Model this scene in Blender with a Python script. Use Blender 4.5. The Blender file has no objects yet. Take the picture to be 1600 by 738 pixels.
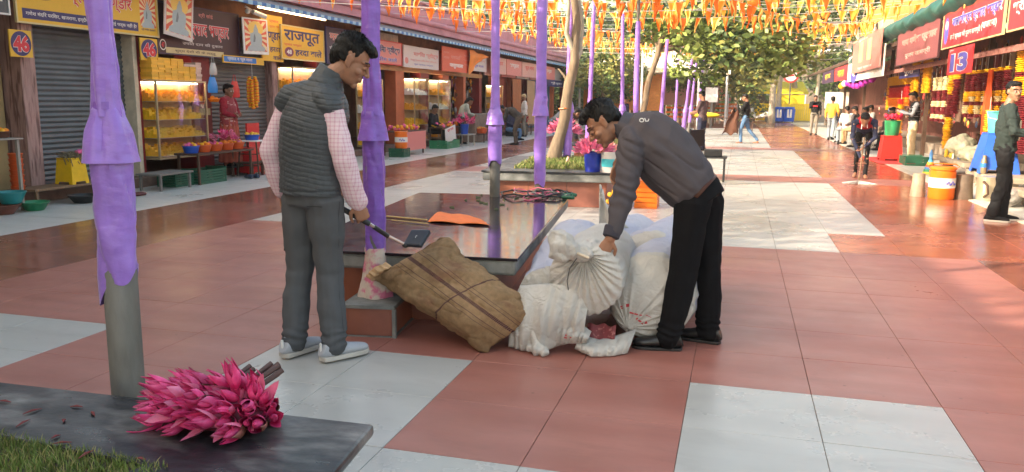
import bpy, bmesh, math, random
import numpy as np
from mathutils import Vector, Matrix, Euler, noise as mn
random.seed(7); np.random.seed(7)
S = bpy.context.scene
C = S.collection
PI = math.pi
R = math.radians
# ------------------------------------------------------------------ camera
CAM_R = Vector((0.96270162, 0.2704149, 0.00902051))
CAM_U = Vector((-0.05401931, 0.15943164, 0.98572992))
CAM_F = Vector((-0.26511791, 0.94945107, -0.16809272))
EYE = Vector((0, 0, 1.455))
FOC = 1252.47
cam = bpy.data.cameras.new('camera')
camo = bpy.data.objects.new('camera', cam)
C.objects.link(camo)
cam.sensor_width = 36
cam.lens = FOC / 1600 * 36
cam.clip_start = 0.05
cam.clip_end = 2000
mw = Matrix((( CAM_R.x, CAM_U.x, -CAM_F.x, EYE.x), (CAM_R.y, CAM_U.y, -CAM_F.y, EYE.y), (CAM_R.z, CAM_U.z, -CAM_F.z, EYE.z), (0, 0, 0, 1)))
camo.matrix_world = mw
S.camera = camo
# ------------------------------------------------------------------ world, sun, exposure
SUN_EL = 27.0
SUN_DX, SUN_DY = 0.79, 0.61           # horizontal direction in which shadows fall
W = bpy.data.worlds.new('World')
S.world = W
W.use_nodes = True
nt = W.node_tree
bg = nt.nodes['Background']
sky = nt.nodes.new('ShaderNodeTexSky')
sky.sky_type = 'NISHITA'
sky.sun_disc = False
sky.sun_elevation = R(SUN_EL)
sky.sun_rotation = math.atan2(-SUN_DX, -SUN_DY)
sky.air_density = 1.3
sky.dust_density = 4.0
sky.ozone_density = 1.0
wb = nt.nodes.new('ShaderNodeMix'); wb.data_type = 'RGBA'; wb.blend_type = 'MULTIPLY'; wb.inputs['Factor'].default_value = 1
wb.inputs[7].default_value = (1.0, .90, .745, 1)          # one even white balance for the whole sky
nt.links.new(sky.outputs[0], wb.inputs[6]); nt.links.new(wb.outputs[2], bg.inputs[0])
bg.inputs[1].default_value = 0.15
sun = bpy.data.lights.new('sun', 'SUN')
sun.energy = 2.1
sun.angle = R(0.6)
sun.color = (1.0, 0.88, 0.70)
suno = bpy.data.objects.new('sun', sun)
C.objects.link(suno)
sd = Vector((SUN_DX, SUN_DY, -math.tan(R(SUN_EL)))).normalized()
suno.rotation_euler = sd.to_track_quat('-Z', 'Y').to_euler()
suno.location = (-20, -20, 30)
S.view_settings.view_transform = 'Standard'
S.view_settings.look = 'None'
S.view_settings.gamma = 1
S.view_settings.exposure = 2.15


def ray(px, py):
    return CAM_R * ((px - 800) / FOC) + CAM_U * ((369 - py) / FOC) + CAM_F
def at(px, py, Y):                     # point of the photograph at world depth Y
    d = ray(px, py)
    return EYE + d * (Y / d.y)
def gr(px, py, z=0.0):                 # point of the photograph lying at height z
    d = ray(px, py)
    return EYE + d * ((z - EYE.z) / d.z)

# ------------------------------------------------------------------ mesh builder
class MB:
    def __init__(s):
        s.v = []; s.f = []; s.m = []; s.uv = {}
    def add(s, vs, fs, mi=0):
        o = len(s.v)
        s.v.extend([tuple(p) for p in vs])
        s.f.extend([tuple(i + o for i in f) for f in fs])
        s.m.extend([mi] * len(fs))
        return s
    def box(s, x0, x1, y0, y1, z0, z1, mi=0, M=None):
        vs = [(x0,y0,z0),(x1,y0,z0),(x1,y1,z0),(x0,y1,z0),(x0,y0,z1),(x1,y0,z1),(x1,y1,z1),(x0,y1,z1)]
        if M is not None: vs = [M @ Vector(v) for v in vs]
        return s.add(vs, [(0,3,2,1),(4,5,6,7),(0,1,5,4),(1,2,6,5),(2,3,7,6),(3,0,4,7)], mi)
    def loft(s, rings, n=12, mi=0, cap=True):
        # rings: (centre, ra, rb, side) ; ring plane perpendicular to the path
        P = [Vector(r[0]) for r in rings]
        vs = []
        last = None
        for i, r in enumerate(rings):
            t = (P[min(i+1, len(P)-1)] - P[max(i-1, 0)])
            t = t.normalized() if t.length > 1e-9 else Vector((0,0,1))
            sd_ = r[3] if len(r) > 3 and r[3] is not None else last
            if sd_ is None: sd_ = Vector((1,0,0)) if abs(t.x) < .9 else Vector((0,1,0))
            sd_ = Vector(sd_)
            a = sd_ - t * sd_.dot(t)
            if a.length < 1e-4:
                a = Vector((0,1,0)) - t * t.y
                if a.length < 1e-4: a = Vector((0,0,1)) - t * t.z
            a.normalize(); b = t.cross(a); last = a
            for k in range(n):
                w = 2*PI*k/n
                vs.append(P[i] + a*(r[1]*math.cos(w)) + b*(r[2]*math.sin(w)))
        fs = []
        m = len(rings)
        for i in range(m-1):
            for k in range(n):
                k2 = (k+1) % n
                fs.append((i*n+k, i*n+k2, (i+1)*n+k2, (i+1)*n+k))
        if cap:
            fs.append(tuple(range(n-1, -1, -1)))
            fs.append(tuple(range((m-1)*n, m*n)))
        return s.add(vs, fs, mi)
    def tube(s, pts, r, n=8, mi=0, cap=True):
        if not hasattr(r, '__len__'): r = [r]*len(pts)
        return s.loft([(p, a, a, None) for p, a in zip(pts, r)], n, mi, cap)
    def capsule(s, pts, r, n=10, mi=0, side=None):
        # tube with rounded ends; r items are radii or (ra, rb)
        r = [(a, a) if not hasattr(a, '__len__') else a for a in r]
        P = [Vector(p) for p in pts]
        d0 = (P[0]-P[1]).normalized(); d1 = (P[-1]-P[-2]).normalized()
        a0 = min(r[0]); a1 = min(r[-1])
        L = []
        for q in (.98, .8, .45):
            L.append((P[0]+d0*a0*q, r[0][0]*math.sqrt(1-q*q)+1e-4, r[0][1]*math.sqrt(1-q*q)+1e-4, side))
        for p, q in zip(P, r): L.append((p, q[0], q[1], side))
        for q in (.45, .8, .98):
            L.append((P[-1]+d1*a1*q, r[-1][0]*math.sqrt(1-q*q)+1e-4, r[-1][1]*math.sqrt(1-q*q)+1e-4, side))
        return s.loft(L, n, mi)
    def ell(s, c, r, n=12, m=8, mi=0, M=None):
        vs = []
        c = Vector(c)
        if not hasattr(r, '__len__'): r = (r, r, r)
        for i in range(m+1):
            t = PI*i/m
            for k in range(n):
                w = 2*PI*k/n
                p = Vector((r[0]*math.sin(t)*math.cos(w), r[1]*math.sin(t)*math.sin(w), -r[2]*math.cos(t)))
                if i == 0 or i == m: p += Vector((math.cos(w), math.sin(w), 0))*1e-4
                if M is not None: p = M @ p
                vs.append(c+p)
        fs = [(i*n+k, i*n+(k+1) % n, (i+1)*n+(k+1) % n, (i+1)*n+k) for i in range(m) for k in range(n)]
        fs.append(tuple(range(n-1, -1, -1))); fs.append(tuple(range(m*n, m*n+n)))
        return s.add(vs, fs, mi)
    def lathe(s, prof, c=(0,0,0), n=20, mi=0, cap=True):
        vs = [(c[0]+r*math.cos(2*PI*k/n), c[1]+r*math.sin(2*PI*k/n), c[2]+z) for r, z in prof for k in range(n)]
        m = len(prof)
        fs = [(i*n+k, i*n+(k+1) % n, (i+1)*n+(k+1) % n, (i+1)*n+k) for i in range(m-1) for k in range(n)]
        if cap:
            fs.append(tuple(range(n-1, -1, -1))); fs.append(tuple(range((m-1)*n, m*n)))
        return s.add(vs, fs, mi)
    def grid(s, nu, nv, fn, mi=0, closed_u=False):
        vs = [fn(i/(nu if closed_u else nu-1), j/(nv-1)) for j in range(nv) for i in range(nu)]
        fs = []
        for j in range(nv-1):
            for i in range(nu if closed_u else nu-1):
                i2 = (i+1) % nu
                fs.append((j*nu+i, j*nu+i2, (j+1)*nu+i2, (j+1)*nu+i))
        return s.add(vs, fs, mi)
    def prism(s, poly, z0, z1, mi=0, M=None):
        n = len(poly)
        vs = [(x, y, z0) for x, y in poly] + [(x, y, z1) for x, y in poly]
        if M is not None: vs = [M @ Vector(v) for v in vs]
        fs = [tuple(range(n-1, -1, -1)), tuple(range(n, 2*n))] + [(i, (i+1) % n, n+(i+1) % n, n+i) for i in range(n)]
        return s.add(vs, fs, mi)
    def mesh(s, name, mats, smooth=True):
        me = bpy.data.meshes.new(name)
        me.from_pydata(s.v, [], s.f)
        for m in (mats if isinstance(mats, (list, tuple)) else [mats]): me.materials.append(m)
        if len(set(s.m)) > 1: me.polygons.foreach_set('material_index', s.m)
        if smooth: me.polygons.foreach_set('use_smooth', [True]*len(me.polygons))
        me.update()
        if smooth and hasattr(me, 'set_sharp_from_angle'): me.set_sharp_from_angle(angle=R(42))
        return me
    def build(s, name, mats, parent=None, smooth=True, bev=0, world=True, **k):
        if parent is not None and world and parent.get('_w'):
            o = Vector(parent['_w']); s.v = [tuple(Vector(v)-o) for v in s.v]
        return link(name, s.mesh(name, mats, smooth), parent, bev, **k)

def link(name, me, parent=None, bev=0, loc=None, rot=None, label=None, kind=None, cat=None, group=None):
    o = bpy.data.objects.new(name, me); C.objects.link(o)
    if parent is not None: o.parent = parent
    if bev:
        b = o.modifiers.new('bevel', 'BEVEL'); b.width = bev; b.segments = 2; b.limit_method = 'ANGLE'; b.angle_limit = R(40)
    if loc is not None: o.location = loc
    if rot is not None: o.rotation_euler = rot
    tag(o, label, cat, group, kind)
    return o
def tag(o, label=None, cat=None, group=None, kind=None):
    if label: o['label'] = label
    if cat: o['category'] = cat
    if group: o['group'] = group
    if kind: o['kind'] = kind
    return o
def thing(name, label, cat, loc=(0,0,0), rz=0, group=None, world=False, kind=None):
    o = bpy.data.objects.new(name, None); C.objects.link(o)
    o.empty_display_size = .1
    o.location = loc; o.rotation_euler = (0, 0, rz)
    tag(o, label, cat, group, kind)
    if world: o['_w'] = list(loc)      # parts are given in world coordinates
    return o
def dup(o, loc=None, rz=None, label=None, group=None, parent=None, scale=None, swap=None):
    c = o.copy(); C.objects.link(c)
    if parent is not None: c.parent = parent
    if loc is not None: c.location = loc
    if rz is not None: c.rotation_euler = (c.rotation_euler.x, c.rotation_euler.y, rz)
    if scale is not None: c.scale = scale if hasattr(scale, '__len__') else (scale,)*3
    if label: c['label'] = label
    if group: c['group'] = group
    for ch in o.children: dup(ch, parent=c)
    return c

def remesh(mb, voxel, smooth=4, disp=None, mats=None, name='m', extra=None):
    """union the closed shapes of mb into one continuous surface"""
    me = mb.mesh('tmp', [])
    o = bpy.data.objects.new('tmp', me); C.objects.link(o)
    r = o.modifiers.new('r', 'REMESH'); r.mode = 'VOXEL'; r.voxel_size = voxel
    if smooth:
        q = o.modifiers.new('s', 'SMOOTH'); q.factor = .5; q.iterations = smooth
    dg = bpy.context.evaluated_depsgraph_get()
    out = bpy.data.meshes.new_from_object(o.evaluated_get(dg))
    bpy.data.objects.remove(o); bpy.data.meshes.remove(me)
    if disp:
        n = len(out.vertices)
        co = np.empty(n*3, np.float32); out.vertices.foreach_get('co', co)
        no = np.empty(n*3, np.float32); out.vertex_normals.foreach_get('vector', no)
        co = co.reshape(-1, 3).astype(float); no = no.reshape(-1, 3)
        co += no * disp(co, no)[:, None]
        out.vertices.foreach_set('co', co.astype(np.float32).ravel())
    if extra is not None:
        bm = bmesh.new(); bm.from_mesh(out)
        t = extra.mesh('t2', []); bm.from_mesh(t); bm.to_mesh(out); bm.free(); bpy.data.meshes.remove(t)
    out.name = name
    out.materials.clear()
    for m in (mats if isinstance(mats, (list, tuple)) else [mats]): out.materials.append(m)
    out.polygons.foreach_set('use_smooth', [True]*len(out.polygons))
    out.update()
    return out
def nz(co, sc, seed=0.):
    s = Vector((seed, seed*1.7, seed*.3))
    sx, sy, sz = (sc, sc, sc) if not hasattr(sc, '__len__') else sc
    return np.array([mn.noise(Vector((x*sx, y*sy, z*sz))+s) for x, y, z in co])
def ridge(co, sc, seed=0.):            # creased folds: sharp valleys between soft ridges
    return 1-2*np.abs(nz(co, sc, seed))*1.6

# ------------------------------------------------------------------ materials
MATS = {}
def mat(name, rgb, rough=.6, metal=0., var=.12, vs=8., bump=.0, bs=60., spec=.5, rgb2=None, v2=3., emis=None, estr=0., coat=0., alpha=1., trans=0., sheen=0., rand=0., stretch=None, rvar=0., thr=None, sss=0.):
    if name in MATS: return MATS[name]
    m = bpy.data.materials.new(name); MATS[name] = m
    m.use_nodes = True
    N = m.node_tree.nodes; L = m.node_tree.links
    b = N['Principled BSDF']
    b.inputs['Roughness'].default_value = rough
    b.inputs['Metallic'].default_value = metal
    b.inputs['Specular IOR Level'].default_value = spec
    b.inputs['Base Color'].default_value = (*rgb, 1)
    if coat: b.inputs['Coat Weight'].default_value = coat; b.inputs['Coat Roughness'].default_value = .08
    if trans: b.inputs['Transmission Weight'].default_value = trans
    if alpha < 1: b.inputs['Alpha'].default_value = alpha
    if sheen: b.inputs['Sheen Weight'].default_value = sheen
    if sss:
        b.inputs['Subsurface Weight'].default_value = sss; b.inputs['Subsurface Radius'].default_value = (.02, .008, .004); b.inputs['Subsurface Scale'].default_value = .3
    if emis:
        b.inputs['Emission Color'].default_value = (*emis, 1); b.inputs['Emission Strength'].default_value = estr
    tc = N.new('ShaderNodeTexCoord'); src = tc.outputs['Object']
    if stretch:
        mp = N.new('ShaderNodeMapping'); mp.inputs['Scale'].default_value = stretch
        L.new(src, mp.inputs[0]); src = mp.outputs[0]
    if var or rand:
        n = N.new('ShaderNodeTexNoise'); n.inputs['Scale'].default_value = vs; n.inputs['Detail'].default_value = 6; n.inputs['Roughness'].default_value = .62
        L.new(src, n.inputs['Vector'])
        mx = N.new('ShaderNodeMix'); mx.data_type = 'RGBA'; mx.blend_type = 'MULTIPLY'; mx.inputs['Factor'].default_value = 1
        mr = N.new('ShaderNodeMapRange'); mr.inputs[1].default_value = .25; mr.inputs[2].default_value = .75; mr.inputs[3].default_value = 1-var; mr.inputs[4].default_value = 1+var
        L.new(n.outputs[0], mr.inputs[0])
        col = None
        if rgb2:
            n2 = N.new('ShaderNodeTexNoise'); n2.inputs['Scale'].default_value = v2; n2.inputs['Detail'].default_value = 5
            L.new(src, n2.inputs['Vector'])
            cr = N.new('ShaderNodeValToRGB')
            lo, hi = thr or (.42, .6)
            cr.color_ramp.elements[0].position = lo; cr.color_ramp.elements[1].position = hi
            cr.color_ramp.elements[0].color = (*rgb, 1); cr.color_ramp.elements[1].color = (*rgb2, 1)
            L.new(n2.outputs[0], cr.inputs[0]); L.new(cr.outputs[0], mx.inputs[6])
        else: mx.inputs[6].default_value = (*rgb, 1)
        val = mr.outputs[0]
        if rand:
            oi = N.new('ShaderNodeObjectInfo'); r2 = N.new('ShaderNodeMapRange'); r2.inputs[3].default_value = 1-rand; r2.inputs[4].default_value = 1+rand
            L.new(oi.outputs['Random'], r2.inputs[0])
            mu = N.new('ShaderNodeMath'); mu.operation = 'MULTIPLY'; L.new(val, mu.inputs[0]); L.new(r2.outputs[0], mu.inputs[1]); val = mu.outputs[0]
        L.new(val, mx.inputs[7])
        L.new(mx.outputs[2], b.inputs['Base Color'])
        if rvar:
            rr = N.new('ShaderNodeMapRange'); rr.inputs[1].default_value = .3; rr.inputs[2].default_value = .7; rr.inputs[3].default_value = max(.02, rough-rvar); rr.inputs[4].default_value = rough+rvar
            n3 = N.new('ShaderNodeTexNoise'); n3.inputs['Scale'].default_value = vs*.35; n3.inputs['Detail'].default_value = 4
            L.new(src, n3.inputs['Vector']); L.new(n3.outputs[0], rr.inputs[0]); L.new(rr.outputs[0], b.inputs['Roughness'])
    if bump:
        n = N.new('ShaderNodeTexNoise'); n.inputs['Scale'].default_value = bs; n.inputs['Detail'].default_value = 4
        L.new(src, n.inputs['Vector'])
        bp = N.new('ShaderNodeBump'); bp.inputs['Strength'].default_value = bump; bp.inputs['Distance'].default_value = .01
        L.new(n.outputs[0], bp.inputs['Height']); L.new(bp.outputs[0], b.inputs['Normal'])
    return m

def nodes_of(m): return m.node_tree.nodes, m.node_tree.links, m.node_tree.nodes['Principled BSDF']

# floor tiles: world-space grain, damp sheen
def tile_mat(name, rgb, rgb2, rough, rv, amt=.1, sc=(1.2, 5, 1)):
    m = mat(name, rgb, rough, var=amt, vs=2.2, bump=.05, bs=9, rgb2=rgb2, v2=1.1, thr=(.35, .7))
    N, L, b = nodes_of(m)
    g = N.new('ShaderNodeNewGeometry')
    mp = N.new('ShaderNodeMapping'); mp.inputs['Scale'].default_value = sc
    L.new(g.outputs['Position'], mp.inputs[0])
    for n in N:
        if n.type == 'TEX_NOISE':
            for l in list(n.inputs['Vector'].links): L.remove(l)
            L.new(mp.outputs[0], n.inputs['Vector'])
    # foot-worn patches change the gloss
    n = N.new('ShaderNodeTexNoise'); n.inputs['Scale'].default_value = .55; n.inputs['Detail'].default_value = 7; n.inputs['Roughness'].default_value = .65
    L.new(g.outputs['Position'], n.inputs['Vector'])
    r = N.new('ShaderNodeMapRange'); r.inputs[1].default_value = .35; r.inputs[2].default_value = .65; r.inputs[3].default_value = rough-rv; r.inputs[4].default_value = rough+rv
    L.new(n.outputs[0], r.inputs[0]); L.new(r.outputs[0], b.inputs['Roughness'])
    # small dirt specks
    v = N.new('ShaderNodeTexVoronoi'); v.inputs['Scale'].default_value = 5.5; L.new(g.outputs['Position'], v.inputs['Vector'])
    lt = N.new('ShaderNodeMath'); lt.operation = 'LESS_THAN'; lt.inputs[1].default_value = .045; L.new(v.outputs['Distance'], lt.inputs[0])
    mx = N.new('ShaderNodeMix'); mx.data_type = 'RGBA'; mx.blend_type = 'MULTIPLY'
    src = b.inputs['Base Color'].links[0].from_socket
    mu = N.new('ShaderNodeMath'); mu.operation = 'MULTIPLY'; mu.inputs[1].default_value = .55; L.new(lt.outputs[0], mu.inputs[0]); L.new(mu.outputs[0], mx.inputs['Factor'])
    L.new(src, mx.inputs[6]); mx.inputs[7].default_value = (.25, .2, .18, 1)
    # scuffs and mop streaks
    ns = N.new('ShaderNodeTexNoise'); ns.inputs['Scale'].default_value = 2.6; ns.inputs['Detail'].default_value = 13; ns.inputs['Roughness'].default_value = .72; ns.inputs['Distortion'].default_value = .5
    ms_ = N.new('ShaderNodeMapping'); ms_.inputs['Scale'].default_value = (.7, 1.6, 1); ms_.inputs['Rotation'].default_value = (0, 0, .5); L.new(g.outputs['Position'], ms_.inputs[0]); L.new(ms_.outputs[0], ns.inputs['Vector'])
    rs_ = N.new('ShaderNodeMapRange'); rs_.inputs[1].default_value = .54; rs_.inputs[2].default_value = .70; rs_.inputs[4].default_value = .28; L.new(ns.outputs[0], rs_.inputs[0])
    mz = N.new('ShaderNodeMix'); mz.data_type = 'RGBA'; mz.blend_type = 'MULTIPLY'; L.new(rs_.outputs[0], mz.inputs['Factor']); L.new(mx.outputs[2], mz.inputs[6]); mz.inputs[7].default_value = (.52, .48, .46, 1)
    L.new(mz.outputs[2], b.inputs['Base Color'])
    return m
T_RED = tile_mat('red_tile', (.385, .155, .120), (.30, .108, .082), .40, .13, amt=.17)
T_WHITE = tile_mat('white_tile', (.47, .455, .425), (.39, .38, .355), .30, .10)
T_BROWN = tile_mat('wet_brown_tile', (.20, .075, .05), (.28, .11, .08), .20, .10)
T_PALE = tile_mat('pale_grey_tile', (.58, .575, .55), (.50, .50, .48), .34, .09)
T_KERB = mat('kerb_stone', (.55, .52, .45), .5, var=.15, vs=5)
GROUT = mat('grout', (.17, .11, .09), .9, var=.4, vs=3)

CONC = mat('old_concrete', (.25, .25, .235), .8, var=.35, vs=7, bump=.25, bs=35, rgb2=(.15, .15, .14), v2=4)
GRANITE = mat('polished_black_granite', (.024, .016, .020), .11, var=.3, vs=30, spec=.38, rvar=.05)
N_, L_, b_ = nodes_of(GRANITE)
OLDGRAN = mat('dusty_black_stone', (.015, .016, .020), .34, var=.6, vs=14, bump=.1, bs=40, rgb2=(.15, .145, .14), v2=3.4, thr=(.48, .74), stretch=(1, 2.2, 1), rvar=.1)
REDCLAD = mat('terracotta_cladding', (.36, .12, .065), .45, var=.2, vs=5, rgb2=(.27, .10, .07), v2=2)
CREAM = mat('cream_render', (.5, .46, .38), .8, var=.15, vs=5, bump=.1)
STEEL = mat('galvanised_steel', (.165, .158, .148), .6, metal=.1, var=.3, vs=9, bump=.15, rgb2=(.10, .09, .075), v2=5, stretch=(1, 1, .3))
PURPLE = mat('purple_satin', (.29, .155, .58), .34, var=.16, vs=4, bump=.8, bs=7, sheen=.2, stretch=(1.6, 1.6, 3))
PURPLE2 = mat('deep_purple_satin', (.22, .10, .48), .33, var=.2, vs=5, bump=.8, bs=9, stretch=(1.6, 1.6, 3))
PINKRAG = mat('pink_stained_rag', (.66, .55, .48), .8, var=.15, vs=14, rgb2=(.66, .18, .30), v2=16, thr=(.5, .62))
SKIN = mat('brown_skin', (.30, .145, .085), .48, var=.07, vs=25, sss=.12)
SKIN2 = mat('dark_brown_skin', (.20, .095, .055), .5, var=.08, vs=20, sss=.08)
HAIR = mat('black_hair', (.006, .005, .005), .5, spec=.25, var=.4, vs=60, bump=.5, bs=140, stretch=(3, 3, .7))
WHITE = mat('white_paint', (.75, .75, .74), .5)
BLACK = mat('black_plastic', (.015, .015, .017), .4)
DWOOD = mat('dark_wood', (.075, .04, .025), .6, var=.3, vs=10, stretch=(1, 8, 1))
WOOD = mat('worn_wood', (.20, .12, .07), .7, var=.3, vs=8, stretch=(1, 6, 1))
BARK = mat('grey_brown_bark', (.21, .155, .105), .9, var=.35, vs=9, bump=.6, bs=18, stretch=(2, 2, .5))
PALEBARK = mat('pale_bark', (.42, .36, .28), .9, var=.3, vs=9, bump=.5, bs=18, stretch=(2, 2, .5))
GLASS = mat('shop_glass', (.9, .95, .95), .03, var=0, trans=1.0, alpha=.35)
RED = mat('bright_red', (.55, .02, .02), .4)
MAROON = mat('maroon_paint', (.20, .012, .015), .5, var=.15)
YELLOW = mat('marigold_yellow', (.80, .42, .01), .6, var=.25, vs=40, bump=.5, bs=60)
ORANGE = mat('marigold_orange', (.80, .22, .01), .6, var=.25, vs=40, bump=.5, bs=60)
SWEET = mat('yellow_sweets', (.85, .50, .02), .5, var=.2, vs=30, bump=.3, bs=40)
BLUE = mat('blue_plastic', (.02, .08, .45), .35)
CYAN = mat('turquoise_plastic', (.10, .50, .50), .35)
GREEN = mat('green_plastic', (.02, .20, .09), .4)
PINK = mat('pink_paint', (.50, .215, .26), .7, var=.15, vs=3, rgb2=(.44, .18, .215), v2=1.3)
PETAL = mat('lotus_pink', (.60, .02, .15), .5, var=.35, vs=22, rgb2=(.76, .12, .31), v2=18, rand=.25, sss=.1)
PETAL2 = mat('pale_lotus_pink', (.72, .19, .33), .45, var=.25, vs=20, rand=.15, sss=.1)
SEPAL = mat('lotus_sepal_brown', (.12, .055, .03), .5, var=.4, vs=25, rgb2=(.35, .10, .10), v2=12)
# ------------------------------------------------------------------ floor
TX0, TY0, TS = -.175, 4.125, .6
def tile_kind(i, k):
    if i <= -13: return 3
    if i <= -10: return 2
    if k < 0:
        if i <= -7: return 1
        if -4 <= i <= -3: return 1
        if k <= -3 and -2 <= i <= -1: return 1
        if i in (0, 1): return 1
        return 0
    if k < 7: return 2 if (i >= 4) else 0
    if 19 <= k <= 20: return 0
    if k in (36, 37): return 0
    if 7 <= k < 9 and -9 <= i <= 1: return 1
    if 9 <= k < 36 and -9 <= i <= 2: return 1
    if 38 <= k < 70 and -9 <= i <= 1: return 1
    return 4 if i >= 2 else 0
T_REDBROWN = tile_mat('red_brown_tile', (.33, .105, .06), (.27, .09, .055), .24, .10)  # red-brown tiles along the right-hand side
TM = [T_RED, T_WHITE, T_BROWN, T_PALE, T_REDBROWN]
floor = MB().add([(-60,-30,-.005),(60,-30,-.005),(60,140,-.005),(-60,140,-.005)], [(0,1,2,3)]).build('plaza_floor', GROUT, smooth=False, kind='structure')
def tile_box(mb, x, y, g, z, mi=0, full=False):
    s = TS-g
    vs = [(x+g/2,y+g/2,z),(x+g/2+s,y+g/2,z),(x+g/2+s,y+g/2+s,z),(x+g/2,y+g/2+s,z)]
    if full:
        e = .0015
        top = [(vs[0][0]+e,vs[0][1]+e,z),(vs[1][0]-e,vs[1][1]+e,z),(vs[2][0]-e,vs[2][1]-e,z),(vs[3][0]+e,vs[3][1]-e,z)]
        mid = [(a,b,z-e) for a,b,_ in vs]; low = [(a,b,-.0048) for a,b,_ in vs]
        mb.add(top+mid+low, [(0,1,2,3)]+[(4+q,4+(q+1)%4,(q+1)%4,q) for q in range(4)]+[(8+q,8+(q+1)%4,4+(q+1)%4,4+q) for q in range(4)], mi)
    else: mb.add(vs, [(0,1,2,3)], mi)
protoT = []
for t in TM:
    mb = MB(); tile_box(mb, 0, 0, .003, 0, 0, True); protoT.append(mb.mesh('floor_tile', t, smooth=False))
cells = []
def inview(x, y):
    d = Vector((x, y, 0))-EYE
    f = d.dot(CAM_F)
    if f <= .3: return None
    u = 800+FOC*d.dot(CAM_R)/f; v = 369-FOC*d.dot(CAM_U)/f
    return (-140 < u < 1740 and 0 < v < 900)
for i in range(-30, 12):
    for k in range(-6, 100):
        x = TX0+i*TS; y = TY0+k*TS
        if i < -15 or i > 5: continue
        if inview(x+.3, y+.3): cells.append((math.hypot(x+.3, y+.3), i, k))
cells.sort()
rest = MB()
rr = random.Random(3)
near = set()
for n, (d, i, k) in enumerate(cells):
    if n < 298:
        o = link('floor_tile', protoT[tile_kind(i, k)], floor, loc=(TX0+i*TS, TY0+k*TS, rr.uniform(-.0006, .0006)))
        near.add((i, k))
for i in range(-16, 6):
    for k in range(-14, 112):
        if (i, k) in near: continue
        tile_box(rest, TX0+i*TS, TY0+k*TS, .005, rr.uniform(-.0004, .0004), tile_kind(i, k))
rest.build('distant_tiles', TM, floor, smooth=False, kind='stuff')
# kerb and stall apron on the right, ground beyond
kb = MB()
for k in range(0, 60): kb.box(3.43, 3.60, 3+k*1.0, 3.995+k*1.0, -.01, .012)
kb.build('kerb_strip', T_KERB, smooth=False, kind='structure')
MB().box(3.605, 9.5, -10, 75, -.02, .006).build('stall_apron', T_PALE, smooth=False, kind='structure')
ROADM = mat('dusty_road', (.30, .25, .20), .9, var=.2, vs=1.5)
MB().box(-58, 58, 67.5, 138, -.011, .004).build('road', ROADM, smooth=False, kind='structure')
MB().add([(-900,-500,-.03),(900,-500,-.03),(900,1200,-.03),(-900,1200,-.03)], [(0,1,2,3)]).build('ground', mat('dry_earth', (.22,.17,.12), .95, var=.2, vs=.3), smooth=False, kind='structure')

# ------------------------------------------------------------------ stone planters and plinths
def quadlerp(c, u, v):
    a = Vector(c[0])*(1-u)+Vector(c[1])*u; b = Vector(c[3])*(1-u)+Vector(c[2])*u
    return a*(1-v)+b*v
def inset(c, d):
    cx = sum(p[0] for p in c)/4; cy = sum(p[1] for p in c)/4
    out = []
    n = 4
    for i in range(n):
        p = Vector(c[i]); a = (Vector(c[i-1])-p).normalized(); b = (Vector(c[(i+1) % n])-p).normalized()
        out.append(tuple(p+(a+b)*d))
    return out
def ring(mb, co, ci, z0, z1, mi=0):
    vs = [(x,y,z) for z in (z0, z1) for x, y in co]+[(x,y,z) for z in (z0, z1) for x, y in ci]
    fs = []
    for i in range(4):
        j = (i+1) % 4
        fs += [(i,j,4+j,4+i), (4+i,4+j,12+j,12+i), (12+i,12+j,8+j,8+i), (8+i,8+j,j,i)]
    mb.add(vs, fs, mi)
def grass(name, fn, n, parent, h=.035, w=.003, mats=None, seed=1, lab=None):
    r = random.Random(seed); mb = MB()
    for _ in range(n):
        x, y, z = fn(r)
        a = r.uniform(0, 2*PI); hh = h*r.uniform(.4, 1.25); lean = r.uniform(0, .9)*hh; la = r.uniform(0, 2*PI)
        dx, dy = math.cos(a)*w, math.sin(a)*w
        lx, ly = math.cos(la)*lean, math.sin(la)*lean
        mb.add([(x-dx,y-dy,z),(x+dx,y+dy,z),(x+dx*.7+lx*.4,y+dy*.7+ly*.4,z+hh*.6),(x-dx*.7+lx*.4,y-dy*.7+ly*.4,z+hh*.6),(x+lx,y+ly,z+hh)],
               [(0,1,2,3),(3,2,4)], 0 if r.random() < .72 else 1)
    return mb.build(name, mats, parent, smooth=False, kind='stuff')
G1 = mat('grass_green', (.12, .17, .03), .7, var=.45, vs=5, rand=0)
G2 = mat('dry_grass', (.30, .27, .10), .8, var=.3, vs=9)
SOIL = mat('soil', (.06, .045, .03), .95, var=.3, vs=20)

# foreground planter
c = [(-3.6, .95), (-.88, .95), (-1.005, 2.085), (-3.6, 2.01)]
fp = thing('stone_planter', 'low planter with dusty black stone rim and lawn, carrying the pink lotus bunch', 'planter', (-2.2, 1.5, 0), world=True)
gi = [(-3.3, 1.2), (-1.62, 1.2), (-1.47, 1.66), (-3.3, 1.79)]
mb = MB(); ring(mb, c, gi, .455, .49); mb.build('stone_rim', OLDGRAN, fp, smooth=False, bev=.012)
ci = inset(c, .10)
mb = MB(); ring(mb, ci, inset(ci, .12), 0, .4535); mb.build('wall', CREAM, fp, smooth=False, bev=.03)
MB().prism(gi, .3, .478).build('soil', SOIL, fp, smooth=False)
def fg(r):
    while 1:
        x = r.uniform(-3.2, -1.36); y = r.uniform(1.25, 1.80)
        edge = 1.79-.13*max(0, (x+3.3)/1.8)+.03*mn.noise(Vector((x*4, 0, 0)))
        if y < edge+.02 and x < -1.40+.03*mn.noise(Vector((y*9, 3, 0)))-(.1*(1.6-y) if y < 1.6 else 0): break
    return x, y, .478
grass('lawn', fg, 26000, fp, h=.026, w=.0016, mats=[G1, G2], seed=4)
mb = MB(); r = random.Random(5)
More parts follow.
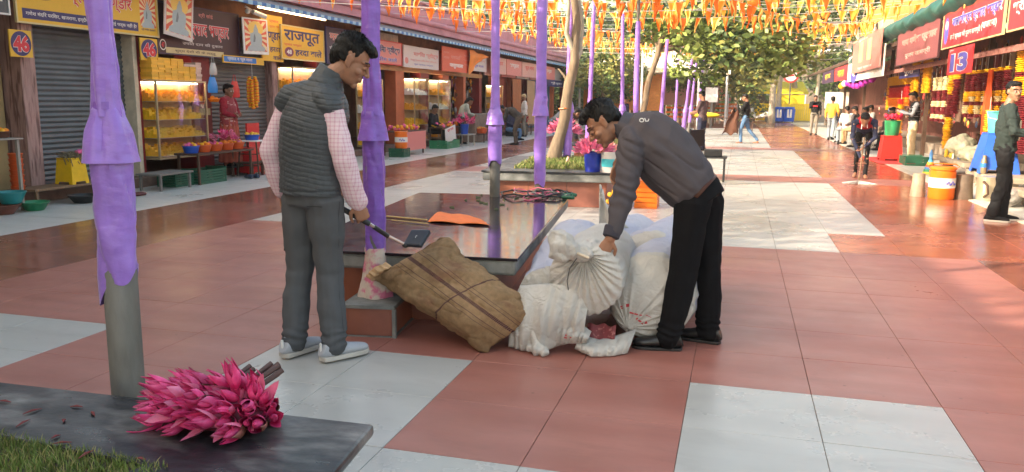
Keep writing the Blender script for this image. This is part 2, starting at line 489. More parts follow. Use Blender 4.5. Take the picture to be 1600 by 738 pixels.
for x, y in [(-1.78,1.70),(-1.66,1.66),(-2.05,1.86),(-1.95,1.93),(-1.86,1.9),(-1.9,1.83),(-1.72,1.93),(-2.2,1.9),(-1.5,1.68),(-2.0,1.78),(-1.83,1.73)]:
    a = r.uniform(0, 6); l = r.uniform(.012, .03)
    mb.loft([((x-l*math.cos(a), y-l*math.sin(a), .493), .001, .001), ((x, y, .497), .006, .003), ((x+l*math.cos(a), y+l*math.sin(a), .494), .001, .001)], 6)
mb.build('fallen_petals', mat('dried_petal', (.16, .02, .02), .6), fp, kind='stuff')

# middle plinth: polished black slab
FL = gr(443, 388, .49)
c = [(FL.x, FL.y), (-1.265, 4.66), (-1.61, 7.92), (-3.17, 7.74)]
mp_ = thing('stone_plinth', 'wide low plinth with a mirror-polished black granite top behind the burlap sack', 'plinth', (-2.2, 6, 0), world=True)
MB().prism(c, .472, .49).build('polished_top', GRANITE, mp_, smooth=False, bev=.003)
MB().prism(inset(c, .012), .375, .4715).build('concrete_slab', CONC, mp_, smooth=False, bev=.02)
MB().prism(inset(c, .24), 0, .3745).build('base', REDCLAD, mp_, smooth=False)
# block that carries the second pole
bk = [(-2.30, 4.33), (-1.97, 4.39), (-2.03, 4.85), (-2.36, 4.80)]
bt = thing('pole_footing', 'small grey-edged terracotta block under the purple pole beside the burlap sack', 'footing', (-2.15, 4.6, 0), world=True)
MB().prism(inset(bk, .012), 0.006, .178).build('terracotta_face', REDCLAD, bt, smooth=False, bev=.004)
mb = MB(); mb.prism(bk, .1785, .20)
for p in bk: mb.box(p[0]-.011, p[0]+.011, p[1]-.011, p[1]+.011, 0, .178)
mb.prism(inset(bk, -.002), 0, .0055)
mb.build('grey_edging', CONC, bt, smooth=False)

def planter(corners, label, zt=.49, gins=.42, n=5000, seed=1, y_=0):
    cx = sum(p[0] for p in corners)/4; cy = sum(p[1] for p in corners)/4
    t = thing('stone_planter', label, 'planter', (cx, cy, 0), world=True)
    gi = inset(corners, gins)
    mb = MB(); ring(mb, corners, gi, zt-.025, zt); mb.build('black_rim', OLDGRAN, t, smooth=False, bev=.006)
    mb = MB(); ring(mb, inset(corners, .015), gi, zt-.14, zt-.0255); mb.build('concrete_rim', CONC, t, smooth=False, bev=.02)
    w = inset(corners, .11)
    mb = MB(); nseg = 3
    for e in range(4):                 # cladding panels with joints
        a = Vector(w[e]); b = Vector(w[(e+1) % 4]); d = (b-a)/nseg; nn = Vector((d.y, -d.x)).normalized()*.012
        for s_ in range(nseg):
            p = a+d*(s_+.006); q = a+d*(s_+.994)
            MB().prism([tuple(p+nn), tuple(q+nn), tuple(q-nn), tuple(p-nn)], .005, zt-.141).build('cladding_panel', REDCLAD, t, smooth=False)
    MB().prism(inset(w, .02), 0, zt-.142).build('core', CONC, t, smooth=False)
    MB().prism(inset(gi, .003), zt-.1, zt-.01).build('soil', SOIL, t, smooth=False)
    def f(r):
        p = quadlerp(inset(gi, -.03), r.random(), r.random()); return p.x, p.y, zt-.02+.04*math.sin(PI*r.random())
    grass('lawn', f, n, t, h=.05, w=.006, mats=[G1, G2], seed=seed)
    return t
planter([(-3.38,10.5),(-1.58,10.72),(-1.90,13.7),(-3.72,13.45)], 'terracotta clad planter with lawn and a bare tree trunk behind the polished plinth', seed=2)
planter([(-3.55,17.3),(-1.7,17.5),(-2.0,20.4),(-3.9,20.2)], 'second terracotta planter farther up the row, behind the leaning tree trunk', n=1500, seed=3)
planter([(-4.3,25.3),(-2.3,25.5),(-2.6,28.6),(-4.6,28.4)], 'terracotta planter farthest up the row near the crossing', n=600, seed=3)

# ------------------------------------------------------------------ poles wrapped in purple cloth
def sleeve(mb, p0, p1, prof, n=28, m=40, seed=1, fold=.07, tw=9, z0=0, hem=0, jit=0):
    # prof: list (t, radius); folds spiral round the pole
    ts = [a for a, b in prof]; rs = [b for a, b in prof]
    P0 = Vector(p0); D = Vector(p1)-P0
    def f(u, v):
        w = 2*PI*u
        rad = float(np.interp(v, ts, rs))
        z = v*D.length
        s = abs(mn.noise(Vector((math.cos(w)*1.3+seed, math.sin(w)*1.3, z*2.4))))
        fo = (math.sin(5*w+tw*z+seed)*.45+math.sin(3*w-tw*.6*z+2*seed)*.45+.5*math.sin(w*2+tw*2.6*z+3*mn.noise(Vector((math.cos(w), math.sin(w), z*2+seed)))))*fold+(mn.noise(Vector((math.cos(w)*2, math.sin(w)*2+seed, z*9)))*fold*.9)
        crease = -fold*.9*max(0, 1-abs(math.sin(1.0*w+tw*.55*z+seed))*4)
        fo += fold*.9*mn.noise(Vector((math.cos(w)*3.2+seed, math.sin(w)*3.2, z*6+w*.6)))-fold*.5*max(0, 1-7*abs(mn.noise(Vector((math.cos(w)*1.6, math.sin(w)*1.6+seed, z*4+w*.5)))))
        rr_ = rad*(1+fo*.6+crease)+jit*mn.noise(Vector((w*2, z*30, seed)))
        p = P0+D*v+Vector((math.cos(w), math.sin(w), 0))*rr_
        if hem and v < .12: p.z += hem*(1-v/.12)*(math.sin(w+seed)*.5+.25*math.sin(3*w))
        return p
    mb.grid(n, m, f, closed_u=True)
POLE_STEEL_R = .052
def pole(bx, by, bz, tx, ty, tz, label, cm_=None, cloth_top=None, seed=1, near=False, rs=1.0, skirt=1.235, cl0=.68, radii=(.066, .075, .048, .040), rag=False, group='poles wrapped in purple cloth'):
    PU = cm_ or PURPLE
    t = thing('wrapped_pole', label, 'pole', (bx, by, bz), group=group, world=True)
    B = Vector((bx, by, bz)); T = Vector((tx, ty, tz))
    q = lambda z: B+(T-B)*((z-bz)/(tz-bz))
    ct = cloth_top or tz+.002
    nn = 40 if near else 16; mm = 90 if near else 22
    MB().tube([B, q(bz+.02), q(bz+.02+(.85-.02)), q(bz+.9), q(tz)], [POLE_STEEL_R*rs+(.005 if near else 0)]*3+[.030*rs, .026*rs], 20).build('steel_pipe', STEEL, t)
    r0, r1, r2, r3 = [a*rs for a in radii]
    mb = MB(); sleeve(mb, q(cl0), q(skirt+.03), [(0, r0), (.15, r0*1.02), (.55, r0*1.06), (1, r1)], nn, mm, seed, .115 if near else .08, 10, hem=.10, jit=.0015)
    mb.build('lower_sleeve', PU, t)
    mb = MB(); sk = skirt
    sleeve(mb, q(sk-.004), q(sk+.19), [(0, r1*1.34), (.06, r1*1.3), (.55, r1*1.05), (.8, r2*1.25), (.93, r2*1.1), (1, r2*.8)], nn, 22, seed+3, .13, 2)
    mb.build('gathered_skirt', PU, t)
    mb = MB(); sleeve(mb, q(sk+.15), q(ct), [(0, r2*1.25), (.03, r2*1.05), (.12, r2*.95), (.3, r2*1.02), (1, r3)], nn, mm+30, seed+7, .20 if near else .10, 5)
    mb.build('upper_sleeve', PU, t)
    mb = MB(); mb.tube([q(sk+.175), q(sk+.2)], [r2*1.12, r2*1.05], 16); mb.build('tie', PURPLE2, t)
    return t
p = at(197, 560, 2.28)
pole(p.x, p.y, 0, p.x-.0, p.y+.0, 3.6, 'nearest purple wrapped pole with bare steel foot, behind the lotus bunch', seed=1.3, near=True, cl0=.80, skirt=1.235, radii=(.061, .066, .042, .042))
p = at(588, 460, 4.60); p2 = at(568, 60, 4.60)
t2 = pole(p.x, p.y, .2, p.x, p.y, 3.7, 'purple wrapped pole with a pink stained rag at its foot, beside the burlap sack', seed=4.1, near=True, cm_=PURPLE2, cl0=.46, skirt=1.20, radii=(.062, .070, .055, .049))
mb = MB(); sleeve(mb, (p.x, p.y, .201), (p.x, p.y, .52), [(0, .105), (.1, .1), (.5, .078), (1, .066)], 36, 30, 2.2, .16, 3); mb.build('stained_rag', PINKRAG, t2)
p = gr(773, 307, .49); pole(p.x, p.y, .49, p.x, p.y, 3.8, 'purple wrapped pole on the polished plinth, left of the cable tangle', seed=2.7, cl0=.80, skirt=1.21, radii=(.068, .07, .042, .036))
p = gr(843, 299, .49); pole(p.x, p.y, .49, p.x, p.y, 3.8, 'purple wrapped pole rising from the cable tangle on the polished plinth', seed=5.9, cl0=.60, skirt=1.29, radii=(.062, .068, .056, .044))
FARP = [((886,250),13.3,(893,-5),3.9,None,'purple wrapped pole on the lawn just left of the leaning tree trunk',1.26),
        ((918,236),17.6,(929,-8),3.9,None,'purple wrapped pole between the tree trunk and the bending man',1.2),
        ((973,215),20.5,(973,22),None,None,'slim purple wrapped pole just behind the bending man\'s head',1.2),
        ((993,215),14.3,(998,-6),None,2.80,'thick purple wrapped pole above the bending man\'s collar, its bare pipe showing on top',.9),
        ((1029,200),21,(1043,62),None,None,'purple wrapped pole leaning right above the bending man\'s back',1.0),
        ((1054,196),33,(1062,68),None,None,'slim purple pole standing behind the bending man\'s back, right of the leaning one',1.0),
        ((1066,199),26,(1084,72),None,None,'strongly leaning purple pole by the man in the grey shirt',1.1),
        ((1076,192),35,(1088,98),None,None,'short purple pole beside the strongly leaning one',1.1),
        ((1090,190),39,(1099,94),None,None,'farthest purple pole above the head of the man in the grey shirt',1.1),
        ((1043,196),30,(1003,66),None,None,'thin far purple pole crossing behind the leaning poles',1.1)]
for i, (b, Y, tp, tz, ct, lab, sk) in enumerate(FARP[:9]):
    B = at(b[0], b[1], Y); B.z = .0 if i > 0 else .47
    if i == 0: B = gr(886, 252, .47); Y = B.y
    T = at(tp[0], tp[1], Y)
    pole(B.x, B.y, B.z, T.x, T.y, T.z, lab, cloth_top=ct, seed=i*1.7+.4, cl0=.6, skirt=sk, rs=1.05, radii=(.066, .072, .046, .04))
# ------------------------------------------------------------------ lettering
TXT = {}
def flat(name, rgb, rough=.5): return mat(name, rgb, rough, var=.04, vs=12)
def text_mesh(body, bold=0.0, res=3):
    key = (body, bold)
    if key in TXT: return TXT[key]
    cu = bpy.data.curves.new('t', 'FONT'); cu.body = body; cu.resolution_u = res; cu.offset = bold; cu.align_x = 'LEFT'
    o = bpy.data.objects.new('t', cu); C.objects.link(o)
    dg = bpy.context.evaluated_depsgraph_get()
    me = bpy.data.meshes.new_from_object(o.evaluated_get(dg))
    bpy.data.objects.remove(o); bpy.data.curves.remove(cu)
    bm = bmesh.new(); bm.from_mesh(me)
    # letters overlap along the headline: give each island its own tiny height
    seen = set(); k = 0
    for v in bm.verts:
        if v in seen: continue
        st = [v]; isl = []
        seen.add(v)
        while st:
            a = st.pop(); isl.append(a)
            for e in a.link_edges:
                b = e.other_vert(a)
                if b not in seen: seen.add(b); st.append(b)
        for a in isl: a.co.z += (k % 7)*.0035
        k += 1
    V = [v.co.copy() for v in bm.verts]
    bm.verts.index_update()
    Fc = [[v.index for v in f.verts] for f in bm.faces]
    bm.free(); bpy.data.meshes.remove(me)
    xs = [v.x for v in V]; ys = [v.y for v in V]
    TXT[key] = (V, Fc, min(xs), max(xs), min(ys), max(ys))
    return TXT[key]
def letter(mb, body, cx, cz, w, h, y=-.004, mi=0, bold=0.0, slant=0, res=3, dy=.0006):
    """lettering on a board whose face looks along -y; outline built by drawing a bolder copy behind"""
    V, Fc, x0, x1, y0, y1 = text_mesh(body, bold, res)
    sx = w/(x1-x0); sz = h/(y1-y0)
    mb.add([(cx+(v.x-(x0+x1)/2)*sx+slant*(v.y-y0)*sz, y-v.z*.06-dy, cz+(v.y-(y0+y1)/2)*sz) for v in V], [tuple(f) for f in Fc], mi)
def board(name, label, side, u0, u1, z0, z1, pos, bg_, texts=(), frame=None, cat='sign', group=None, tilt=0, thick=.03, extra=None, yaw=0):
    """side L: faces +X at x=pos, u = world y.  side R: faces -X at x=pos, u = -world y.  side F: faces -Y at y=pos"""
    uc = (u0+u1)/2; w = abs(u1-u0); h = z1-z0
    if side == 'L': loc = (pos, uc, (z0+z1)/2); rz = PI/2
    elif side == 'R': loc = (pos, uc, (z0+z1)/2); rz = -PI/2
    else: loc = (uc, pos, (z0+z1)/2); rz = 0
    t = thing(name, label, cat, loc, rz+yaw, group)
    t.rotation_euler.y = tilt
    mb = MB().box(-w/2, w/2, -thick/2, thick/2, -h/2, h/2); mb.build('panel', bg_, t, smooth=False)
    if frame:
        mb = MB(); f = .022
        mb.box(-w/2-f, w/2+f, -thick/2-.012, thick/2-.002, h/2-.001, h/2+f); mb.box(-w/2-f, w/2+f, -thick/2-.012, thick/2-.002, -h/2-f, -h/2+.001)
        mb.box(-w/2-f, -w/2+.001, -thick/2-.011, thick/2-.003, -h/2+.0011, h/2-.0011); mb.box(w/2-.001, w/2+f, -thick/2-.011, thick/2-.003, -h/2+.0011, h/2-.0011)
        mb.build('frame', frame, t, smooth=False)
    y = -thick/2
    if extra: extra(t, w, h, y)
    for tx in texts:
        body, cx, cz, tw, th, m_ = tx[:6]
        bold = tx[6] if len(tx) > 6 else .02
        ol = tx[7] if len(tx) > 7 else None
        mb = MB()
        if ol is not None:
            letter(mb, body, cx*w, cz*h, tw*w*1.02, th*h*1.06, y-.001, 0, bold+.03)
            letter(mb, body, cx*w, cz*h, tw*w, th*h, y-.0035, 1, bold)
            mb.build('lettering', [ol, m_], t, smooth=False)
        else:
            letter(mb, body, cx*w, cz*h, tw*w, th*h, y-.0015, 0, bold); mb.build('lettering', m_, t, smooth=False)
    return t
def strip(mbx, t, x0, x1, z0, z1, y, m_, name='printed_band'):
    MB().box(x0, x1, y-.0008, y+.001, z0, z1).build(name, m_, t, smooth=False)
def disc(t, cx, cz, rx, rz_, y, m_, name='printed_disc', n=36, dy=.0012):
    mb = MB(); mb.add([(cx+rx*math.cos(2*PI*k/n), y-dy, cz+rz_*math.sin(2*PI*k/n)) for k in range(n)], [tuple(range(n))]); mb.build(name, m_, t, smooth=False)

P_YEL = flat('sign_yellow', (.72, .42, .035)); P_NAVY = flat('sign_navy', (.035, .03, .13)); P_RED = flat('sign_red', (.62, .035, .05))
P_WHT = flat('sign_white', (.74, .72, .70)); P_DARK = flat('sign_maroon_black', (.05, .015, .02)); P_CREAM = flat('sign_cream', (.60, .48, .25))
P_BLUE = flat('sign_blue', (.03, .18, .55)); P_ORR = flat('sign_orange_red', (.66, .10, .05)); P_PINK = flat('faded_pink_sign', (.62, .32, .28))
P_SALM = flat('faded_salmon_sign', (.66, .22, .20)); P_VIO = flat('violet_blue', (.10, .09, .42)); P_PALE = flat('faded_white_sign', (.62, .54, .52))
P_LY = flat('pale_yellow', (.80, .75, .25)); P_GREY = flat('statue_grey', (.36, .42, .45)); P_BRN = flat('sign_brown_navy', (.055, .03, .07))
ALU = mat('aluminium_edge', (.45, .43, .40), .4, metal=.6)

# ---- row of shops on the left: one long building
XF = -9.55
lb = thing('shop_row_building', 'long single-storey pink shop row with shutters and a blue edged awning on the left', 'building', (-10.5, 20, 0), world=True)
LW = mat('ochre_wall', (.36, .25, .12), .85, var=.25, vs=2.5, bump=.1)
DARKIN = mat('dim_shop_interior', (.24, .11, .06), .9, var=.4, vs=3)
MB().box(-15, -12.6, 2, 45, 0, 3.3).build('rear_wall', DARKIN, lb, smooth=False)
MB().box(-12.595, -9.2, 2, 45, 0, .16).build('plinth_step', mat('brown_plinth', (.16, .10, .075), .8, var=.3), lb, smooth=False, bev=.01)
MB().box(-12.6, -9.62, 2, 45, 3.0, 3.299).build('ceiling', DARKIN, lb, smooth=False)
# parapet and rolled edge
MB().box(-10.0, -9.45, 2, 47, 3.3, 4.28).build('pink_parapet', PINK, lb, smooth=False)
MB().box(-10.05, -9.40, 2, 47, 4.281, 4.36).build('parapet_coping', PINK, lb, smooth=False, bev=.015)
mb = MB(); mb.tube([(-9.30, 2, 3.72), (-9.30, 47, 3.72)], .085, 16); mb.build('rolled_pink_moulding', PINK, lb)
MB().box(-9.45, -9.3, 2, 47, 3.45, 3.71).build('moulding_ledge', PINK, lb, smooth=False)
# sloping awning of corrugated sheet with a blue hem
BLH = mat('blue_hem', (.03, .15, .42), .5, var=.3, vs=4); BLL = mat('pale_blue_hem', (.28, .48, .62), .5)
mb = MB()
nseg = 560
vs = []; fs = []
for i in range(nseg+1):
    y = 2+45*i/nseg; dz = .012*math.sin(i*PI/2)
    vs += [(-9.46, y, 3.44+dz), (-8.86, y, 3.20+dz)]
    if i: b0 = 2*(i-1); fs.append((b0, b0+1, b0+3, b0+2))
mb.add(vs, fs); mb.build('awning_sheet', mat('grey_metal_sheet', (.22, .21, .22), .6, var=.2), lb, smooth=False)
mb = MB()
for i in range(300):
    y = 2+45*i/300; mb.box(-8.862, -8.83, y, y+.149, 3.155+.006*math.sin(i*1.3), 3.225, 0 if i % 2 else 1)
mb.build('blue_hem', [BLH, BLL], lb, smooth=False)
# piers between the shops and their paint
def pier(y0, y1, m_, x=XF, z0=.16, z1=3.0, name='pier', d=.35): MB().box(x-d, x, y0, y1, z0, z1).build(name, m_, lb, smooth=False, bev=.008)
FLAKE = mat('flaking_pink_paint', (.36, .22, .20), .8, var=.3, vs=9, rgb2=(.17, .09, .08), v2=7, thr=(.52, .62), stretch=(3, 3, .35))
CRPIER = mat('cream_pier', (.55, .47, .36), .7, var=.25, vs=6)
ORW = mat('orange_red_wall', (.46, .12, .045), .6, var=.2, vs=4)
pier(2, 8.8, LW, XF-.12, name='yellow_wall'); pier(8.83, 9.07, FLAKE, -9.36); 
pier(10.93, 11.02, CRPIER, -9.34); pier(11.05, 11.12, MAROON, -9.38)
pier(12.46, 12.98, MAROON, -9.42); pier(14.98, 15.18, FLAKE, -9.38)
for k, (a, b) in enumerate([(16.9,17.2),(19.9,20.25),(21.35,21.95),(23.2,23.9),(25.1,25.7),(27.2,27.45),(29.0,29.3),(31.2,31.5),(33.4,33.8),(36.1,36.4),(38.9,39.3),(41.4,41.7),(44.6,45.0)]):
    pier(a, b, ORW if k % 3 else MAROON, -9.42)
MB().box(-9.55, -9.40, 19.3, 29.3, 2.22, 2.36).build('timber_beam', mat('varnished_beam', (.40, .18, .06), .5, var=.3, stretch=(4, .6, 4)), lb, smooth=False)
MB().box(-9.56, -9.44, 19.2, 21.6, 2.95, 3.2).build('cream_fascia', CRPIER, lb, smooth=False)
# roller shutters with real corrugation
SHUT = mat('grey_shutter_metal', (.105, .115, .125), .42, metal=.3, var=.2, vs=3)
SHUT2 = mat('brown_grey_shutter_metal', (.13, .12, .115), .45, metal=.3, var=.25, vs=3)
def shutter(y0, y1, z0, z1, m_, x=XF):
    mb = MB(); n = int((z1-z0)/.0125)
    vs = []; fs = []
    for i in range(n+1):
        z = z0+(z1-z0)*i/n; ph = (i % 6)/6*2*PI
        dx = .011*math.sin(ph)
        vs += [(x+dx, y0, z), (x+dx, y1, z)]
        if i: b0 = 2*(i-1); fs.append((b0, b0+1, b0+3, b0+2))
    mb.add(vs, fs); mb.box(x-.02, x+.025, y0, y1, z0-.06, z0-.001)
    return mb.build('roller_shutter', m_, lb)
shutter(9.07, 10.93, .24, 2.6, SHUT); shutter(12.98, 14.98, .24, 2.5, SHUT2); shutter(17.2, 17.9, .24, 2.4, SHUT)
for y0, y1, m_ in [(31.5,33.4,'a'),(36.4,38.9,'b'),(41.7,44.6,'c')]:
    pass
# far end of the row: red doors, blue shutter, hanging cloths
RDOOR = mat('red_brown_door', (.30, .07, .045), .6, var=.2); BDOOR = mat('blue_door', (.05, .14, .24), .5, var=.3)
MB().box(-9.7, -9.6, 31.5, 33.4, .16, 2.4).build('red_door', RDOOR, lb, smooth=False)
MB().box(-9.7, -9.6, 36.4, 38.9, .16, 2.5).build('blue_shutter_door', BDOOR, lb, smooth=False)
MB().box(-9.7, -9.6, 39.3, 41.4, .16, 2.5).build('blue_shutter_door', BDOOR, lb, smooth=False)
MB().box(-9.7, -9.6, 33.8, 36.1, .16, 2.4).build('red_door', RDOOR, lb, smooth=False)
mb = MB()
for k in range(6): mb.box(-9.35, -9.30, 29.3+2.3*k, 31.35+2.3*k, 2.35, 3.0+.02*(k % 2), k % 3)
mb.build('faded_fascia_board', [P_PINK, P_SALM, P_PALE], lb, smooth=False)
MB().box(-9.36, -9.28, 43.2, 46.8, 2.3, 2.75).build('dark_end_fascia', P_NAVY, lb, smooth=False)

# ---- signboards of the left row
def ganesh_like(t, w, h, y):            # sign 46: round red emblem, blue band, poster at right
    disc(t, -.34*w, .19*h, .10*w, .20*h, y, flat('emblem_dark_ring', (.12, .04, .04)), 'emblem_ring')
    disc(t, -.34*w, .20*h, .085*w, .17*h, y, flat('emblem_red', (.6, .09, .05)), 'emblem_disc', dy=.0018)
    disc(t, -.34*w, .16*h, .04*w, .09*h, y, flat('emblem_orange', (.8, .35, .12)), 'emblem_figure', dy=.0024)
    strip(None, t, -.47*w, -.03*w, -.43*h, -.22*h, y, P_NAVY); strip(None, t, -.015*w, .335*w, -.43*h, -.22*h, y, P_NAVY)
    disc(t, .245*w, .35*h, .055*w, .13*h, y, P_NAVY)
    MB().box(.355*w, .49*w, y-.001, y+.001, -.30*h, .48*h).build('poster_ground', P_ORR, t, smooth=False)
    rays(t, .42*w, .1*h, .066*w, .38*h, y-.001)
    figure_shape(t, .42*w, .0*h, .05*w, .52*h, y-.002)
def rays(t, cx, cz, rx, rz_, y, n=16):
    mb = MB()
    for k in range(n):
        a = 2*PI*k/n; b = a+PI/n
        def e(w):
            c_, s_ = math.cos(w), math.sin(w); m = max(abs(c_), abs(s_)); return (cx+rx*c_/m, y-.0006, cz+rz_*s_/m)
        mb.add([(cx, y-.0006, cz), e(a), e(b)], [(0, 1, 2)])
    mb.build('sun_ray_print', flat('ray_cream', (.75, .60, .35)), t, smooth=False)
def figure_shape(t, cx, cz, w, h, y):   # a plain seated statue outline
    pts = [(-1,-1),(1,-1),(1.02,-.72),(.62,-.55),(.72,-.1),(.66,.28),(.28,.42),(.26,.62),(.17,.78),(.06,1.0),(-.06,1.0),(-.17,.78),(-.26,.62),(-.28,.42),(-.66,.28),(-.72,-.1),(-.62,-.55),(-1.02,-.72)]
    MB().add([(cx+a*w, y-.0006, cz+b*h*.62) for a, b in pts], [tuple(range(len(pts)))]).build('statue_print', P_GREY, t, smooth=False)
    MB().add([(cx+a*w*.5-.2*w, y-.0012, cz+b*h*.2) for a, b in [(-.3,-1),(.1,-1),(.3,0),(.1,1),(-.15,.3)]], [(0,1,2,3,4)]).build('statue_shade_print', flat('statue_dark', (.16,.18,.2)), t, smooth=False)
board('shop_signboard', 'large yellow signboard with red Hindi lettering over the first closed grey shutter', 'L', 8.75, 11.44, 2.42, 3.06, -9.27, P_YEL,
      [('प्रसाद भण्डार', .06, .12, .46, .34, P_RED, .018, P_WHT), ('गणेश मंदिर परिसर, खजराना, इन्दौर', -.25, -.325, .40, .12, P_WHT, .01),
       ('शाखा में कोई फर्क नहीं है!', .16, -.325, .32, .12, P_WHT, .01), ('46', .245, .34, .05, .12, P_WHT, .03), ('श्री गणेश स्थापना', .42, -.37, .12, .07, P_NAVY, .01)], frame=P_CREAM, extra=ganesh_like)
board('shop_signboard', 'dark grey signboard corner with pale lettering at the top left edge', 'L', 7.0, 8.62, 2.50, 3.1, -9.27, flat('charcoal_sign', (.08, .085, .10)),
      [('श्री गणपति', .22, .16, .5, .22, P_WHT, .02), ('विक्रेता', .22, -.2, .5, .22, P_WHT, .02)], frame=P_WHT)
def n46(t, w, h, y):
    disc(t, 0, 0, .46*w, .46*h, y, P_NAVY)
for (a, b, z0, z1, lab) in [(8.57, 8.92, 1.95, 2.30, 'square yellow number plate 46 on the ochre wall at the left edge'), (10.98, 11.38, 2.02, 2.37, 'square yellow number plate 46 above the sweets display case')]:
    board('number_plate', lab, 'L', a, b, z0, z1, -9.24, P_YEL, [('46', 0, 0, .72, .62, P_RED, .05, P_WHT)], extra=n46, thick=.02)
def s47(t, w, h, y):
    MB().box(-.42*w, .28*w, y-.001, y+.001, -.5*h+.002, -.38*h).build('printed_band', P_CREAM, t, smooth=False)
    disc(t, -.45*w, -.34*h, .035*w, .11*h, y, P_WHT); disc(t, -.45*w, -.34*h, .029*w, .09*h, y, P_DARK, dy=.002)
    disc(t, -.2*w, .32*h, .04*w, .09*h, y, P_RED)
board('shop_signboard', 'maroon black signboard with red white-edged Hindi lettering above the woman shopkeeper', 'L', 11.47, 13.72, 2.17, 2.98, -9.30, P_DARK,
      [('प्रसाद भण्डार', .10, .0, .52, .34, P_RED, .015, P_WHT), ('47', -.45, -.34, .035, .1, P_RED, .03), ('श्री सांई', .07, .36, .18, .12, P_SALM, .01), ('उचित दाम की दुकान', .02, -.27, .5, .09, P_PALE, .01),
       ('शुद्ध देशी घी के लड्डू', -.07, -.44, .5, .07, P_DARK, .01)], frame=P_BRN, extra=s47)
def post(t, w, h, y):
    MB().box(-.44*w, .44*w, y-.001, y+.001, -.42*h, .46*h).build('poster_ground', P_ORR, t, smooth=False)
    disc(t, 0, .22*h, .3*w, .2*h, y, flat('poster_glow', (.85,.55,.12)), 'poster_glow', dy=.0021)
    rays(t, 0, .0*h, .43*w, .42*h, y-.0005); figure_shape(t, 0, -.04*h, .34*w, .60*h, y-.0022)
board('poster', 'white framed statue poster at the right end of the maroon signboard', 'L', 13.70, 14.55, 2.28, 2.96, -9.18, P_WHT, extra=post, tilt=R(-1.5), thick=.02)
board('poster', 'tilted poster of a grey statue between the yellow and the maroon signboard', 'L', 11.50, 12.22, 2.42, 3.16, -9.16, P_PALE, extra=post, tilt=R(7), thick=.02)
board('shop_signboard', 'tall mustard signboard with navy Hindi lettering beside the statue poster', 'L', 14.5, 15.28, 2.18, 3.10, -9.30, P_YEL,
      [('भण्डार', .0, .02, .85, .24, P_NAVY, .03), ('हरदा', .1, -.25, .5, .12, P_NAVY, .02), ('वाले', .2, -.41, .4, .12, P_NAVY, .02), ('प्रसाद', .1, .36, .45, .07, P_RED, .01), ('शुद्ध घी', .1, .26, .45, .06, P_ORR, .01)])
board('shop_signboard', 'narrow yellow and blue strip sign under the statue poster', 'L', 13.15, 14.49, 2.08, 2.22, -9.26, P_YEL,
      [('प्रसाद व फूल माला', -.1, 0, .6, .5, P_WHT, .01)], extra=lambda t, w, h, y: strip(None, t, -.48*w, .3*w, -.36*h, .36*h, y, P_BLUE), thick=.02)
def raj(t, w, h, y):
    disc(t, -.34*w, -.3*h, .10*w, .15*h, y, P_MAR)
P_MAR = flat('plum', (.20, .03, .09))
board('shop_signboard', 'bright yellow signboard with large navy Hindi lettering and a plum disc reading 48', 'L', 15.17, 16.93, 2.27, 2.93, -9.26, P_YEL,
      [('राजपूत', -.02, .17, .85, .44, P_NAVY, .028), ('48', -.34, -.30, .11, .14, P_WHT, .03), ('हरदा वाले', .12, -.28, .66, .28, P_NAVY, .03), ('प्रसाद भण्डार', -.25, -.08, .4, .08, P_RED, .01)], frame=P_CREAM, extra=raj)
board('shop_signboard', 'navy signboard with pink Hindi lettering just left of the standing man\'s hair', 'L', 17.15, 19.1, 2.26, 3.06, -9.30, P_BRN,
      [('मयाप्र...', -.12, .22, .6, .26, P_SALM, .03, P_WHT), ('पं. श्री', -.28, -.08, .3, .16, P_WHT, .02), ('विशेष भण्डार', -.16, -.3, .5, .14, P_PALE, .01)], frame=P_NAVY)
board('shop_signboard', 'red signboard with navy Hindi lettering right of the standing man\'s head', 'L', 19.3, 21.42, 2.38, 2.96, -9.28, P_SALM,
      [('न्तिमा स्वीट्स', .05, .12, .8, .42, P_NAVY, .035, P_WHT), ('भोग वाले', .05, -.30, .6, .2, P_VIO, .02, P_WHT)], frame=P_RED)
board('shop_signboard', 'pinkish white signboard with red Hindi lettering, right of the red one with navy letters', 'L', 21.5, 24.28, 2.34, 2.95, -9.25, P_PALE,
      [('मारिया स्वीट्स', .12, .14, .72, .3, P_SALM, .035), ('लड्डू प्रसाद सदैव तैयार मिलता है', .05, -.14, .75, .12, P_SALM, .015), ('फूल प्रसाद भण्डार', .05, -.34, .55, .08, P_VIO, .01)], extra=lambda t, w, h, y: disc(t, -.42*w, -.2*h, .045*w, .15*h, y, P_SALM))
board('shop_signboard', 'glossy orange red banner with white Hindi lettering on the left shop row', 'L', 24.34, 27.0, 2.33, 3.10, -9.15, P_ORR,
      [('नवयुगवाला', .0, -.26, .5, .2, P_WHT, .035), ('गणपति', .0, .12, .4, .2, P_SALM, .02), ('प्रसाद', -.36, .25, .2, .09, P_SALM, .01), ('माला', -.36, .05, .2, .09, P_SALM, .01), ('नारियल', .38, .25, .18, .09, P_SALM, .01), ('चुनरी', .38, .05, .18, .09, P_SALM, .01), ('लड्डू', .38, -.15, .18, .09, P_SALM, .01)])
board('shop_signboard', 'faded pink white signboard partly hidden by a hanging saffron cloth', 'L', 27.05, 29.4, 2.45, 3.02, -9.28, P_PALE,
      [('श्री गणेश', .1, .14, .6, .24, P_SALM, .02), ('फूल माला', .1, -.2, .5, .18, P_VIO, .02)])
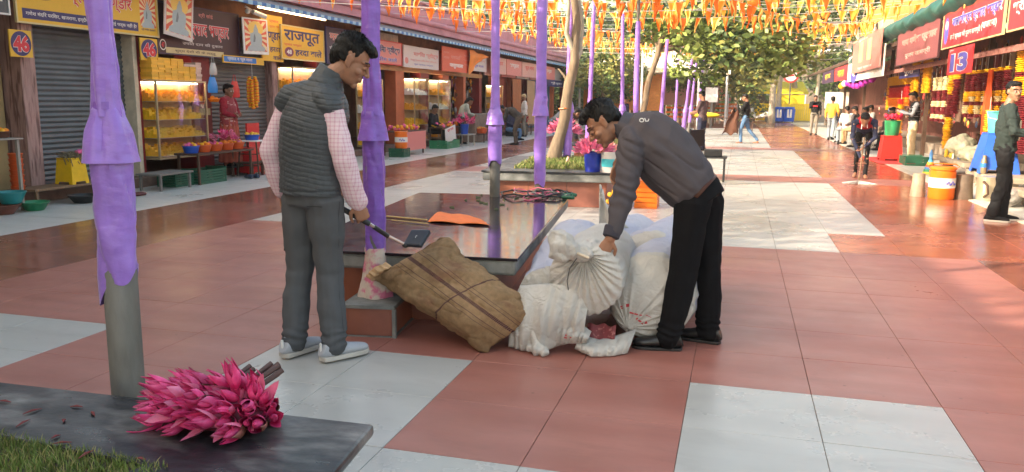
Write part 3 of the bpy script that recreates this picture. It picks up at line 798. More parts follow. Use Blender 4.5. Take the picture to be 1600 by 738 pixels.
for i, (a, b, m_, l_, tx) in enumerate([(29.45, 31.5, P_PINK, 'faded pink signboard behind the third purple pole', 'प्रसाद'), (31.6, 33.9, P_SALM, 'washed-out salmon signboard right of the third purple pole', 'भण्डार'), (34.0, 36.6, P_PINK, 'faded pink signboard left of the fourth purple pole', 'फूल माला'), (36.7, 40.4, P_SALM, 'long faded salmon signboard between the fourth and fifth purple poles', 'प्रसाद भण्डार')]):
    board('shop_signboard', l_, 'L', a, b, 2.42, 3.05, -9.12, m_, [(tx, 0, .1, .6, .3, P_RED if m_ is P_PINK else P_WHT, .02)])
board('shop_signboard', 'small navy sign with white lettering above the blue doors of the left row', 'L', 38.0, 43.0, 2.10, 2.42, -9.05, P_NAVY, [('श्री पूजन', 0, 0, .5, .5, P_WHT, .03)])
# saffron cloth thrown over the sign
mb = MB()
mb.grid(14, 10, lambda u, v: (-9.05+.04*math.sin(9*u)+.03*math.sin(6*v), 26.75+2.3*u*(1-.35*v), 3.12-.12*u-.85*v*(1-.9*u)+.02*math.sin(12*u)))
tag(mb.build('saffron_cloth', mat('saffron_cloth', (.80, .22, .015), .6, var=.1)), 'saffron cloth draped over the corner of the orange red banner', 'cloth')
# tube lamp above the mustard sign and small bulbs
tl = thing('tube_lamp', 'lit warm tube lamp slanting under the blue awning edge', 'lamp', (-9.1, 15.2, 3.14), world=True)
LAMPM = mat('lit_tube', (1, .9, .7), .5, emis=(1, .72, .35), estr=5, var=0)
MB().tube([(-9.0, 13.98, 3.16), (-9.0, 16.6, 3.16)], .016, 8).build('tube', LAMPM, tl)
MB().box(-9.05, -9.02, 13.9, 16.7, 3.165, 3.2).build('fitting', DWOOD, tl, smooth=False)
# camera above the poster
sc_ = thing('security_camera', 'small white bullet camera above the statue poster', 'camera', (-9.1, 14.1, 3.05), world=True)
MB().tube([(-9.1, 13.95, 3.07), (-9.02, 14.25, 3.0)], .045, 12).build('camera_body', WHITE, sc_)
MB().tube([(-9.2, 13.85, 3.16), (-9.12, 14.0, 3.08)], .02, 8).build('bracket', WHITE, sc_)
MB().ell((-9.1, 13.78, 3.06), .05, 12, 8).build('mounting_ball', WHITE, sc_)

# ---- stock in front of the left shops
def glass_case(y0, y1, label, fill, top=True, x0=-9.5, x1=-9.12, z0=.42, z1=1.72, warm=1.2, slant=True, seed=1):
    t = thing('display_case', label, 'display case', ((x0+x1)/2, (y0+y1)/2, z0), world=True)
    mb = MB(); f = .03
    for y in (y0, y1-f):
        for x in (x0, x1-f): mb.box(x, x+f, y, y+f, z0, z1)
    for z in (z0, z1-f): 
        mb.box(x1-f+.001, x1-.001, y0+f, y1-f, z, z+f); mb.box(x0+.001, x0+f-.001, y0+f, y1-f, z, z+f)
        mb.box(x0+f, x1-f, y0+.001, y0+f-.001, z, z+f); mb.box(x0+f, x1-f, y1-f+.001, y1-.001, z, z+f)
    mb.build('frame', mat('case_frame', (.42, .33, .2), .4, metal=.3), t, smooth=False)
    MB().box(x0+.002, x0+.01, y0+f, y1-f, z0+f, z1-f).build('back_panel', mat('case_back', (.40, .28, .14), .6), t, smooth=False)
    r = random.Random(seed)
    n = 4
    for k in range(n):
        z = z0+.05+(z1-z0-.1)*k/n
        MB().box(x0+.012, x1-.04, y0+f, y1-f, z-.008, z).build('shelf', ALU, t, smooth=False)
        if fill[k % len(fill)] is None: continue
        m_ = fill[k % len(fill)]
        mb = MB()
        ny = max(3, int((y1-y0)/.07))
        for a in range(ny):
            for b in range(5):
                hh = .03+r.uniform(.0, .08)
                yy = y0+f+(y1-y0-2*f)*(a+.06)/ny; dy = (y1-y0-2*f)/ny*.88
                if r.random() < .08: continue
                mb.box(x0+.02+.06*b, x0+.075+.06*b, yy, yy+dy, z+.001, z+hh+(.10-.025*b if slant else 0))
        mb.build('sweets_tray', m_, t, smooth=False, kind=None)
    MB().box(x1-.009, x1-.004, y0+f, y1-f, z0+f, z1-f).build('glass_front', GLASS, t, smooth=False)
    MB().box(x0+.05, x0+.09, y0+.06, y1-.06, z1-f-.03, z1-f-.005).build('strip_light', mat('case_light', (1, .95, .8), .5, emis=(1, .85, .6), estr=6*warm, var=0), t, smooth=False)
    return t
BOXY = mat('yellow_card_box', (.80, .42, .04), .5, var=.15, rand=.15)
SW2 = mat('golden_sweets', (.75, .36, .03), .5, var=.25, vs=40)
glass_case(11.14, 12.44, 'glass case of yellow sweets with stacked boxes on top, beside the woman shopkeeper', [BOXY, SWEET, SWEET, SW2], seed=2)
r = random.Random(9)
bm0 = MB().box(-.11, .11, -.075, .075, 0, .038).mesh('sweet_box', BOXY, smooth=False)
bm1 = MB().box(-.11, .11, -.075, .075, 0, .038).mesh('sweet_box', mat('white_card_box', (.6, .42, .35), .5, rand=.2), smooth=False)
for col in range(8):
    nz_ = 9 if col < 5 else (7 if col < 7 else 8)
    for k in range(nz_):
        o = link('sweet_box', bm1 if col == 7 or (col > 4 and k > 5) else bm0, loc=(-9.27+r.uniform(-.01, .01), 11.2+col*.158+r.uniform(-.006, .006), 1.722+k*.0395), label='yellow card sweet box in the stacks on top of the display case' if not (col == 7 or (col > 4 and k > 5)) else 'pale card sweet box in the right-hand stacks on top of the display case', cat='box', group='sweet boxes stacked on the display case')
glass_case(15.35, 16.8, 'warmly lit glass case glowing behind the standing man\'s shoulder', [BOXY, SWEET, BOXY, SW2], warm=3, z1=2.1, seed=4)
glass_case(19.0, 19.85, 'narrow lit glass case seen between the near man\'s pole and the orange wall', [SWEET, SW2, WHITE, BOXY], z0=.2, z1=1.95, warm=1.6, seed=5)
glass_case(22.0, 23.15, 'tall lit glass case of yellow sweets behind the seated person in black', [SWEET, SWEET, SW2, WHITE], z0=.2, z1=2.05, warm=1.6, seed=6)
glass_case(23.95, 25.05, 'tall lit glass case of yellow sweets right of the seated person in black', [SW2, SWEET, WHITE, BOXY], z0=.2, z1=2.05, warm=1.6, seed=7)
glass_case(30.0, 31.15, 'dim glass cabinet behind the third purple pole', [SW2, WHITE, SW2, BOXY], z0=.2, z1=2.0, warm=.5, seed=8)
# dark stock hanging inside the mixed-goods shop
mb = MB(); r = random.Random(3)
for k in range(330):
    y = r.uniform(25.7, 29.9); z = r.uniform(.6, 2.3); s_ = r.uniform(.03, .09)
    mb.ell((-9.75+r.uniform(-.1, .1), y, z), (s_*.6, s_, s_*1.2), 6, 4, r.randrange(5))
mb.build('hanging_trinkets', [mat('trinket_brown', (.18,.09,.06),.6), mat('trinket_rose', (.35,.12,.14),.6), mat('trinket_grey', (.3,.28,.26),.6), SW2, DWOOD], lb, kind='stuff')

# fruit and flower display table in front of case 47
def table(label, x0, x1, y0, y1, z, m_=DWOOD, name='low_table', t_=.03):
    t = thing(name, label, 'table', ((x0+x1)/2, (y0+y1)/2, 0), world=True)
    MB().box(x0, x1, y0, y1, z-t_, z).build('table_top', m_, t, smooth=False, bev=.004)
    for x in (x0+.03, x1-.06):
        for y in (y0+.04, y1-.08): MB().box(x, x+.035, y, y+.035, 0, z-t_-.001).build('leg', m_, t, smooth=False)
    return t
table('narrow dark plank table carrying the row of orange offering baskets', -9.02, -8.55, 11.35, 12.95, .52)
def basket(x, y, z, r0, m_, label, fillm, n=14, h=.11, group='small offering baskets', seed=1, name='offering_basket', cat='basket'):
    t = thing(name, label, cat, (x, y, z), group=group)
    MB().lathe([(r0*.72, 0), (r0*.8, .004), (r0, h), (r0*1.06, h+.004), (r0*1.04, h+.014), (r0*.95, h+.008), (r0*.7, .015)], n=20).build('basket', m_, t)
    q = random.Random(seed); mb = MB()
    for k in range(n):
        a = q.uniform(0, 2*PI); d = r0*.75*math.sqrt(q.random())
        mb.ell((d*math.cos(a), d*math.sin(a), h+.01+q.uniform(0, .05)*(1-d/r0)), q.uniform(.024, .036), 8, 6, q.randrange(len(fillm)))
    mb.build('flowers', fillm, t)
    return t
ORP = mat('orange_plastic', (.62, .10, .02), .4)
LPINK = mat('pink_flowers', (.70, .10, .28), .6, var=.3, vs=30)
for k, (m_, fl, lab) in enumerate([(BLUE, [YELLOW, LPINK], 'blue basket of yellow and pink flowers, first of the row on the plank table'), (ORP, [ORANGE, YELLOW], 'orange basket of marigolds next to the blue basket'),
        (ORP, [LPINK, YELLOW], 'orange basket topped with pink blossoms, middle of the row'), (ORP, [ORANGE], 'orange basket of orange marigolds right of the pink one'), (ORP, [ORANGE, YELLOW], 'orange basket at the right end of the plank table')]):
    basket(-8.78, 11.48+.32*k, .52, .135, m_, lab, fl, seed=k+3)
MB_ = MB()
# lotus bunch on the case table
def small_lotus(x, y, z, n, sc, label, seed=1, spread=.12, parent=None, name='lotus_bunch', pm=None):
    t = thing(name, label, 'flowers', (x, y, z)); q = random.Random(seed)
    for k in range(n):
        a = q.uniform(0, 2*PI); d = spread*math.sqrt(q.random())
        mb = MB(); c_ = Vector((d*math.cos(a), d*math.sin(a), q.uniform(.0, .4)*spread+.5*(spread-d)))
        up = Vector((d*math.cos(a)*3, d*math.sin(a)*3, .25)).normalized()
        for j in range(7):
            w = 2*PI*j/7+q.random(); side = up.orthogonal().normalized(); side = Matrix.Rotation(w, 3, up) @ side
            tip = c_+(up*.9+side*.5)*sc
            midp = c_+(up*.45+side*.42)*sc
            tw = up.cross(side)
            mb.add([c_, midp+tw*.16*sc, tip, midp-tw*.16*sc], [(0,1,2),(0,2,3)])
        mb.build('blossom', pm or (PETAL if q.random() < .6 else PETAL2), t, smooth=False)
    return t
small_lotus(-8.7, 12.25, .68, 16, .11, 'pink lotus heads standing behind the offering baskets', 4, .22)
# green crates below the table
def crate(x0, x1, y0, y1, z0, z1, m_, label, name='plastic_crate', group=None):
    t = thing(name, label, 'crate', ((x0+x1)/2, (y0+y1)/2, z0), world=True, group=group)
    mb = MB(); w = .012
    mb.box(x0, x1, y0, y1, z0, z0+w)
    n = 5
    for k in range(n):
        a = z0+w+(z1-z0-w)*k/n+.004; b = a+(z1-z0-w)/n-.010
        mb.box(x0, x0+w, y0, y1, a, b); mb.box(x1-w, x1, y0, y1, a, b)
        mb.box(x0+w+.0005, x1-w-.0005, y0, y0+w, a, b); mb.box(x0+w+.0005, x1-w-.0005, y1-w, y1, a, b)
    mb.build('slatted_sides', m_, t, smooth=False)
    e = .02
    for x in (x0-.003, x1+.003-e):
        for y in (y0-.003, y1+.003-e): MB().box(x, x+e, y, y+e, z0+.001, z1).build('corner_post', m_, t, smooth=False)
    MB().box(x0-.006, x1+.006, y0-.006, y0+.014, z1, z1+.02).build('rim', m_, t, smooth=False); MB().box(x0-.006, x1+.006, y1-.014, y1+.006, z1, z1+.02).build('rim', m_, t, smooth=False)
    return t
DG = mat('dark_green_plastic', (.015, .10, .055), .5)
crate(-9.0, -8.6, 11.45, 12.15, 0, .24, DG, 'dark green slatted crate under the plank table')
crate(-9.05, -8.7, 10.95, 11.4, 0, .2, DG, 'dark green crate half hidden behind the grey bench, left of the larger one')
table('low grey bench in front of the second number 46 plate', -8.95, -8.5, 10.35, 11.15, .27, mat('grey_bench', (.17,.16,.15),.7), name='bench')
table('long low wooden bench carrying the yellow stool', -9.15, -8.75, 8.3, 9.95, .24, WOOD, name='bench')
# yellow stool with dry stalks and a pink cloth
def plastic_stool(x, y, z, w, h, m_, label, group=None, rz=0, taper=.80, hole=True):
    t = thing('plastic_stool', label, 'stool', (x, y, z), rz, group)
    mb = MB(); a, b = w/2, w/2*taper; n = 4
    def corner(s, zz, sx, sy): return (sx*s, sy*s, zz)
    # four splayed side panels with an arched gap at the foot
    for k in range(4):
        M_ = Matrix.Rotation(PI/2*k, 4, 'Z')
        pts = [(-a, 0), (-a*.62, 0), (-a*.55, h*.10), (a*.55, h*.10), (a*.62, 0), (a, 0), (b, h-.01), (-b, h-.01)]
        th = .006
        vs = []
        for yy in (0, th):
            for px_, pz in pts:
                off = a+(b-a)*pz/h
                vs.append(M_ @ Vector((px_, -off+yy, pz)))
        L_n = len(pts)
        mb.add(vs, [tuple(range(L_n)), tuple(range(2*L_n-1, L_n-1, -1))]+[(i, i+L_n, (i+1) % L_n+L_n, (i+1) % L_n) for i in range(L_n)])
    mb.build('legs', m_, t, smooth=False)
    MB().box(-b-.006, b+.006, -b-.006, b+.006, h-.0095, h+.012).build('seat', m_, t, smooth=False, bev=.01)
    return t
plastic_stool(-8.93, 9.1, .24, .30, .35, mat('yellow_plastic', (.72, .45, .01), .4), 'yellow plastic stool on the low wooden bench by the closed shutter')
mb = MB(); r = random.Random(11)
for k in range(60):
    a = r.uniform(-.14, .14); mb.tube([(-8.93+r.uniform(-.1, .1), 9.1+a, .61+r.uniform(0, .06)), (-8.93+r.uniform(-.13, .13), 9.1+a+r.uniform(-.12, .12), .62+r.uniform(0, .07)), (-8.86+r.uniform(-.06, .09), 9.1+a+r.uniform(-.1, .15), .63-r.uniform(0, .14))], .006, 5)
tag(mb.build('dry_stalks', mat('dry_stalks', (.16,.13,.08),.8,var=.4,vs=20)), 'heap of dry brown stalks lying on the yellow stool', 'stalks')
mb = MB(); mb.ell((-8.92, 9.28, .66), (.07, .09, .045), 12, 8)
mb.ell((-8.88, 9.20, .67), (.05, .06, .035), 10, 8)
tag(link('pink_cloth', remesh(mb, .01, 2, lambda co, no: nz(co, 30)*.012, LPINK, 'pink_cloth')), 'crumpled pink cloth on the right of the yellow stool', 'cloth')
# basins below, slippers, orange pots
def bowl(x, y, z, r0, h, m_, label, name='basin', group=None):
    o = MB().lathe([(r0*.55, 0), (r0*.62, .003), (r0, h), (r0*1.05, h+.003), (r0*1.05, h+.012), (r0*.96, h+.01), (r0*.6, .012)], n=24).build(name, m_)
    o.location = (x, y, z); return tag(o, label, 'basin', group)
bowl(-8.62, 8.15, 0, .17, .10, GREEN, 'shallow green basin on the floor left of the yellow stool')
bowl(-8.62, 8.95, 0, .19, .10, BLACK, 'black basin under the low wooden bench')
bowl(-8.7, 7.75, 0, .2, .11, mat('brown_plastic', (.16,.05,.03),.4), 'brown basin at the left edge of the picture')
bowl(-8.66, 7.85, .12, .17, .14, mat('teal_plastic', (.02,.22,.24),.4), 'teal basin stacked at the left edge of the picture')
table('small metal-topped table with marigold bowls at the left edge', -9.2, -8.7, 7.3, 8.15, .92, mat('tin_top', (.3,.27,.24),.5), t_=.02)
for k in range(7):
    o = MB().lathe([(.055, 0), (.085, .12), (.09, .125), (.088, .13), (.08, .125)], n=16).build('orange_pot', ORP)
    o.location = (-9.0, 8.28, .16+k*.07); tag(o, 'orange plastic pot in the tall stack beside the marigold table', 'pot', 'stacked orange pots')
for k, y in enumerate((7.72, 8.02)):
    basket(-8.95, y, .92, .13, mat('brown_basket', (.12,.05,.03),.7), ['brown bowl of marigolds at the very left edge', 'brown bowl heaped with orange marigolds beside the orange pots'][k], [ORANGE, ORANGE, YELLOW], 16, .07, seed=k, name='marigold_bowl', cat='bowl', group='marigold bowls')
mb = MB()
mb.capsule([(-8.6, 9.75, .025), (-8.5, 9.95, .03)], [(.05, .025), (.045, .022)]); mb.capsule([(-8.5, 9.68, .025), (-8.42, 9.9, .03)], [(.05, .025), (.045, .022)])
tag(mb.build('slippers', mat('dark_red_leather', (.10,.02,.02),.6)), 'pair of dark slippers lying by the low wooden bench', 'slippers')
def shoe_pair(x, y, lab, m_, rz=0):
    t = thing('shoe_pair', lab, 'shoes', (x, y, 0), rz)
    for s in (-1, 1):
        mb = MB(); mb.loft([((s*.06, -.13, .035), .025, .03, (1,0,0)), ((s*.06, -.1, .045), .036, .042, (1,0,0)), ((s*.06, 0, .04), .04, .038, (1,0,0)), ((s*.06, .1, .03), .045, .028, (1,0,0)), ((s*.06, .14, .025), .03, .02, (1,0,0))], 12); mb.build('shoe', m_, t)
    return t
shoe_pair(-8.45, 12.7, 'dark sports shoes on the paving before the dark stool', mat('navy_shoe', (.04,.06,.10),.5), R(60))
shoe_pair(-8.35, 14.0, 'grey sandals on the paving in front of the closed brown shutter', mat('grey_sandal', (.12,.12,.12),.6), R(70))
# dark wooden stool with blue bowl in front of the woman
def wood_stool(x, y, z, w, h, m_, label, rz=0):
    t = thing('wooden_stool', label, 'stool', (x, y, z), rz)
    MB().box(-w/2, w/2, -w/2, w/2, h-.025, h).build('seat', WHITE if 'white' in label else m_, t, smooth=False, bev=.004)
    for sx in (-1, 1):
        for sy in (-1, 1): MB().tube([(sx*w*.58, sy*w*.58, 0), (sx*w*.42, sy*w*.42, h-.026)], .016, 8).build('leg', m_, t)
    mb = MB()
    for zz in (h*.3, h*.62):
        k = w*(.58-.16*zz/h); mb.tube([(-k,-k,zz),(k,-k,zz),(k,k,zz),(-k,k,zz),(-k,-k,zz)], .010, 6)
    mb.build('rails', m_, t)
    return t
wood_stool(-8.75, 13.2, 0, .36, .66, DWOOD, 'dark wooden stool with a white top carrying the blue flower bowl', R(8))
basket(-8.75, 13.2, .66, .14, BLUE, 'blue bowl of yellow flowers on the white-topped stool', [SWEET, YELLOW], 16, .09, None, 5, name='flower_bowl', cat='bowl')
table('low wooden bench right of the dark stool, before the brown shutter', -9.0, -8.6, 13.45, 14.4, .27, WOOD, name='bench')
table('low dark bench left of the dark stool', -9.0, -8.6, 12.95, 13.4, .26, DWOOD, name='bench')
plastic_stool(-8.95, 13.35, .0, .42, .5, RED, 'red plastic stool behind the dark wooden stool')
mb = MB(); mb.box(-9.2, -9.17, 13.68, 14.1, .3, .95, M=None); o = mb.build('red_board', mat('red_sheet', (.6,.03,.03), .4), smooth=False); tag(o, 'bright red plastic sheet leaning on the brown shutter', 'board')
# hanging garland and bags
hg = thing('marigold_garland_bunch', 'thick bunch of orange marigold garlands hanging before the brown shutter', 'garland', (-9.12, 13.86, 1.2), world=True)
mb = MB(); r = random.Random(8)
for s_ in range(6):
    for k in range(17):
        a = 2*PI*s_/6; z = 1.30+k*.033
        rr_ = .085 if 2 < k < 15 else .06
        z2 = z-.03*(s_ % 3)
        mb.ell((-9.12+rr_*math.cos(a), 13.86+rr_*1.2*math.sin(a), z2), (.034, .04, .021), 8, 5, (k+s_) % 2)
mb.build('flower_strings', [YELLOW, ORANGE], hg)
MB().tube([(-9.12, 13.86, 1.85), (-9.12, 13.86, 2.1)], .004, 6).build('cord', WHITE, hg)
def bag(y, z0, z1, w, m_, lab, x=-9.15):
    mb = MB(); mb.loft([((x, y, z0), w*.5, .03, (0,1,0)), ((x, y, z0+.03), w*.53, .045, (0,1,0)), ((x, y, (z0+z1)/2), w*.5, .04, (0,1,0)), ((x, y, z1), w*.30, .02, (0,1,0))], 14)
    mb.tube([(x, y-w*.2, z1-.01), (x, y-w*.08, z1+.12), (x, y+w*.08, z1+.12), (x, y+w*.2, z1-.01)], .006, 6)
    tag(mb.build('carrier_bag', m_), lab, 'bag', 'carrier bags on the maroon pier')
bag(12.66, 1.52, 1.80, .26, mat('azure_bag', (.02,.22,.62),.35), 'azure blue carrier bag hanging left of the woman\'s head')
bag(13.32, 1.44, 1.74, .28, RED, 'red carrier bag hanging right of the woman\'s head')
bag(12.70, 1.84, 2.05, .20, mat('clear_bag', (.45,.43,.42),.2), 'pale translucent bag hanging above the blue carrier bag')
basket(-9.2, 12.75, 1.36, .10, ORANGE, 'small orange garland hanging below the blue carrier bag', [ORANGE], 8, .05, None, 2, name='garland_ring', cat='garland')
MB().box(-9.44, -9.40, 12.62, 12.90, 1.12, 1.24).build('paper_notice', P_CREAM, lb, smooth=False)

# mid-left stalls before the sweet shops (y 19-27)
def stall_table(y0, y1, x0, x1, z, label, cloth, n, seed, fm):
    t = table(label, x0, x1, y0, y1, z, DWOOD)
    if cloth: MB().box(x1+.004, x1+.016, y0, y1, .12, z-.02).build('front_cloth', cloth, t, smooth=False)
    q = random.Random(seed); mb = MB()
    for k in range(n): mb.ell((q.uniform(x0+.05, x1-.05), q.uniform(y0+.05, y1-.05), z+.03+q.uniform(0, .09)), q.uniform(.03, .06), 7, 5, q.randrange(len(fm)))
    tag(mb.build('flower_heap', fm), 'heap of blossoms on the '+label.split(' ', 1)[1][:60] if False else 'loose heap of pink and yellow blossoms on '+('the red-fronted stall table' if cloth is P_SALM else 'the stall beside the seated person in black' if seed == 22 else 'the low table in front of the stooping vendor'), 'flowers', kind='stuff')
    return t
stall_table(18.9, 20.5, -8.75, -8.2, .62, 'flower stall table with a red printed front cloth, right of the near man\'s pole', P_SALM, 46, 21, [LPINK, YELLOW, ORANGE, LPINK])
def jug(x, y, z, r0, h, label, name='water_jug'):
    t = thing(name, label, 'container', (x, y, z))
    MB().lathe([(r0*.92, 0), (r0, .02), (r0, h*.86), (r0*.93, h*.87), (r0*.93, h*.9), (r0*1.03, h*.905), (r0*1.03, h*.97), (r0*.9, h)], n=28).build('body', ORP2, t)
    MB().lathe([(r0*1.012, h*.36), (r0*1.012, h*.66)], n=28, cap=False).build('white_label_band', P_WHT, t)
    MB().tube([(-r0*.95, 0, h*.93), (-r0*1.2, 0, h*1.0), (-r0*.9, 0, h*1.08), (r0*.9, 0, h*1.08), (r0*1.2, 0, h), (r0*.95, 0, h*.93)], .008, 6).build('handle', ORP2, t)
    mb = MB(); q = random.Random(4)
    for k in range(7):
        a = -PI/2+.15+k*.13
        mb.ell((r0*1.02*math.cos(a), r0*1.02*math.sin(a), h*.5+.02*math.sin(k*2)), (.012, .012, .018), 6, 4)
    mb.build('printed_emblem', P_VIO, t)
    return t
ORP2 = mat('orange_drum_plastic', (.78, .17, .01), .35)
jug(-8.15, 18.75, .22, .16, .42, 'orange water jug in front of the red-fronted flower stall')
crate(-8.4, -8.0, 18.55, 18.95, 0, .2, DG, 'green crate under the orange water jug')
stall_table(22.6, 24.3, -8.95, -8.5, .60, 'low display table beside the seated person in black', None, 30, 22, [LPINK, ORANGE, SWEET])
board('paper_sign', 'small white notice with red Hindi lettering propped beside the seated person in black', 'L', 22.6, 23.5, .18, .62, -8.4, P_WHT, [('प्रसाद', 0, .28, .6, .22, P_RED, .03)], tilt=R(-8), thick=.01)
crate(-8.75, -8.2, 22.2, 23.3, 0, .22, GREEN, 'bright green crate in front of the small white notice')
small_lotus(-8.35, 24.2, .68, 24, .13, 'red and pink blossoms in a blue pail beside the stooping vendor', 8, .32)
MB().lathe([(.11, 0), (.14, .3), (.145, .31)], n=18).build('pail', BLUE).location = (-8.35, 24.2, .36); o = bpy.data.objects['pail']; tag(o, 'blue pail holding red and pink blossoms by the stooping vendor', 'pail')
table('low metal stand under the blue pail of blossoms', -8.6, -8.1, 23.9, 24.6, .36, ALU)
basket(-8.5, 26.3, .30, .24, ORP, 'wide orange basket on the floor right of the stooping vendor', [ORANGE, SW2], 12, .16, None, 3)
table('low stand under the wide orange basket', -8.7, -8.25, 26.0, 26.6, .30, DWOOD)
dr = thing('copper_drum', 'copper coloured drum with a cream pot on top, left of the bending man', 'drum', (-8.4, 27.4, 0))
MB().lathe([(.17, 0), (.18, .02), (.18, .56), (.19, .57), (.19, .6), (.12, .61)], n=24).build('drum_body', mat('copper_drum', (.28,.11,.06),.4,metal=.3), dr)
MB().lathe([(.13, .61), (.17, .98), (.19, 1.0), (.16, .98)], n=24).build('cream_pot', CREAM, dr)
mb = MB(); mb.box(-9.1, -8.55, 25.9, 28.9, .0, .95); tag(mb.build('stall_counter', mat('grey_brown_counter', (.19,.14,.11),.7,var=.3), smooth=False, bev=.01), 'grey brown counter of the mixed-goods stall behind the orange basket', 'counter')
table('low wooden bench with shoes, right of the third pole', -8.8, -8.3, 32.6, 34.4, .4, DWOOD, name='bench')
small_lotus(-8.6, 31.5, .55, 14, .14, 'red blossoms heaped by the third purple pole', 9, .4, pm=mat('crimson_blossom', (.5,.02,.06),.6))
MB().box(-8.95, -8.35, 30.9, 32.2, 0, .5).build('dark_chest', BLACK, smooth=False, bev=.03); tag(bpy.data.objects['dark_chest'], 'dark chest under the red blossoms', 'chest')
for k, (y, m_) in enumerate([(33.0, 'rust_curtain'), (35.4, 'tan_curtain')]):
    mb = MB(); mb.grid(30, 6, lambda u, v: (-9.25+.05*math.sin(u*40+v), y+1.3*u, 2.3-2.0*v)); tag(mb.build('cloth_curtain', mat(m_, (.40,.15,.06) if k == 0 else (.42,.27,.15), .7)), ['rust coloured cloth hanging in the far left shops', 'tan cloth hanging left of the blue doors'][k], 'cloth')
# ------------------------------------------------------------------ stalls on the right
rb = thing('stall_row_building', 'row of open market stalls with a tin canopy on the right', 'building', (6, 25, 0), world=True)
RWALL = mat('dusky_red_wall', (.17, .06, .045), .8, var=.4, vs=2)
MB().box(6.6, 7.0, 8, 56, 0, 3.4).build('rear_wall', RWALL, rb, smooth=False)
MB().box(5.3, 6.6, 8, 56, .007, .32).build('raised_floor', mat('stall_floor', (.28,.22,.17),.8,var=.2), rb, smooth=False)
mb = MB(); vs = []; fs = []
for i in range(361):
    y = 8+48*i/360; dz = .02*math.sin(i*PI/2)
    vs += [(4.05, y, 3.12+dz), (7.1, y, 3.75+dz)]
    if i: b0 = 2*(i-1); fs.append((b0, b0+1, b0+3, b0+2))
mb.add(vs, fs); mb.build('tin_canopy', mat('rusty_tin', (.20,.13,.10), .7, var=.3, vs=3, rgb2=(.28,.2,.17), v2=1), rb, smooth=False)
for y in (13.6, 19.0, 24.6, 30.5, 36.5, 43): MB().box(4.9, 5.0, y, y+.1, 0, 3.25).build('post', DWOOD, rb, smooth=False)
MB().box(4.02, 4.12, 8, 56, 3.0, 3.1).build('canopy_beam', DWOOD, rb, smooth=False)
# second canopy behind: upper fascias
MB().box(4.3, 4.4, 18, 34, 3.65, 4.6).build('orange_hoarding', mat('orange_hoarding', (.62,.20,.05),.7,var=.3,vs=3), rb, smooth=False)
# green tarpaulin along the canopy edge
mb = MB()
mb.grid(120, 9, lambda u, v: (3.98-.22*math.sin(v*PI)-.05*mn.noise(Vector((u*60, v*2, 0))), 8+22.8*u, 3.62-.42*v-.10*math.sin(v*PI)*mn.noise(Vector((u*34, 1, v)))-.05*abs(math.sin(u*70))+.05*(1-v)))
tag(mb.build('green_tarpaulin', mat('green_tarp', (.015,.085,.07), .55, var=.25, vs=3)), 'dark green tarpaulin rolled along the right-hand canopy edge', 'tarpaulin')
mb = MB(); mb.capsule([(3.95, 31.3, 3.0), (3.9, 32.8, 2.9)], [(.16, .2), (.1, .13)]); mb.capsule([(3.95, 30.0, 3.5), (3.9, 31.6, 3.35)], [.2, .17])
tag(link('green_tarpaulin', remesh(mb, .03, 3, lambda co, no: nz(co, 5)*.06, MATS['green_tarp'], 'green_tarpaulin')), 'bundled end of green tarpaulin beside the horn speaker', 'tarpaulin')
# signs
def art(t, w, h, y):
    disc(t, -.43*w, -.05*h, .045*w, .36*h, y, P_VIO, 'emblem'); disc(t, -.43*w, .1*h, .03*w, .12*h, y, P_PALE, 'emblem', dy=.002)
    strip(None, t, -.5*w, .5*w, .36*h, .5*h, y, flat('dull_red', (.3,.05,.04)))
board('shop_signboard', 'large red signboard with white and violet Hindi lettering directly above the number 13 plate', 'R', 14.55, 18.55, 2.55, 3.28, 3.92, P_RED,
      [('बालाजीश्वर प्रसाद भण्डार', .07, .12, .78, .36, P_VIO, .04, P_WHT), ('सभी प्रकार की पूजन सामग्री', -.08, -.26, .52, .2, P_WHT, .02), ('(खजराना)', .3, -.22, .22, .2, P_WHT, .02)], frame=P_CREAM, extra=art)
board('shop_signboard', 'red signboard cut by the right edge of the picture', 'R', 11.2, 14.3, 2.56, 3.3, 3.92, P_RED,
      [('श्री गणेश प्रसाद', -.02, -.06, .86, .34, P_WHT, .03), ('फूल माला', -.1, .36, .6, .2, P_YEL, .03)], frame=P_CREAM)
board('number_plate', 'red hexagonal corner plate with a large violet 13', 'R', 15.6, 17.3, 1.98, 2.46, 3.78, P_RED,
      [('13', -.02, -.05, .72, .68, P_VIO, .05, P_WHT), ('दुकान', -.35, .42, .18, .08, P_WHT, .01)], thick=.02)
board('shop_signboard', 'weathered plum signboard with pale red lettering left of the large red one', 'R', 18.95, 23.7, 2.42, 3.22, 3.94, flat('plum_sign', (.20,.06,.07)),
      [('जय गणेश प्रसाद', .04, .16, .8, .3, P_SALM, .035, P_PINK), ('पूजन सामग्री', .04, -.26, .6, .2, P_PINK, .02)], frame=P_DARK)
board('number_plate', 'sun-bleached pink banner with a large cream 11', 'R', 25.1, 31.2, 2.45, 3.55, 3.75, flat('bleached_pink', (.56,.20,.17)),
      [('11', -.02, .08, .42, .58, P_LY, .06), ('दुकान नं.', -.1, .43, .3, .06, P_WHT, .01), ('फूल प्रसाद', .0, -.40, .5, .07, P_WHT, .01)], thick=.02)
board('number_plate', 'white banner with a violet ring and a white 9, showing below the pink banner', 'R', 25.0, 33.0, 2.2, 3.1, 3.84, P_WHT,
      [('9', -.28, -.28, .09, .3, P_WHT, .06), ('प्रसाद', .1, -.3, .3, .16, P_PALE, .02), ('भण्डार', .3, -.3, .2, .16, P_CREAM, .02)],
      extra=lambda t, w, h, y: disc(t, -.28*w, -.27*h, .11*w, .30*h, y, P_VIO), thick=.02)
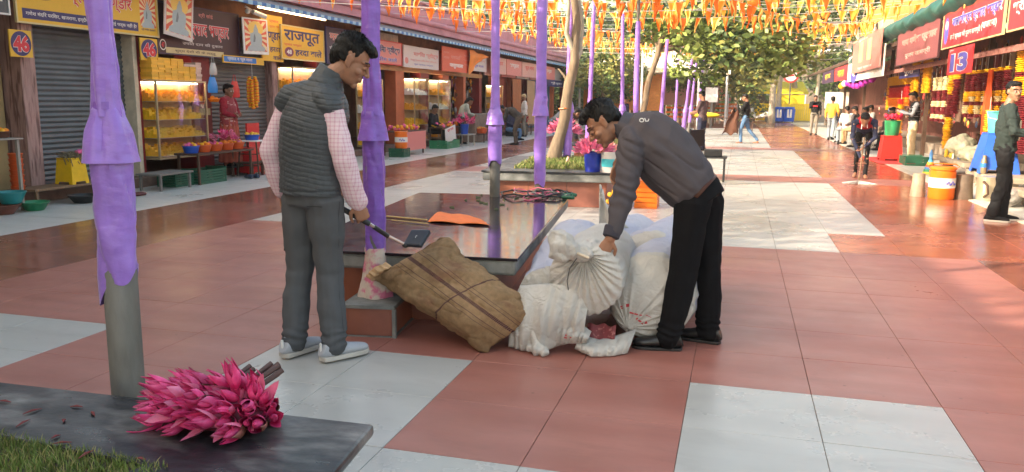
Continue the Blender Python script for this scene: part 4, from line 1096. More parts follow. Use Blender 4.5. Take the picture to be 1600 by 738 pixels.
for a, b, lab, m_, tx in [(34, 38.5, 'dark red far fascia board over the seated group', P_RED, 'माला'), (39, 44, 'brown fascia board at the far end of the right row', P_BRN, 'प्रसाद')]:
    board('shop_signboard', lab, 'R', a, b, 2.35, 2.9, 3.95, m_, [(tx, 0, 0, .5, .5, P_YEL, .03)])
mb = MB(); mb.box(4.15, 4.2, 8, 33, 2.28, 2.38, 0)
mb.build('fringed_valance', mat('striped_valance', (.28,.12,.10), .8, var=.5, vs=14), rb, smooth=False)
board('shop_signboard', 'small dark blue board under the canopy behind the white banner', 'R', 22.6, 25.2, 2.12, 2.40, 4.3, P_NAVY, [('पूजा', 0, 0, .5, .6, P_WHT, .03)])
# horn speaker
hs = thing('horn_speaker', 'beige horn loudspeaker under the canopy corner above the plum signboard', 'speaker', (3.85, 26.5, 3.6), world=True)
MB().box(3.78, 4.1, 25.6, 27.3, 3.42, 3.80).build('cabinet', mat('beige_box', (.5,.42,.3),.5), hs, smooth=False, bev=.02)
MB().lathe([(.04, .0), (.15, .012), (.16, .02), (.05, .018)], n=20).build('horn', BLACK, hs, world=False).matrix_basis = Matrix.Translation((-.07, -.1, 0)) @ Matrix.Rotation(-PI/2, 4, 'Y') @ Matrix.Scale(1.3, 4)
MB().ell((3.74, 26.4, 3.6), .06, 12, 8).build('cone', WHITE, hs)

# garlands: strings of flower rings, colour changing in bands
GC = [YELLOW, mat('maroon_flowers', (.16,.008,.015), .7, var=.3, vs=30, bump=.4), mat('cream_flowers', (.72,.62,.36), .7, var=.2, vs=30), ORANGE, mat('red_flowers', (.55,.02,.02), .6, var=.2, vs=30)]
def garland_mesh(L, r0, bands, step=.034, seed=1):
    mb = MB(); q = random.Random(seed); z = 0; k = 0
    n = int(L/step)
    for i in range(n):
        f = i/n
        c_ = next(c for t_, c in bands if f <= t_)
        m = 9; rr_ = r0*q.uniform(.9, 1.1)
        ring0 = []
        prof = [(rr_*.55, 0), (rr_, -step*.3), (rr_*.95, -step*.65), (rr_*.5, -step*.98)]
        vs = []
        for (rad, dz) in prof:
            for j in range(m):
                w = 2*PI*j/m+i; rd = rad*(1+.14*math.sin(j*2.3+i))
                vs.append((rd*math.cos(w)+.006*math.sin(i*.7), rd*math.sin(w)+.006*math.cos(i*.9), -i*step+dz))
        mb.add(vs, [(a*m+j, a*m+(j+1) % m, (a+1)*m+(j+1) % m, (a+1)*m+j) for a in range(3) for j in range(m)]+[tuple(range(m-1,-1,-1)), tuple(range(3*m, 4*m))], c_)
    return mb
def garland(x, y, z, L, r0, bands, label, group=None, seed=1):
    key = ('g', L, r0, str(bands))
    if key not in TXT: TXT[key] = garland_mesh(L, r0, bands, seed=seed).mesh('flower_garland', GC, smooth=False)
    t = thing('flower_garland', label, 'garland', (x, y, z), random.uniform(0, 6), group)
    link('flower_rings', TXT[key], t)
    mb = MB().tube([(0, 0, -.02), (0, 0, .22)], .004, 5); mb.build('cord', WHITE, t, world=False)
    return t
gx = 4.45
# long golden columns near the vendor, banded ones round the number 13 plate
for k, y in enumerate((23.6, 24.0, 22.6, 22.2)):
    garland(gx, y, 2.62, .95, .075, [(1.1, 0)], 'long plain yellow marigold garland above the vendor in the black vest', 'yellow garlands above the vendor', k)
for k, y in enumerate((21.4, 20.9, 20.4, 19.9)):
    garland(gx, y, 2.05, 1.05, .062, [(.28, 2), (.5, 1), (.66, 2), (.8, 1), (.9, 2), (1.1, 1)], 'cream and maroon banded garland right of the vendor in the black vest', 'cream and maroon banded garlands', k)
garland(gx-.1, 19.4, 2.35, 1.9, .085, [(.38, 0), (.62, 1), (.7, 0), (1.1, 0)], 'long garland, yellow then maroon then yellow, reaching nearly to the blue stool', None, 2)
garland(gx-.1, 18.95, 2.36, 1.15, .085, [(.35, 0), (1.1, 1)], 'garland with a yellow head and maroon tail just left of the number 13 plate', None, 3)
for k in range(7):
    garland(gx, 18.5-.42*k, 2.10, .92, .066, [(.06, 0), (.44, 1), (.54, 0), (.66, 2 if k % 2 else 0), (.74, 1), (.9, 0 if k % 2 else 2), (1.1, 1)], 'short maroon garland with yellow and cream rings under the number 13 plate', 'maroon garlands under the number 13 plate', k)
for k in range(5):
    garland(gx-.05-.05*(k % 2), 15.15-.20*k, 2.33, 1.7, .085, [(.22, 0), (.25, 1), (.44, 0), (.47, 1), (1.1, 1)], 'stout garland, yellow top and long maroon tail, beside the man at the right edge', 'stout yellow and maroon garlands', k)
garland(gx-.35, 15.5, 1.35, 1.05, .07, [(.35, 0), (.42, 1), (.7, 0), (.76, 1), (1.1, 0)], 'slim yellow garland ending beside the blue stool', None, 5)
garland(4.1, 23.5, 1.55, 1.05, .08, [(.1, 4), (.45, 0), (.5, 4), (.85, 0), (1.1, 4)], 'yellow garland with red rings held in front of the vendor in the black vest', None, 6)
for k, y in enumerate((28.6, 29.5, 27.8, 30.5)):
    garland(4.9, y, 2.3, 1.1, .07, [(.5, 0), (.55, 1), (1.1, 0 if k % 2 else 3)], 'yellow garland hanging deep in the stall behind the seated group', 'garlands behind the seated group', k)
for k in range(9):
    garland(4.55, 25.2-.0+.34*k, 2.25, .9, .07, [(.3, 0), (.36, 1), (.7, 4), (.76, 0), (1.1, 3)], 'red and yellow garland in the close row between the vendor and the seated group', 'red and yellow garlands beyond the vendor', k)
for k in range(8):
    garland(4.75, 13.9-.30*k, 2.35, 1.25, .075, [(.3, 0 if k % 2 else 3), (.34, 1), (.6, 2), (.66, 1), (1.1, 0)], 'banded garland hanging behind the head of the man at the right edge', 'banded garlands at the right edge', k)
for k in range(9):
    o = MB().ell((0, 0, 0), (.12, .14, .13), 10, 7).build('flower_ball', [GC[0], mat('magenta_flowers', (.4,.02,.35),.6,var=.3,vs=20), WHITE][0 if k < 1 else (2 if k == 1 else 1)], smooth=False)
    o.location = (3.98, 36-1.0*k+.0, 2.12+.08*math.sin(k)); tag(o, ['yellow', 'white', 'magenta'][min(k, 2)]+' flower ball hung on the canopy edge over the seated group', 'flower ball', 'flower balls on the canopy edge')
# saffron scarf
mb = MB(); mb.grid(9, 26, lambda u, v: (4.3+.04*math.sin(u*9+v*3), 16.45+(u-.5)*(.12+.26*v)+.04*math.sin(v*5), 2.05-1.15*v))
tag(mb.build('saffron_scarf', mat('saffron_scarf', (.75,.10,.01), .6, var=.2)), 'long saffron red scarf hanging below the number 13 plate', 'scarf')
# trinkets: counted by nobody
r = random.Random(21); mb = MB()
for k in range(1500):
    y = r.uniform(10.5, 33); z = r.uniform(.9, 2.75); s_ = r.uniform(.02, .06)
    x = r.uniform(4.9, 6.3)
    mb.ell((x, y, z), (s_*.6, s_, s_*1.6), 5, 3, r.choice([0, 0, 0, 1, 1, 2, 3, 4, 5]))
mb.build('hanging_wares', [mat('wares_brown', (.24,.12,.06),.7), mat('wares_red', (.48,.05,.04),.6), SW2, mat('wares_cream', (.45,.38,.28),.6), DWOOD, mat('wares_blue', (.06,.09,.2),.5)], rb, kind='stuff')
mb = MB()
for k in range(26):
    y = 11+.55*k; mb.box(5.3, 5.33, y, y+.38, 1.0+.1*(k % 3), 2.5, k % 3)
mb.build('hanging_cloths', [mat('cloth_brown', (.16,.09,.06),.8), mat('cloth_maroon', (.22,.04,.05),.8), mat('cloth_tan', (.30,.20,.12),.8)], rb, smooth=False, kind='stuff')
# metal bells strings at the far right
# low stone shelves with goods along the kerb
STONE = mat('worn_stone_shelf', (.33,.27,.20), .8, var=.25, vs=5, bump=.15)
for (x0, x1, y0, y1, z, lab) in [(3.95, 4.9, 14.2, 16.0, .30, 'stone shelf behind the orange drum, carrying the blue stool'), (4.0, 4.9, 16.4, 19.0, .38, 'stone shelf with pale cloth and small goods left of the blue stool'),
                                 (3.85, 4.8, 10.9, 13.2, .26, 'stone shelf of packets behind the man in the black jacket')]:
    t = thing('stone_shelf', lab, 'shelf', ((x0+x1)/2, (y0+y1)/2, 0), world=True)
    MB().box(x0, x1, y0, y1, z-.09, z).build('slab', STONE, t, smooth=False, bev=.015)
    MB().box(x0+.15, x0+.35, y0+.1, y0+.4, .007, z-.091).build('support', STONE, t, smooth=False); MB().box(x0+.15, x0+.35, y1-.4, y1-.1, .007, z-.091).build('support', STONE, t, smooth=False)
# orange drum with a white band
jug(3.06, 13.65, 0, .185, .50, 'orange insulated drinks drum with a white band standing at the kerb', 'drinks_drum')
# steel/stone posts beside it
def tumbler(x, y, r0, h, m_, lab):
    o = MB().lathe([(r0, 0), (r0*1.02, .01), (r0*.86, h*.6), (r0*.84, h), (r0*.7, h+.005)], n=20).build('short_post', m_); o.location = (x, y, 0); tag(o, lab, 'post')
tumbler(2.78, 13.9, .11, .36, mat('dull_tin', (.36,.31,.23),.45,metal=.3,var=.3), 'short tin-coloured post left of the orange drum')
tumbler(3.38, 13.7, .14, .38, mat('dark_tin', (.16,.12,.09),.4,metal=.3,var=.3), 'dark short post right of the orange drum')
st = thing('steel_canister', 'cream steel canister with a curved handle between the dark post and the packets', 'canister', (3.68, 13.6, 0))
MB().lathe([(.14, 0), (.15, .02), (.15, .36), (.155, .37)], n=24).build('body', mat('cream_steel', (.5,.42,.3),.3,metal=.4), st)
MB().tube([(-.1, -.13, .3), (-.06, -.2, .25), (-.04, -.2, .12), (-.08, -.14, .07)], .018, 8).build('handle', DWOOD, st)
# blue stool and turquoise pail
plastic_stool(4.22, 15.35, .30, .62, .66, mat('royal_blue_plastic', (.03,.13,.62),.35), 'royal blue plastic stool carrying the turquoise pail', taper=.62)
pl = thing('pail', 'turquoise plastic pail on top of the blue stool', 'pail', (4.22, 15.35, .975))
MB().lathe([(.15, 0), (.155, .01), (.19, .33), (.2, .335), (.205, .36), (.19, .362), (.15, .02)], n=28).build('body', CYAN, pl)
MB().tube([(.2, 0, .34), (.19, -.1, .25), (.0, -.215, .2), (-.19, -.1, .25), (-.2, 0, .34)], .004, 6).build('handle', WHITE, pl)
sb = thing('spray_can', 'striped can standing in front of the blue stool', 'can', (3.98, 15.05, .305))
MB().lathe([(.05, 0), (.05, .2), (.035, .24), (.03, .3)], n=14).build('body', [mat('can_band', (.3,.25,.15),.3,metal=.5)], sb); MB().lathe([(.0515, .1), (.0515, .17)], n=14, cap=False).build('label_band', P_BLUE, sb)
# red stool with green bucket
plastic_stool(3.72, 22.2, .007, .52, .62, mat('tomato_red_plastic', (.65,.02,.015),.35), 'tomato red plastic stool carrying the green pail of roses', taper=.8)
gp = thing('pail', 'green pail of red roses on the tomato red stool', 'pail', (3.72, 22.2, .64))
MB().lathe([(.15, 0), (.16, .01), (.19, .36), (.205, .37), (.19, .375)], n=24).build('body', mat('leaf_green_plastic', (.03,.30,.12),.4), gp)
mb = MB(); r = random.Random(3)
for k in range(22):
    a = r.uniform(0, 6.3); d = .2*math.sqrt(r.random()); mb.ell((d*math.cos(a), d*math.sin(a), .42+r.uniform(0, .1)), .045, 7, 5)
mb.build('roses', mat('rose_red', (.5,.01,.05),.6), gp, smooth=False)
mb = MB(); mb.prism([(3.3,20.9),(4.1,20.8),(4.2,23.6),(3.2,23.3)], .0125, .02); tag(mb.build('red_mat', mat('red_mat', (.50,.03,.03),.8,var=.2), smooth=False), 'flat red mat spread under the tomato red stool', 'mat')
crate(3.8, 4.3, 20.6, 21.4, .006, .2, DG, 'dark green crate before the vendor in the black vest')
# small stacked toy cone of rings
rg = thing('ring_tower', 'rainbow striped cone of rings at the kerb, left of the stone shelf', 'toy', (3.85, 18.3, .008))
cols = [(.8,.6,.05),(.05,.35,.15),(.1,.3,.7),(.8,.1,.05),(.8,.5,.03),(.1,.45,.7)]
for k in range(6): MB().lathe([(.14-.018*k, .05*k), (.13-.018*k, .05*k+.048)], n=16).build('ring', mat('ring_%d' % k, cols[k], .5), rg)
MB().lathe([(.03, .3), (.035, .42), (.01, .5)], n=12).build('tip', mat('ring_2', cols[2], .5), rg)
# packets and bottles on the shelves
r = random.Random(14)
PK = [mat('packet_%s' % n, c_, .4, var=.3, vs=30) for n, c_ in [('red', (.6,.05,.08)), ('white', (.7,.66,.6)), ('green', (.15,.4,.1)), ('yellow', (.75,.5,.05)), ('pink', (.7,.2,.3)), ('blue', (.1,.2,.5))]]
for k in range(64):
    if k < 34: x, y, z = r.uniform(3.9, 4.7), r.uniform(11.0, 13.0), .262
    else: x, y, z = r.uniform(4.05, 4.8), r.uniform(16.5, 18.8), .382
    w, d, h = r.uniform(.05, .12), r.uniform(.03, .08), r.uniform(.05, .2)
    mb = MB(); mb.loft([((0,0,0), w*.5, d*.5, (1,0,0)), ((0,0,h*.2), w*.55, d*.6, (1,0,0)), ((0,0,h*.8), w*.5, d*.5, (1,0,0)), ((0,0,h), w*.5, d*.1, (1,0,0))], 8)
    o = mb.build('goods_packet', r.choice(PK), smooth=False); o.location = (x, y, z); o.rotation_euler = (0, 0, r.uniform(0, 3))
    tag(o, 'small colourful packet on the stone shelf '+('behind the man at the right edge' if k < 34 else 'left of the blue stool'), 'packet', 'packets on the near shelf' if k < 34 else 'packets on the far shelf')
for k, (x, y, z, s_) in enumerate([(3.75, 12.9, .012, .17), (3.95, 13.35, .012, .15)]):
    mb = MB(); mb.ell((0, 0, s_*.8), (s_*1.2, s_, s_*.8), 16, 10)
    o = link('clear_sack', remesh(mb, .012, 1, lambda co, no: nz(co, 9, 2)*.03+nz(co, 22)*.01, mat('milky_plastic', (.34,.32,.30), .25, var=.5, vs=15), 'clear_sack')); o.location = (x, y, z)
    tag(o, ['milky plastic sack of wares nearest the orange drum', 'smaller milky plastic sack behind the first one'][k], 'sack')
# white cloth heap on shelf, red packaged goods stack
mb = MB(); mb.ell((4.4, 17.2, .5), (.3, .6, .16), 18, 10); mb.ell((4.35, 18.2, .58), (.26, .45, .26), 18, 10)
tag(link('pale_cloth_heap', remesh(mb, .02, 1, lambda co, no: nz(co, 6)*.06+nz(co, 18)*.02, mat('pale_cloth', (.55,.52,.42), .8, var=.3, rgb2=(.4,.42,.3), v2=8), 'pale_cloth_heap')), 'pale cloth heap covering wares on the stone shelf', 'cloth')
for k in range(10):
    o = MB().box(-.15, .15, -.12, .12, 0, .12).build('parcel', PK[0] if k % 3 else PK[4], smooth=False, bev=.02); o.location = (4.75, 14.4+.32*(k % 2), .31+.125*(k//2)); o.rotation_euler.z = r.uniform(-.15, .15)
    tag(o, 'pink or red wrapped parcel stacked right of the blue stool', 'parcel', 'wrapped parcels by the blue stool')
mb = MB(); mb.ell((4.9, 17.3, 1.15), (.35, .6, .28), 16, 10); mb.ell((4.8, 16.6, 1.1), (.3, .5, .25), 16, 10)
tag(link('dark_bundle', remesh(mb, .03, 1, lambda co, no: nz(co, 7)*.06, mat('dark_brown_bundle', (.07,.035,.025), .7, var=.3), 'dark_bundle')), 'dark brown cloth bundle above the pale cloth heap', 'bundle')
table('tall counter under the dark brown bundle', 4.55, 5.2, 16.1, 18.0, .9, DWOOD)
# chairs and bench of the seated group
for k, y in enumerate((26.6, 28.4, 31.2, 33.6)):
    t = thing('metal_chair', ['metal framed chair nearest the red stool, in the seated group', 'metal framed chair under the person in black, second of the seated group', 'black chair under the grey-trousered man in the seated group', 'farthest metal chair beside the boy in the yellow shirt'][k], 'chair', (4.0, y, .006), R(90), 'chairs of the seated group')
    MB().box(-.22, .22, -.22, .22, .42, .46).build('seat', BLACK, t, smooth=False, bev=.01); MB().box(-.22, .22, -.24, -.21, .62, .9).build('backrest', BLACK, t, smooth=False, bev=.01)
    for sx in (-.2, .2):
        MB().tube([(sx, .2, 0), (sx, .2, .42)], .012, 6).build('leg', ALU, t); MB().tube([(sx, -.22, 0), (sx, -.22, .9)], .012, 6).build('leg', ALU, t)
# ------------------------------------------------------------------ sacks
def sack_mat(name, base, tint, bump=.3):
    m = mat(name, base, .55, var=.06, vs=6, rgb2=tint, v2=1.8, thr=(.45, .62), bump=.0)
    N, L, b = nodes_of(m)
    tc = N.new('ShaderNodeTexCoord'); mp = N.new('ShaderNodeMapping'); mp.inputs['Scale'].default_value = (1, 1, 1); L.new(tc.outputs['Object'], mp.inputs[0])
    c_ = N.new('ShaderNodeTexChecker'); c_.inputs['Scale'].default_value = 330; L.new(mp.outputs[0], c_.inputs['Vector'])
    n = N.new('ShaderNodeTexNoise'); n.inputs['Scale'].default_value = 22; n.inputs['Detail'].default_value = 5; L.new(mp.outputs[0], n.inputs['Vector'])
    ad = N.new('ShaderNodeMath'); ad.operation = 'MULTIPLY_ADD'; ad.inputs[1].default_value = .12; L.new(c_.outputs['Fac'], ad.inputs[0]); L.new(n.outputs[0], ad.inputs[2])
    n2 = N.new('ShaderNodeTexNoise'); n2.inputs['Scale'].default_value = 11; n2.inputs['Detail'].default_value = 3; n2.inputs['Distortion'].default_value = .8; L.new(mp.outputs[0], n2.inputs['Vector'])
    s1_ = N.new('ShaderNodeMath'); s1_.operation = 'SUBTRACT'; s1_.inputs[1].default_value = .5; L.new(n2.outputs[0], s1_.inputs[0])
    s2_ = N.new('ShaderNodeMath'); s2_.operation = 'ABSOLUTE'; L.new(s1_.outputs[0], s2_.inputs[0])
    s3_ = N.new('ShaderNodeMapRange'); s3_.inputs[2].default_value = .10; s3_.inputs[3].default_value = -.30; s3_.inputs[4].default_value = 0; L.new(s2_.outputs[0], s3_.inputs[0])
    s4_ = N.new('ShaderNodeMath'); s4_.operation = 'ADD'; L.new(s3_.outputs[0], s4_.inputs[0]); L.new(ad.outputs[0], s4_.inputs[1]); ad = s4_
    bp = N.new('ShaderNodeBump'); bp.inputs['Strength'].default_value = bump*2; bp.inputs['Distance'].default_value = .016; L.new(ad.outputs[0], bp.inputs['Height']); L.new(bp.outputs[0], b.inputs['Normal'])
    return m
SACKW = sack_mat('woven_white_sack', (.64, .62, .58), (.56, .54, .51), .42)
SACKB = sack_mat('bluish_polythene', (.52, .53, .66), (.60, .61, .70), .5)
REDP = mat('red_sack_print', (.50, .03, .04), .6, var=.2)
def sack(name, label, A, B, r0, squash=.9, seed=1, pleat=26, neck=None, ends=(.5, .6), white_upto=.3, nu=120, nv=90, wr=.008, endlen=.09, dome=.05, plamp=.010):
    """A front end centre, B rear end centre; pleats run from the front rim to the gathered point"""
    A = Vector(A); B = Vector(B); ax = (B-A); Ln = ax.length; ax.normalize()
    side = ax.cross(Vector((0,0,1))).normalized(); up = side.cross(ax).normalized()
    nk = Vector(neck) if neck else A-ax*.04
    t = thing(name, label, 'sack', (A.x, A.y, 0), world=True)
    def f(u, v):
        w = 2*PI*u
        if v < .32:                    # gathered end face
            s = v/.32
            rim = A+side*(math.cos(w)*r0)+up*(math.sin(w)*r0*squash)
            pl = math.sin(pleat*w+3*mn.noise(Vector((math.cos(w)*2, math.sin(w)*2, seed))))*(.5+.5*mn.noise(Vector((w*3, seed, 0))))
            k = s**.8
            p = nk*(1-k)+rim*k
            bulge = dome*math.sin(PI*min(1, s*.93))
            p = p-ax*bulge+ax*0
            p = p-ax*(plamp*pl*(1-s*.6)*min(1, s*5))
            p += side*(.004*pl*(1-s))
            return p
        s = (v-.32)/.68
        d = Ln*s
        rr_ = r0
        if s > .86: rr_ = r0*math.sqrt(max(0.0, 1-((s-.86)/.14)**2))+.001
        rr_ *= 1+.03*math.sin(3*s*PI+seed)
        rnd = 1 if s > .05 else (.985+.015*math.sin(s/.05*PI/2))
        P = A+ax*d+side*(math.cos(w)*rr_*rnd)+up*(math.sin(w)*rr_*rnd*squash)
        pl = math.sin(pleat*w+3*mn.noise(Vector((math.cos(w)*2, math.sin(w)*2, seed))))
        n_ = (P-(A+ax*d)).normalized()
        fold = wr*(mn.noise(Vector((P.x*5, P.y*3, P.z*5+seed)))*1.6+.7*mn.noise(Vector((P.x*13, P.y*7, P.z*13+seed))))
        crease = -wr*1.2*max(0, 1-abs(mn.noise(Vector((P.x*4+seed, P.y*4, P.z*4))))*9)
        P = P+n_*(fold+crease+.006*pl*max(0, 1-s*5))
        if P.z < .004: P.z = .004+.002*mn.noise(P*20)
        return P
    mb = MB()
    mb.grid(nu, nv, f, 0, closed_u=True)
    fj = int(nv*(.32+.68*white_upto))
    mb.m = [0 if (i//nu) < fj+int(2*math.sin((i % nu)*.3)) else 1 for i in range(len(mb.m))]
    mb.build('sack_body', [SACKW, SACKB], t)
    return t
# left sack with its mouth hanging to the floor
s1 = sack('white_sack', 'white sack whose gathered mouth spreads on the floor right beside the burlap sack', (-1.03, 4.62, .265), (-1.13, 5.95, .41), .218, .98, 3, 18, (-1.02, 4.56, .22), white_upto=.0, dome=.02)
def skirt(name, parent, top, bot, ny=26, nx=100, seed=1, amp=.022, m_=None):
    """hanging pleated cloth between two polylines"""
    tx = np.linspace(0, 1, len(top)); bx = np.linspace(0, 1, len(bot))
    T = np.array(top); B = np.array(bot)
    def f(u, v):
        a = Vector([float(np.interp(u, tx, T[:, k])) for k in range(3)]); b = Vector([float(np.interp(u, bx, B[:, k])) for k in range(3)])
        p = a.lerp(b, v)
        out = Vector((.1, -1, .15))
        ph = 42*u+3*mn.noise(Vector((u*5, seed, 0)))+1.2*v
        p += out*(amp*(.35+.65*v)*(math.sin(ph)*.6+mn.noise(Vector((u*14, v*3, seed)))*.9)+.05*math.sin(PI*v))
        return p
    mb = MB(); mb.grid(nx, ny, f)
    o = mb.build(name, m_ or SACKW, parent)
    sm = o.modifiers.new('thick', 'SOLIDIFY'); sm.thickness = .003
    return o
skirt('hanging_mouth', s1, [(-1.25, 4.55, .27), (-1.19, 4.46, .37), (-1.0, 4.41, .41), (-.86, 4.41, .40), (-.78, 4.43, .30)],
      [(-1.24, 4.40, .012), (-1.16, 4.36, .01), (-1.04, 4.33, .01), (-.93, 4.40, .05), (-.80, 4.42, .075)], seed=2, amp=.020)
mb = MB(); mb.capsule([(-1.09, 4.37, .17), (-1.06, 4.335, .08), (-1.05, 4.32, .035)], [.022, .028, .036], side=(1,0,0)); mb.capsule([(-1.10, 4.33, .04), (-1.00, 4.31, .03)], [.022, .028])
link('knotted_corner', remesh(mb, .006, 2, lambda co, no: nz(co-np.array([0,0,0]), (34, 34, 12))*.014, SACKW, 'k')).name = 'knotted_corner'
kc = bpy.data.objects['knotted_corner']; kc.parent = s1; kc.location = -Vector(s1['_w'])
# right sack
s3 = sack('white_sack', 'white sack with red print beside the bending man\'s shoe', (-.46, 4.80, .285), (-.38, 5.7, .34), .272, .98, 6, 15, (-.58, 4.66, .11), white_upto=.05, dome=.05, plamp=.013)
skirt('white_fold', s3, [(-.83, 4.50, .09), (-.72, 4.50, .07), (-.62, 4.56, .09), (-.52, 4.62, .12)], [(-.85, 4.42, .03), (-.74, 4.37, .008), (-.63, 4.42, .006), (-.555, 4.50, .006)], seed=11, amp=.008)
MB().grid(12, 10, lambda u, v: (-.80+.17*u, 4.50+.05*v-.01*math.sin(9*u), .06+.09*v+.008*math.sin(14*u))).build('red_printed_panel', mat('dark_red_weave', (.17,.02,.025),.6,var=.4,vs=30,rgb2=(.4,.15,.14),v2=34,thr=(.56,.66)), s3)
def wrap(o, body_):
    q = o.modifiers.new('wrap', 'SHRINKWRAP'); q.target = body_; q.wrap_method = 'NEAREST_SURFACEPOINT'; q.wrap_mode = 'ABOVE_SURFACE'; q.offset = .004
    return o
def body_of(t): return next(c for c in t.children if c.name.startswith('sack_body'))
def print_on(parent, body, A, U, V, w, h, out, m_=REDP, bold=.03, name='printed_letters'):
    Vv, Fc, x0, x1, y0, y1 = text_mesh(body, bold)
    A = Vector(A); U = Vector(U).normalized(); V = Vector(V).normalized(); N = U.cross(V)
    mb = MB().add([A+U*((v.x-x0)/(x1-x0)*w)+V*((v.y-y0)/(y1-y0)*h)+N*(out+v.z*.02) for v in Vv], [tuple(f) for f in Fc]); return mb.build(name, m_, parent, smooth=False)
wrap(print_on(s3, 'SUPER', (-.69, 4.50, .23), (1, .05, .30), (-.25, .15, 1), .11, .024, .0), body_of(s3))
mb = MB(); mb.tube([(-.56, 4.49, .20), (-.52, 4.48, .185), (-.48, 4.48, .175), (-.46, 4.48, .185), (-.42, 4.49, .185)], .006, 6); mb.tube([(-.54, 4.48, .17), (-.50, 4.47, .14), (-.48, 4.47, .115), (-.45, 4.48, .14)], .007, 6); wrap(mb.build('red_print_mark', REDP, s3), body_of(s3))
wrap(print_on(s3, '25', (-.50, 4.50, .26), (1, .1, .1), (0, .15, 1), .028, .02, 0), body_of(s3))
# the loose mouth with marks between the two
skirt('white_fold', s1, [(-.98, 4.44, .26), (-.85, 4.43, .20), (-.76, 4.45, .13)], [(-.98, 4.39, .05), (-.88, 4.38, .07), (-.78, 4.42, .07)], seed=8, amp=.012)
print_on(s1, 'S3', (-.90, 4.355, .105), (1, .1, .1), (0, .15, 1), .06, .03, .004)
# top sack: round pleated end towards the camera
s2 = sack('white_sack', 'top white sack with a round pleated end, held by the bending man', (-.80, 4.45, .445), (-.80, 5.25, .46), .215, 1.0, 9, 24, (-.80, 4.405, .590), white_upto=1.0, wr=.006, dome=.035, nu=240, plamp=.017)
mb = MB(); mb.capsule([(-.81, 4.40, .575), (-.87, 4.36, .62), (-.93, 4.35, .665), (-.97, 4.37, .70)], [(.028, .03), (.055, .05), (.072, .055), (.045, .035)], side=(0,0,1))
mb.capsule([(-.95, 4.34, .645), (-.965, 4.34, .60), (-.90, 4.34, .575)], [(.035, .045), (.035, .04), (.025, .025)])
mb.ell((-.80, 4.385, .60), (.05, .035, .045), 12, 8)
k2 = link('gathered_neck', remesh(mb, .005, 2, lambda co, no: nz(co, (20, 20, 20), 4)*.012+ridge(co, (24, 24, 9), 6)*.005, SACKW, 'gathered_neck')); k2.parent = s2; k2.location = -Vector(s2['_w'])
MB().tube([(-.83, 4.33, .585), (-.865, 4.30, .53), (-.875, 4.285, .46), (-.865, 4.275, .41)], .003, 6).build('black_tie', BLACK, s2)
MB().tube([(-.835, 4.345, .61), (-.80, 4.335, .60), (-.77, 4.35, .585)], .009, 8).build('string_tie', mat('jute_string', (.6,.5,.38),.8), s2)
# rear bluish sack and the peaked corner
s4 = sack('bluish_sack', 'bluish white sack behind the top one, with a peaked white corner', (-.88, 5.25, .33), (-.70, 6.2, .33), .25, 1.05, 12, 10, white_upto=.0, dome=.06)
s5 = sack('bluish_sack', 'bluish white sack at the rear right, behind the bending man\'s leg', (-.52, 5.35, .33), (-.30, 6.3, .36), .27, 1.0, 15, 10, white_upto=.0, dome=.06)
mb = MB(); mb.grid(10, 10, lambda u, v: (-.90+.20*u*(1-v*.9)+.0*v, 5.5+.03*math.sin(u*8), .58+.30*v-.12*u*v)); o = mb.build('peaked_corner', SACKW, s4); q_ = o.modifiers.new('t', 'SOLIDIFY'); q_.thickness = .01

# ------------------------------------------------------------------ burlap sack
BUR = mat('burlap', (.66, .43, .24), .95, var=.22, vs=26, rgb2=(.54,.345,.19), v2=4, spec=.1)
N, L, b = nodes_of(BUR)
uvn = N.new('ShaderNodeUVMap'); sp = N.new('ShaderNodeSeparateXYZ'); L.new(uvn.outputs[0], sp.inputs[0])
def band(lo, hi, coord):
    a = N.new('ShaderNodeMath'); a.operation = 'COMPARE'; a.inputs[1].default_value = (lo+hi)/2; a.inputs[2].default_value = (hi-lo)/2; L.new(sp.outputs[coord], a.inputs[0]); return a.outputs[0]
def addm(a, b_): 
    n = N.new('ShaderNodeMath'); n.operation = 'MAXIMUM'; L.new(a, n.inputs[0]); L.new(b_, n.inputs[1]); return n.outputs[0]
br = N.new('ShaderNodeTexWave'); br.inputs['Scale'].default_value = 30; br.inputs['Distortion'].default_value = 3; br.bands_direction = 'X'; L.new(uvn.outputs[0], br.inputs['Vector'])
mask = band(.487, .505, 'Y')
mu = N.new('ShaderNodeMath'); mu.operation = 'MULTIPLY'; L.new(mask, mu.inputs[0])
m2 = N.new('ShaderNodeMapRange'); m2.inputs[1].default_value = .2; m2.inputs[2].default_value = .8; m2.inputs[3].default_value = .45; m2.inputs[4].default_value = 1; L.new(br.outputs['Fac'], m2.inputs[0]); L.new(m2.outputs[0], mu.inputs[1])
thin = addm(addm(band(.436, .441, 'Y'), band(.548, .553, 'Y')), addm(addm(band(.582, .586, 'Y'), band(.405, .409, 'Y')), band(.575, .588, 'X')))
m3 = N.new('ShaderNodeMath'); m3.operation = 'MULTIPLY'; m3.inputs[1].default_value = .75; L.new(thin, m3.inputs[0])
al = addm(mu.outputs[0], m3.outputs[0])
mx = N.new('ShaderNodeMix'); mx.data_type = 'RGBA'; src = b.inputs['Base Color'].links[0].from_socket; L.new(src, mx.inputs[6]); mx.inputs[7].default_value = (.13, .055, .08, 1); L.new(al, mx.inputs['Factor'])
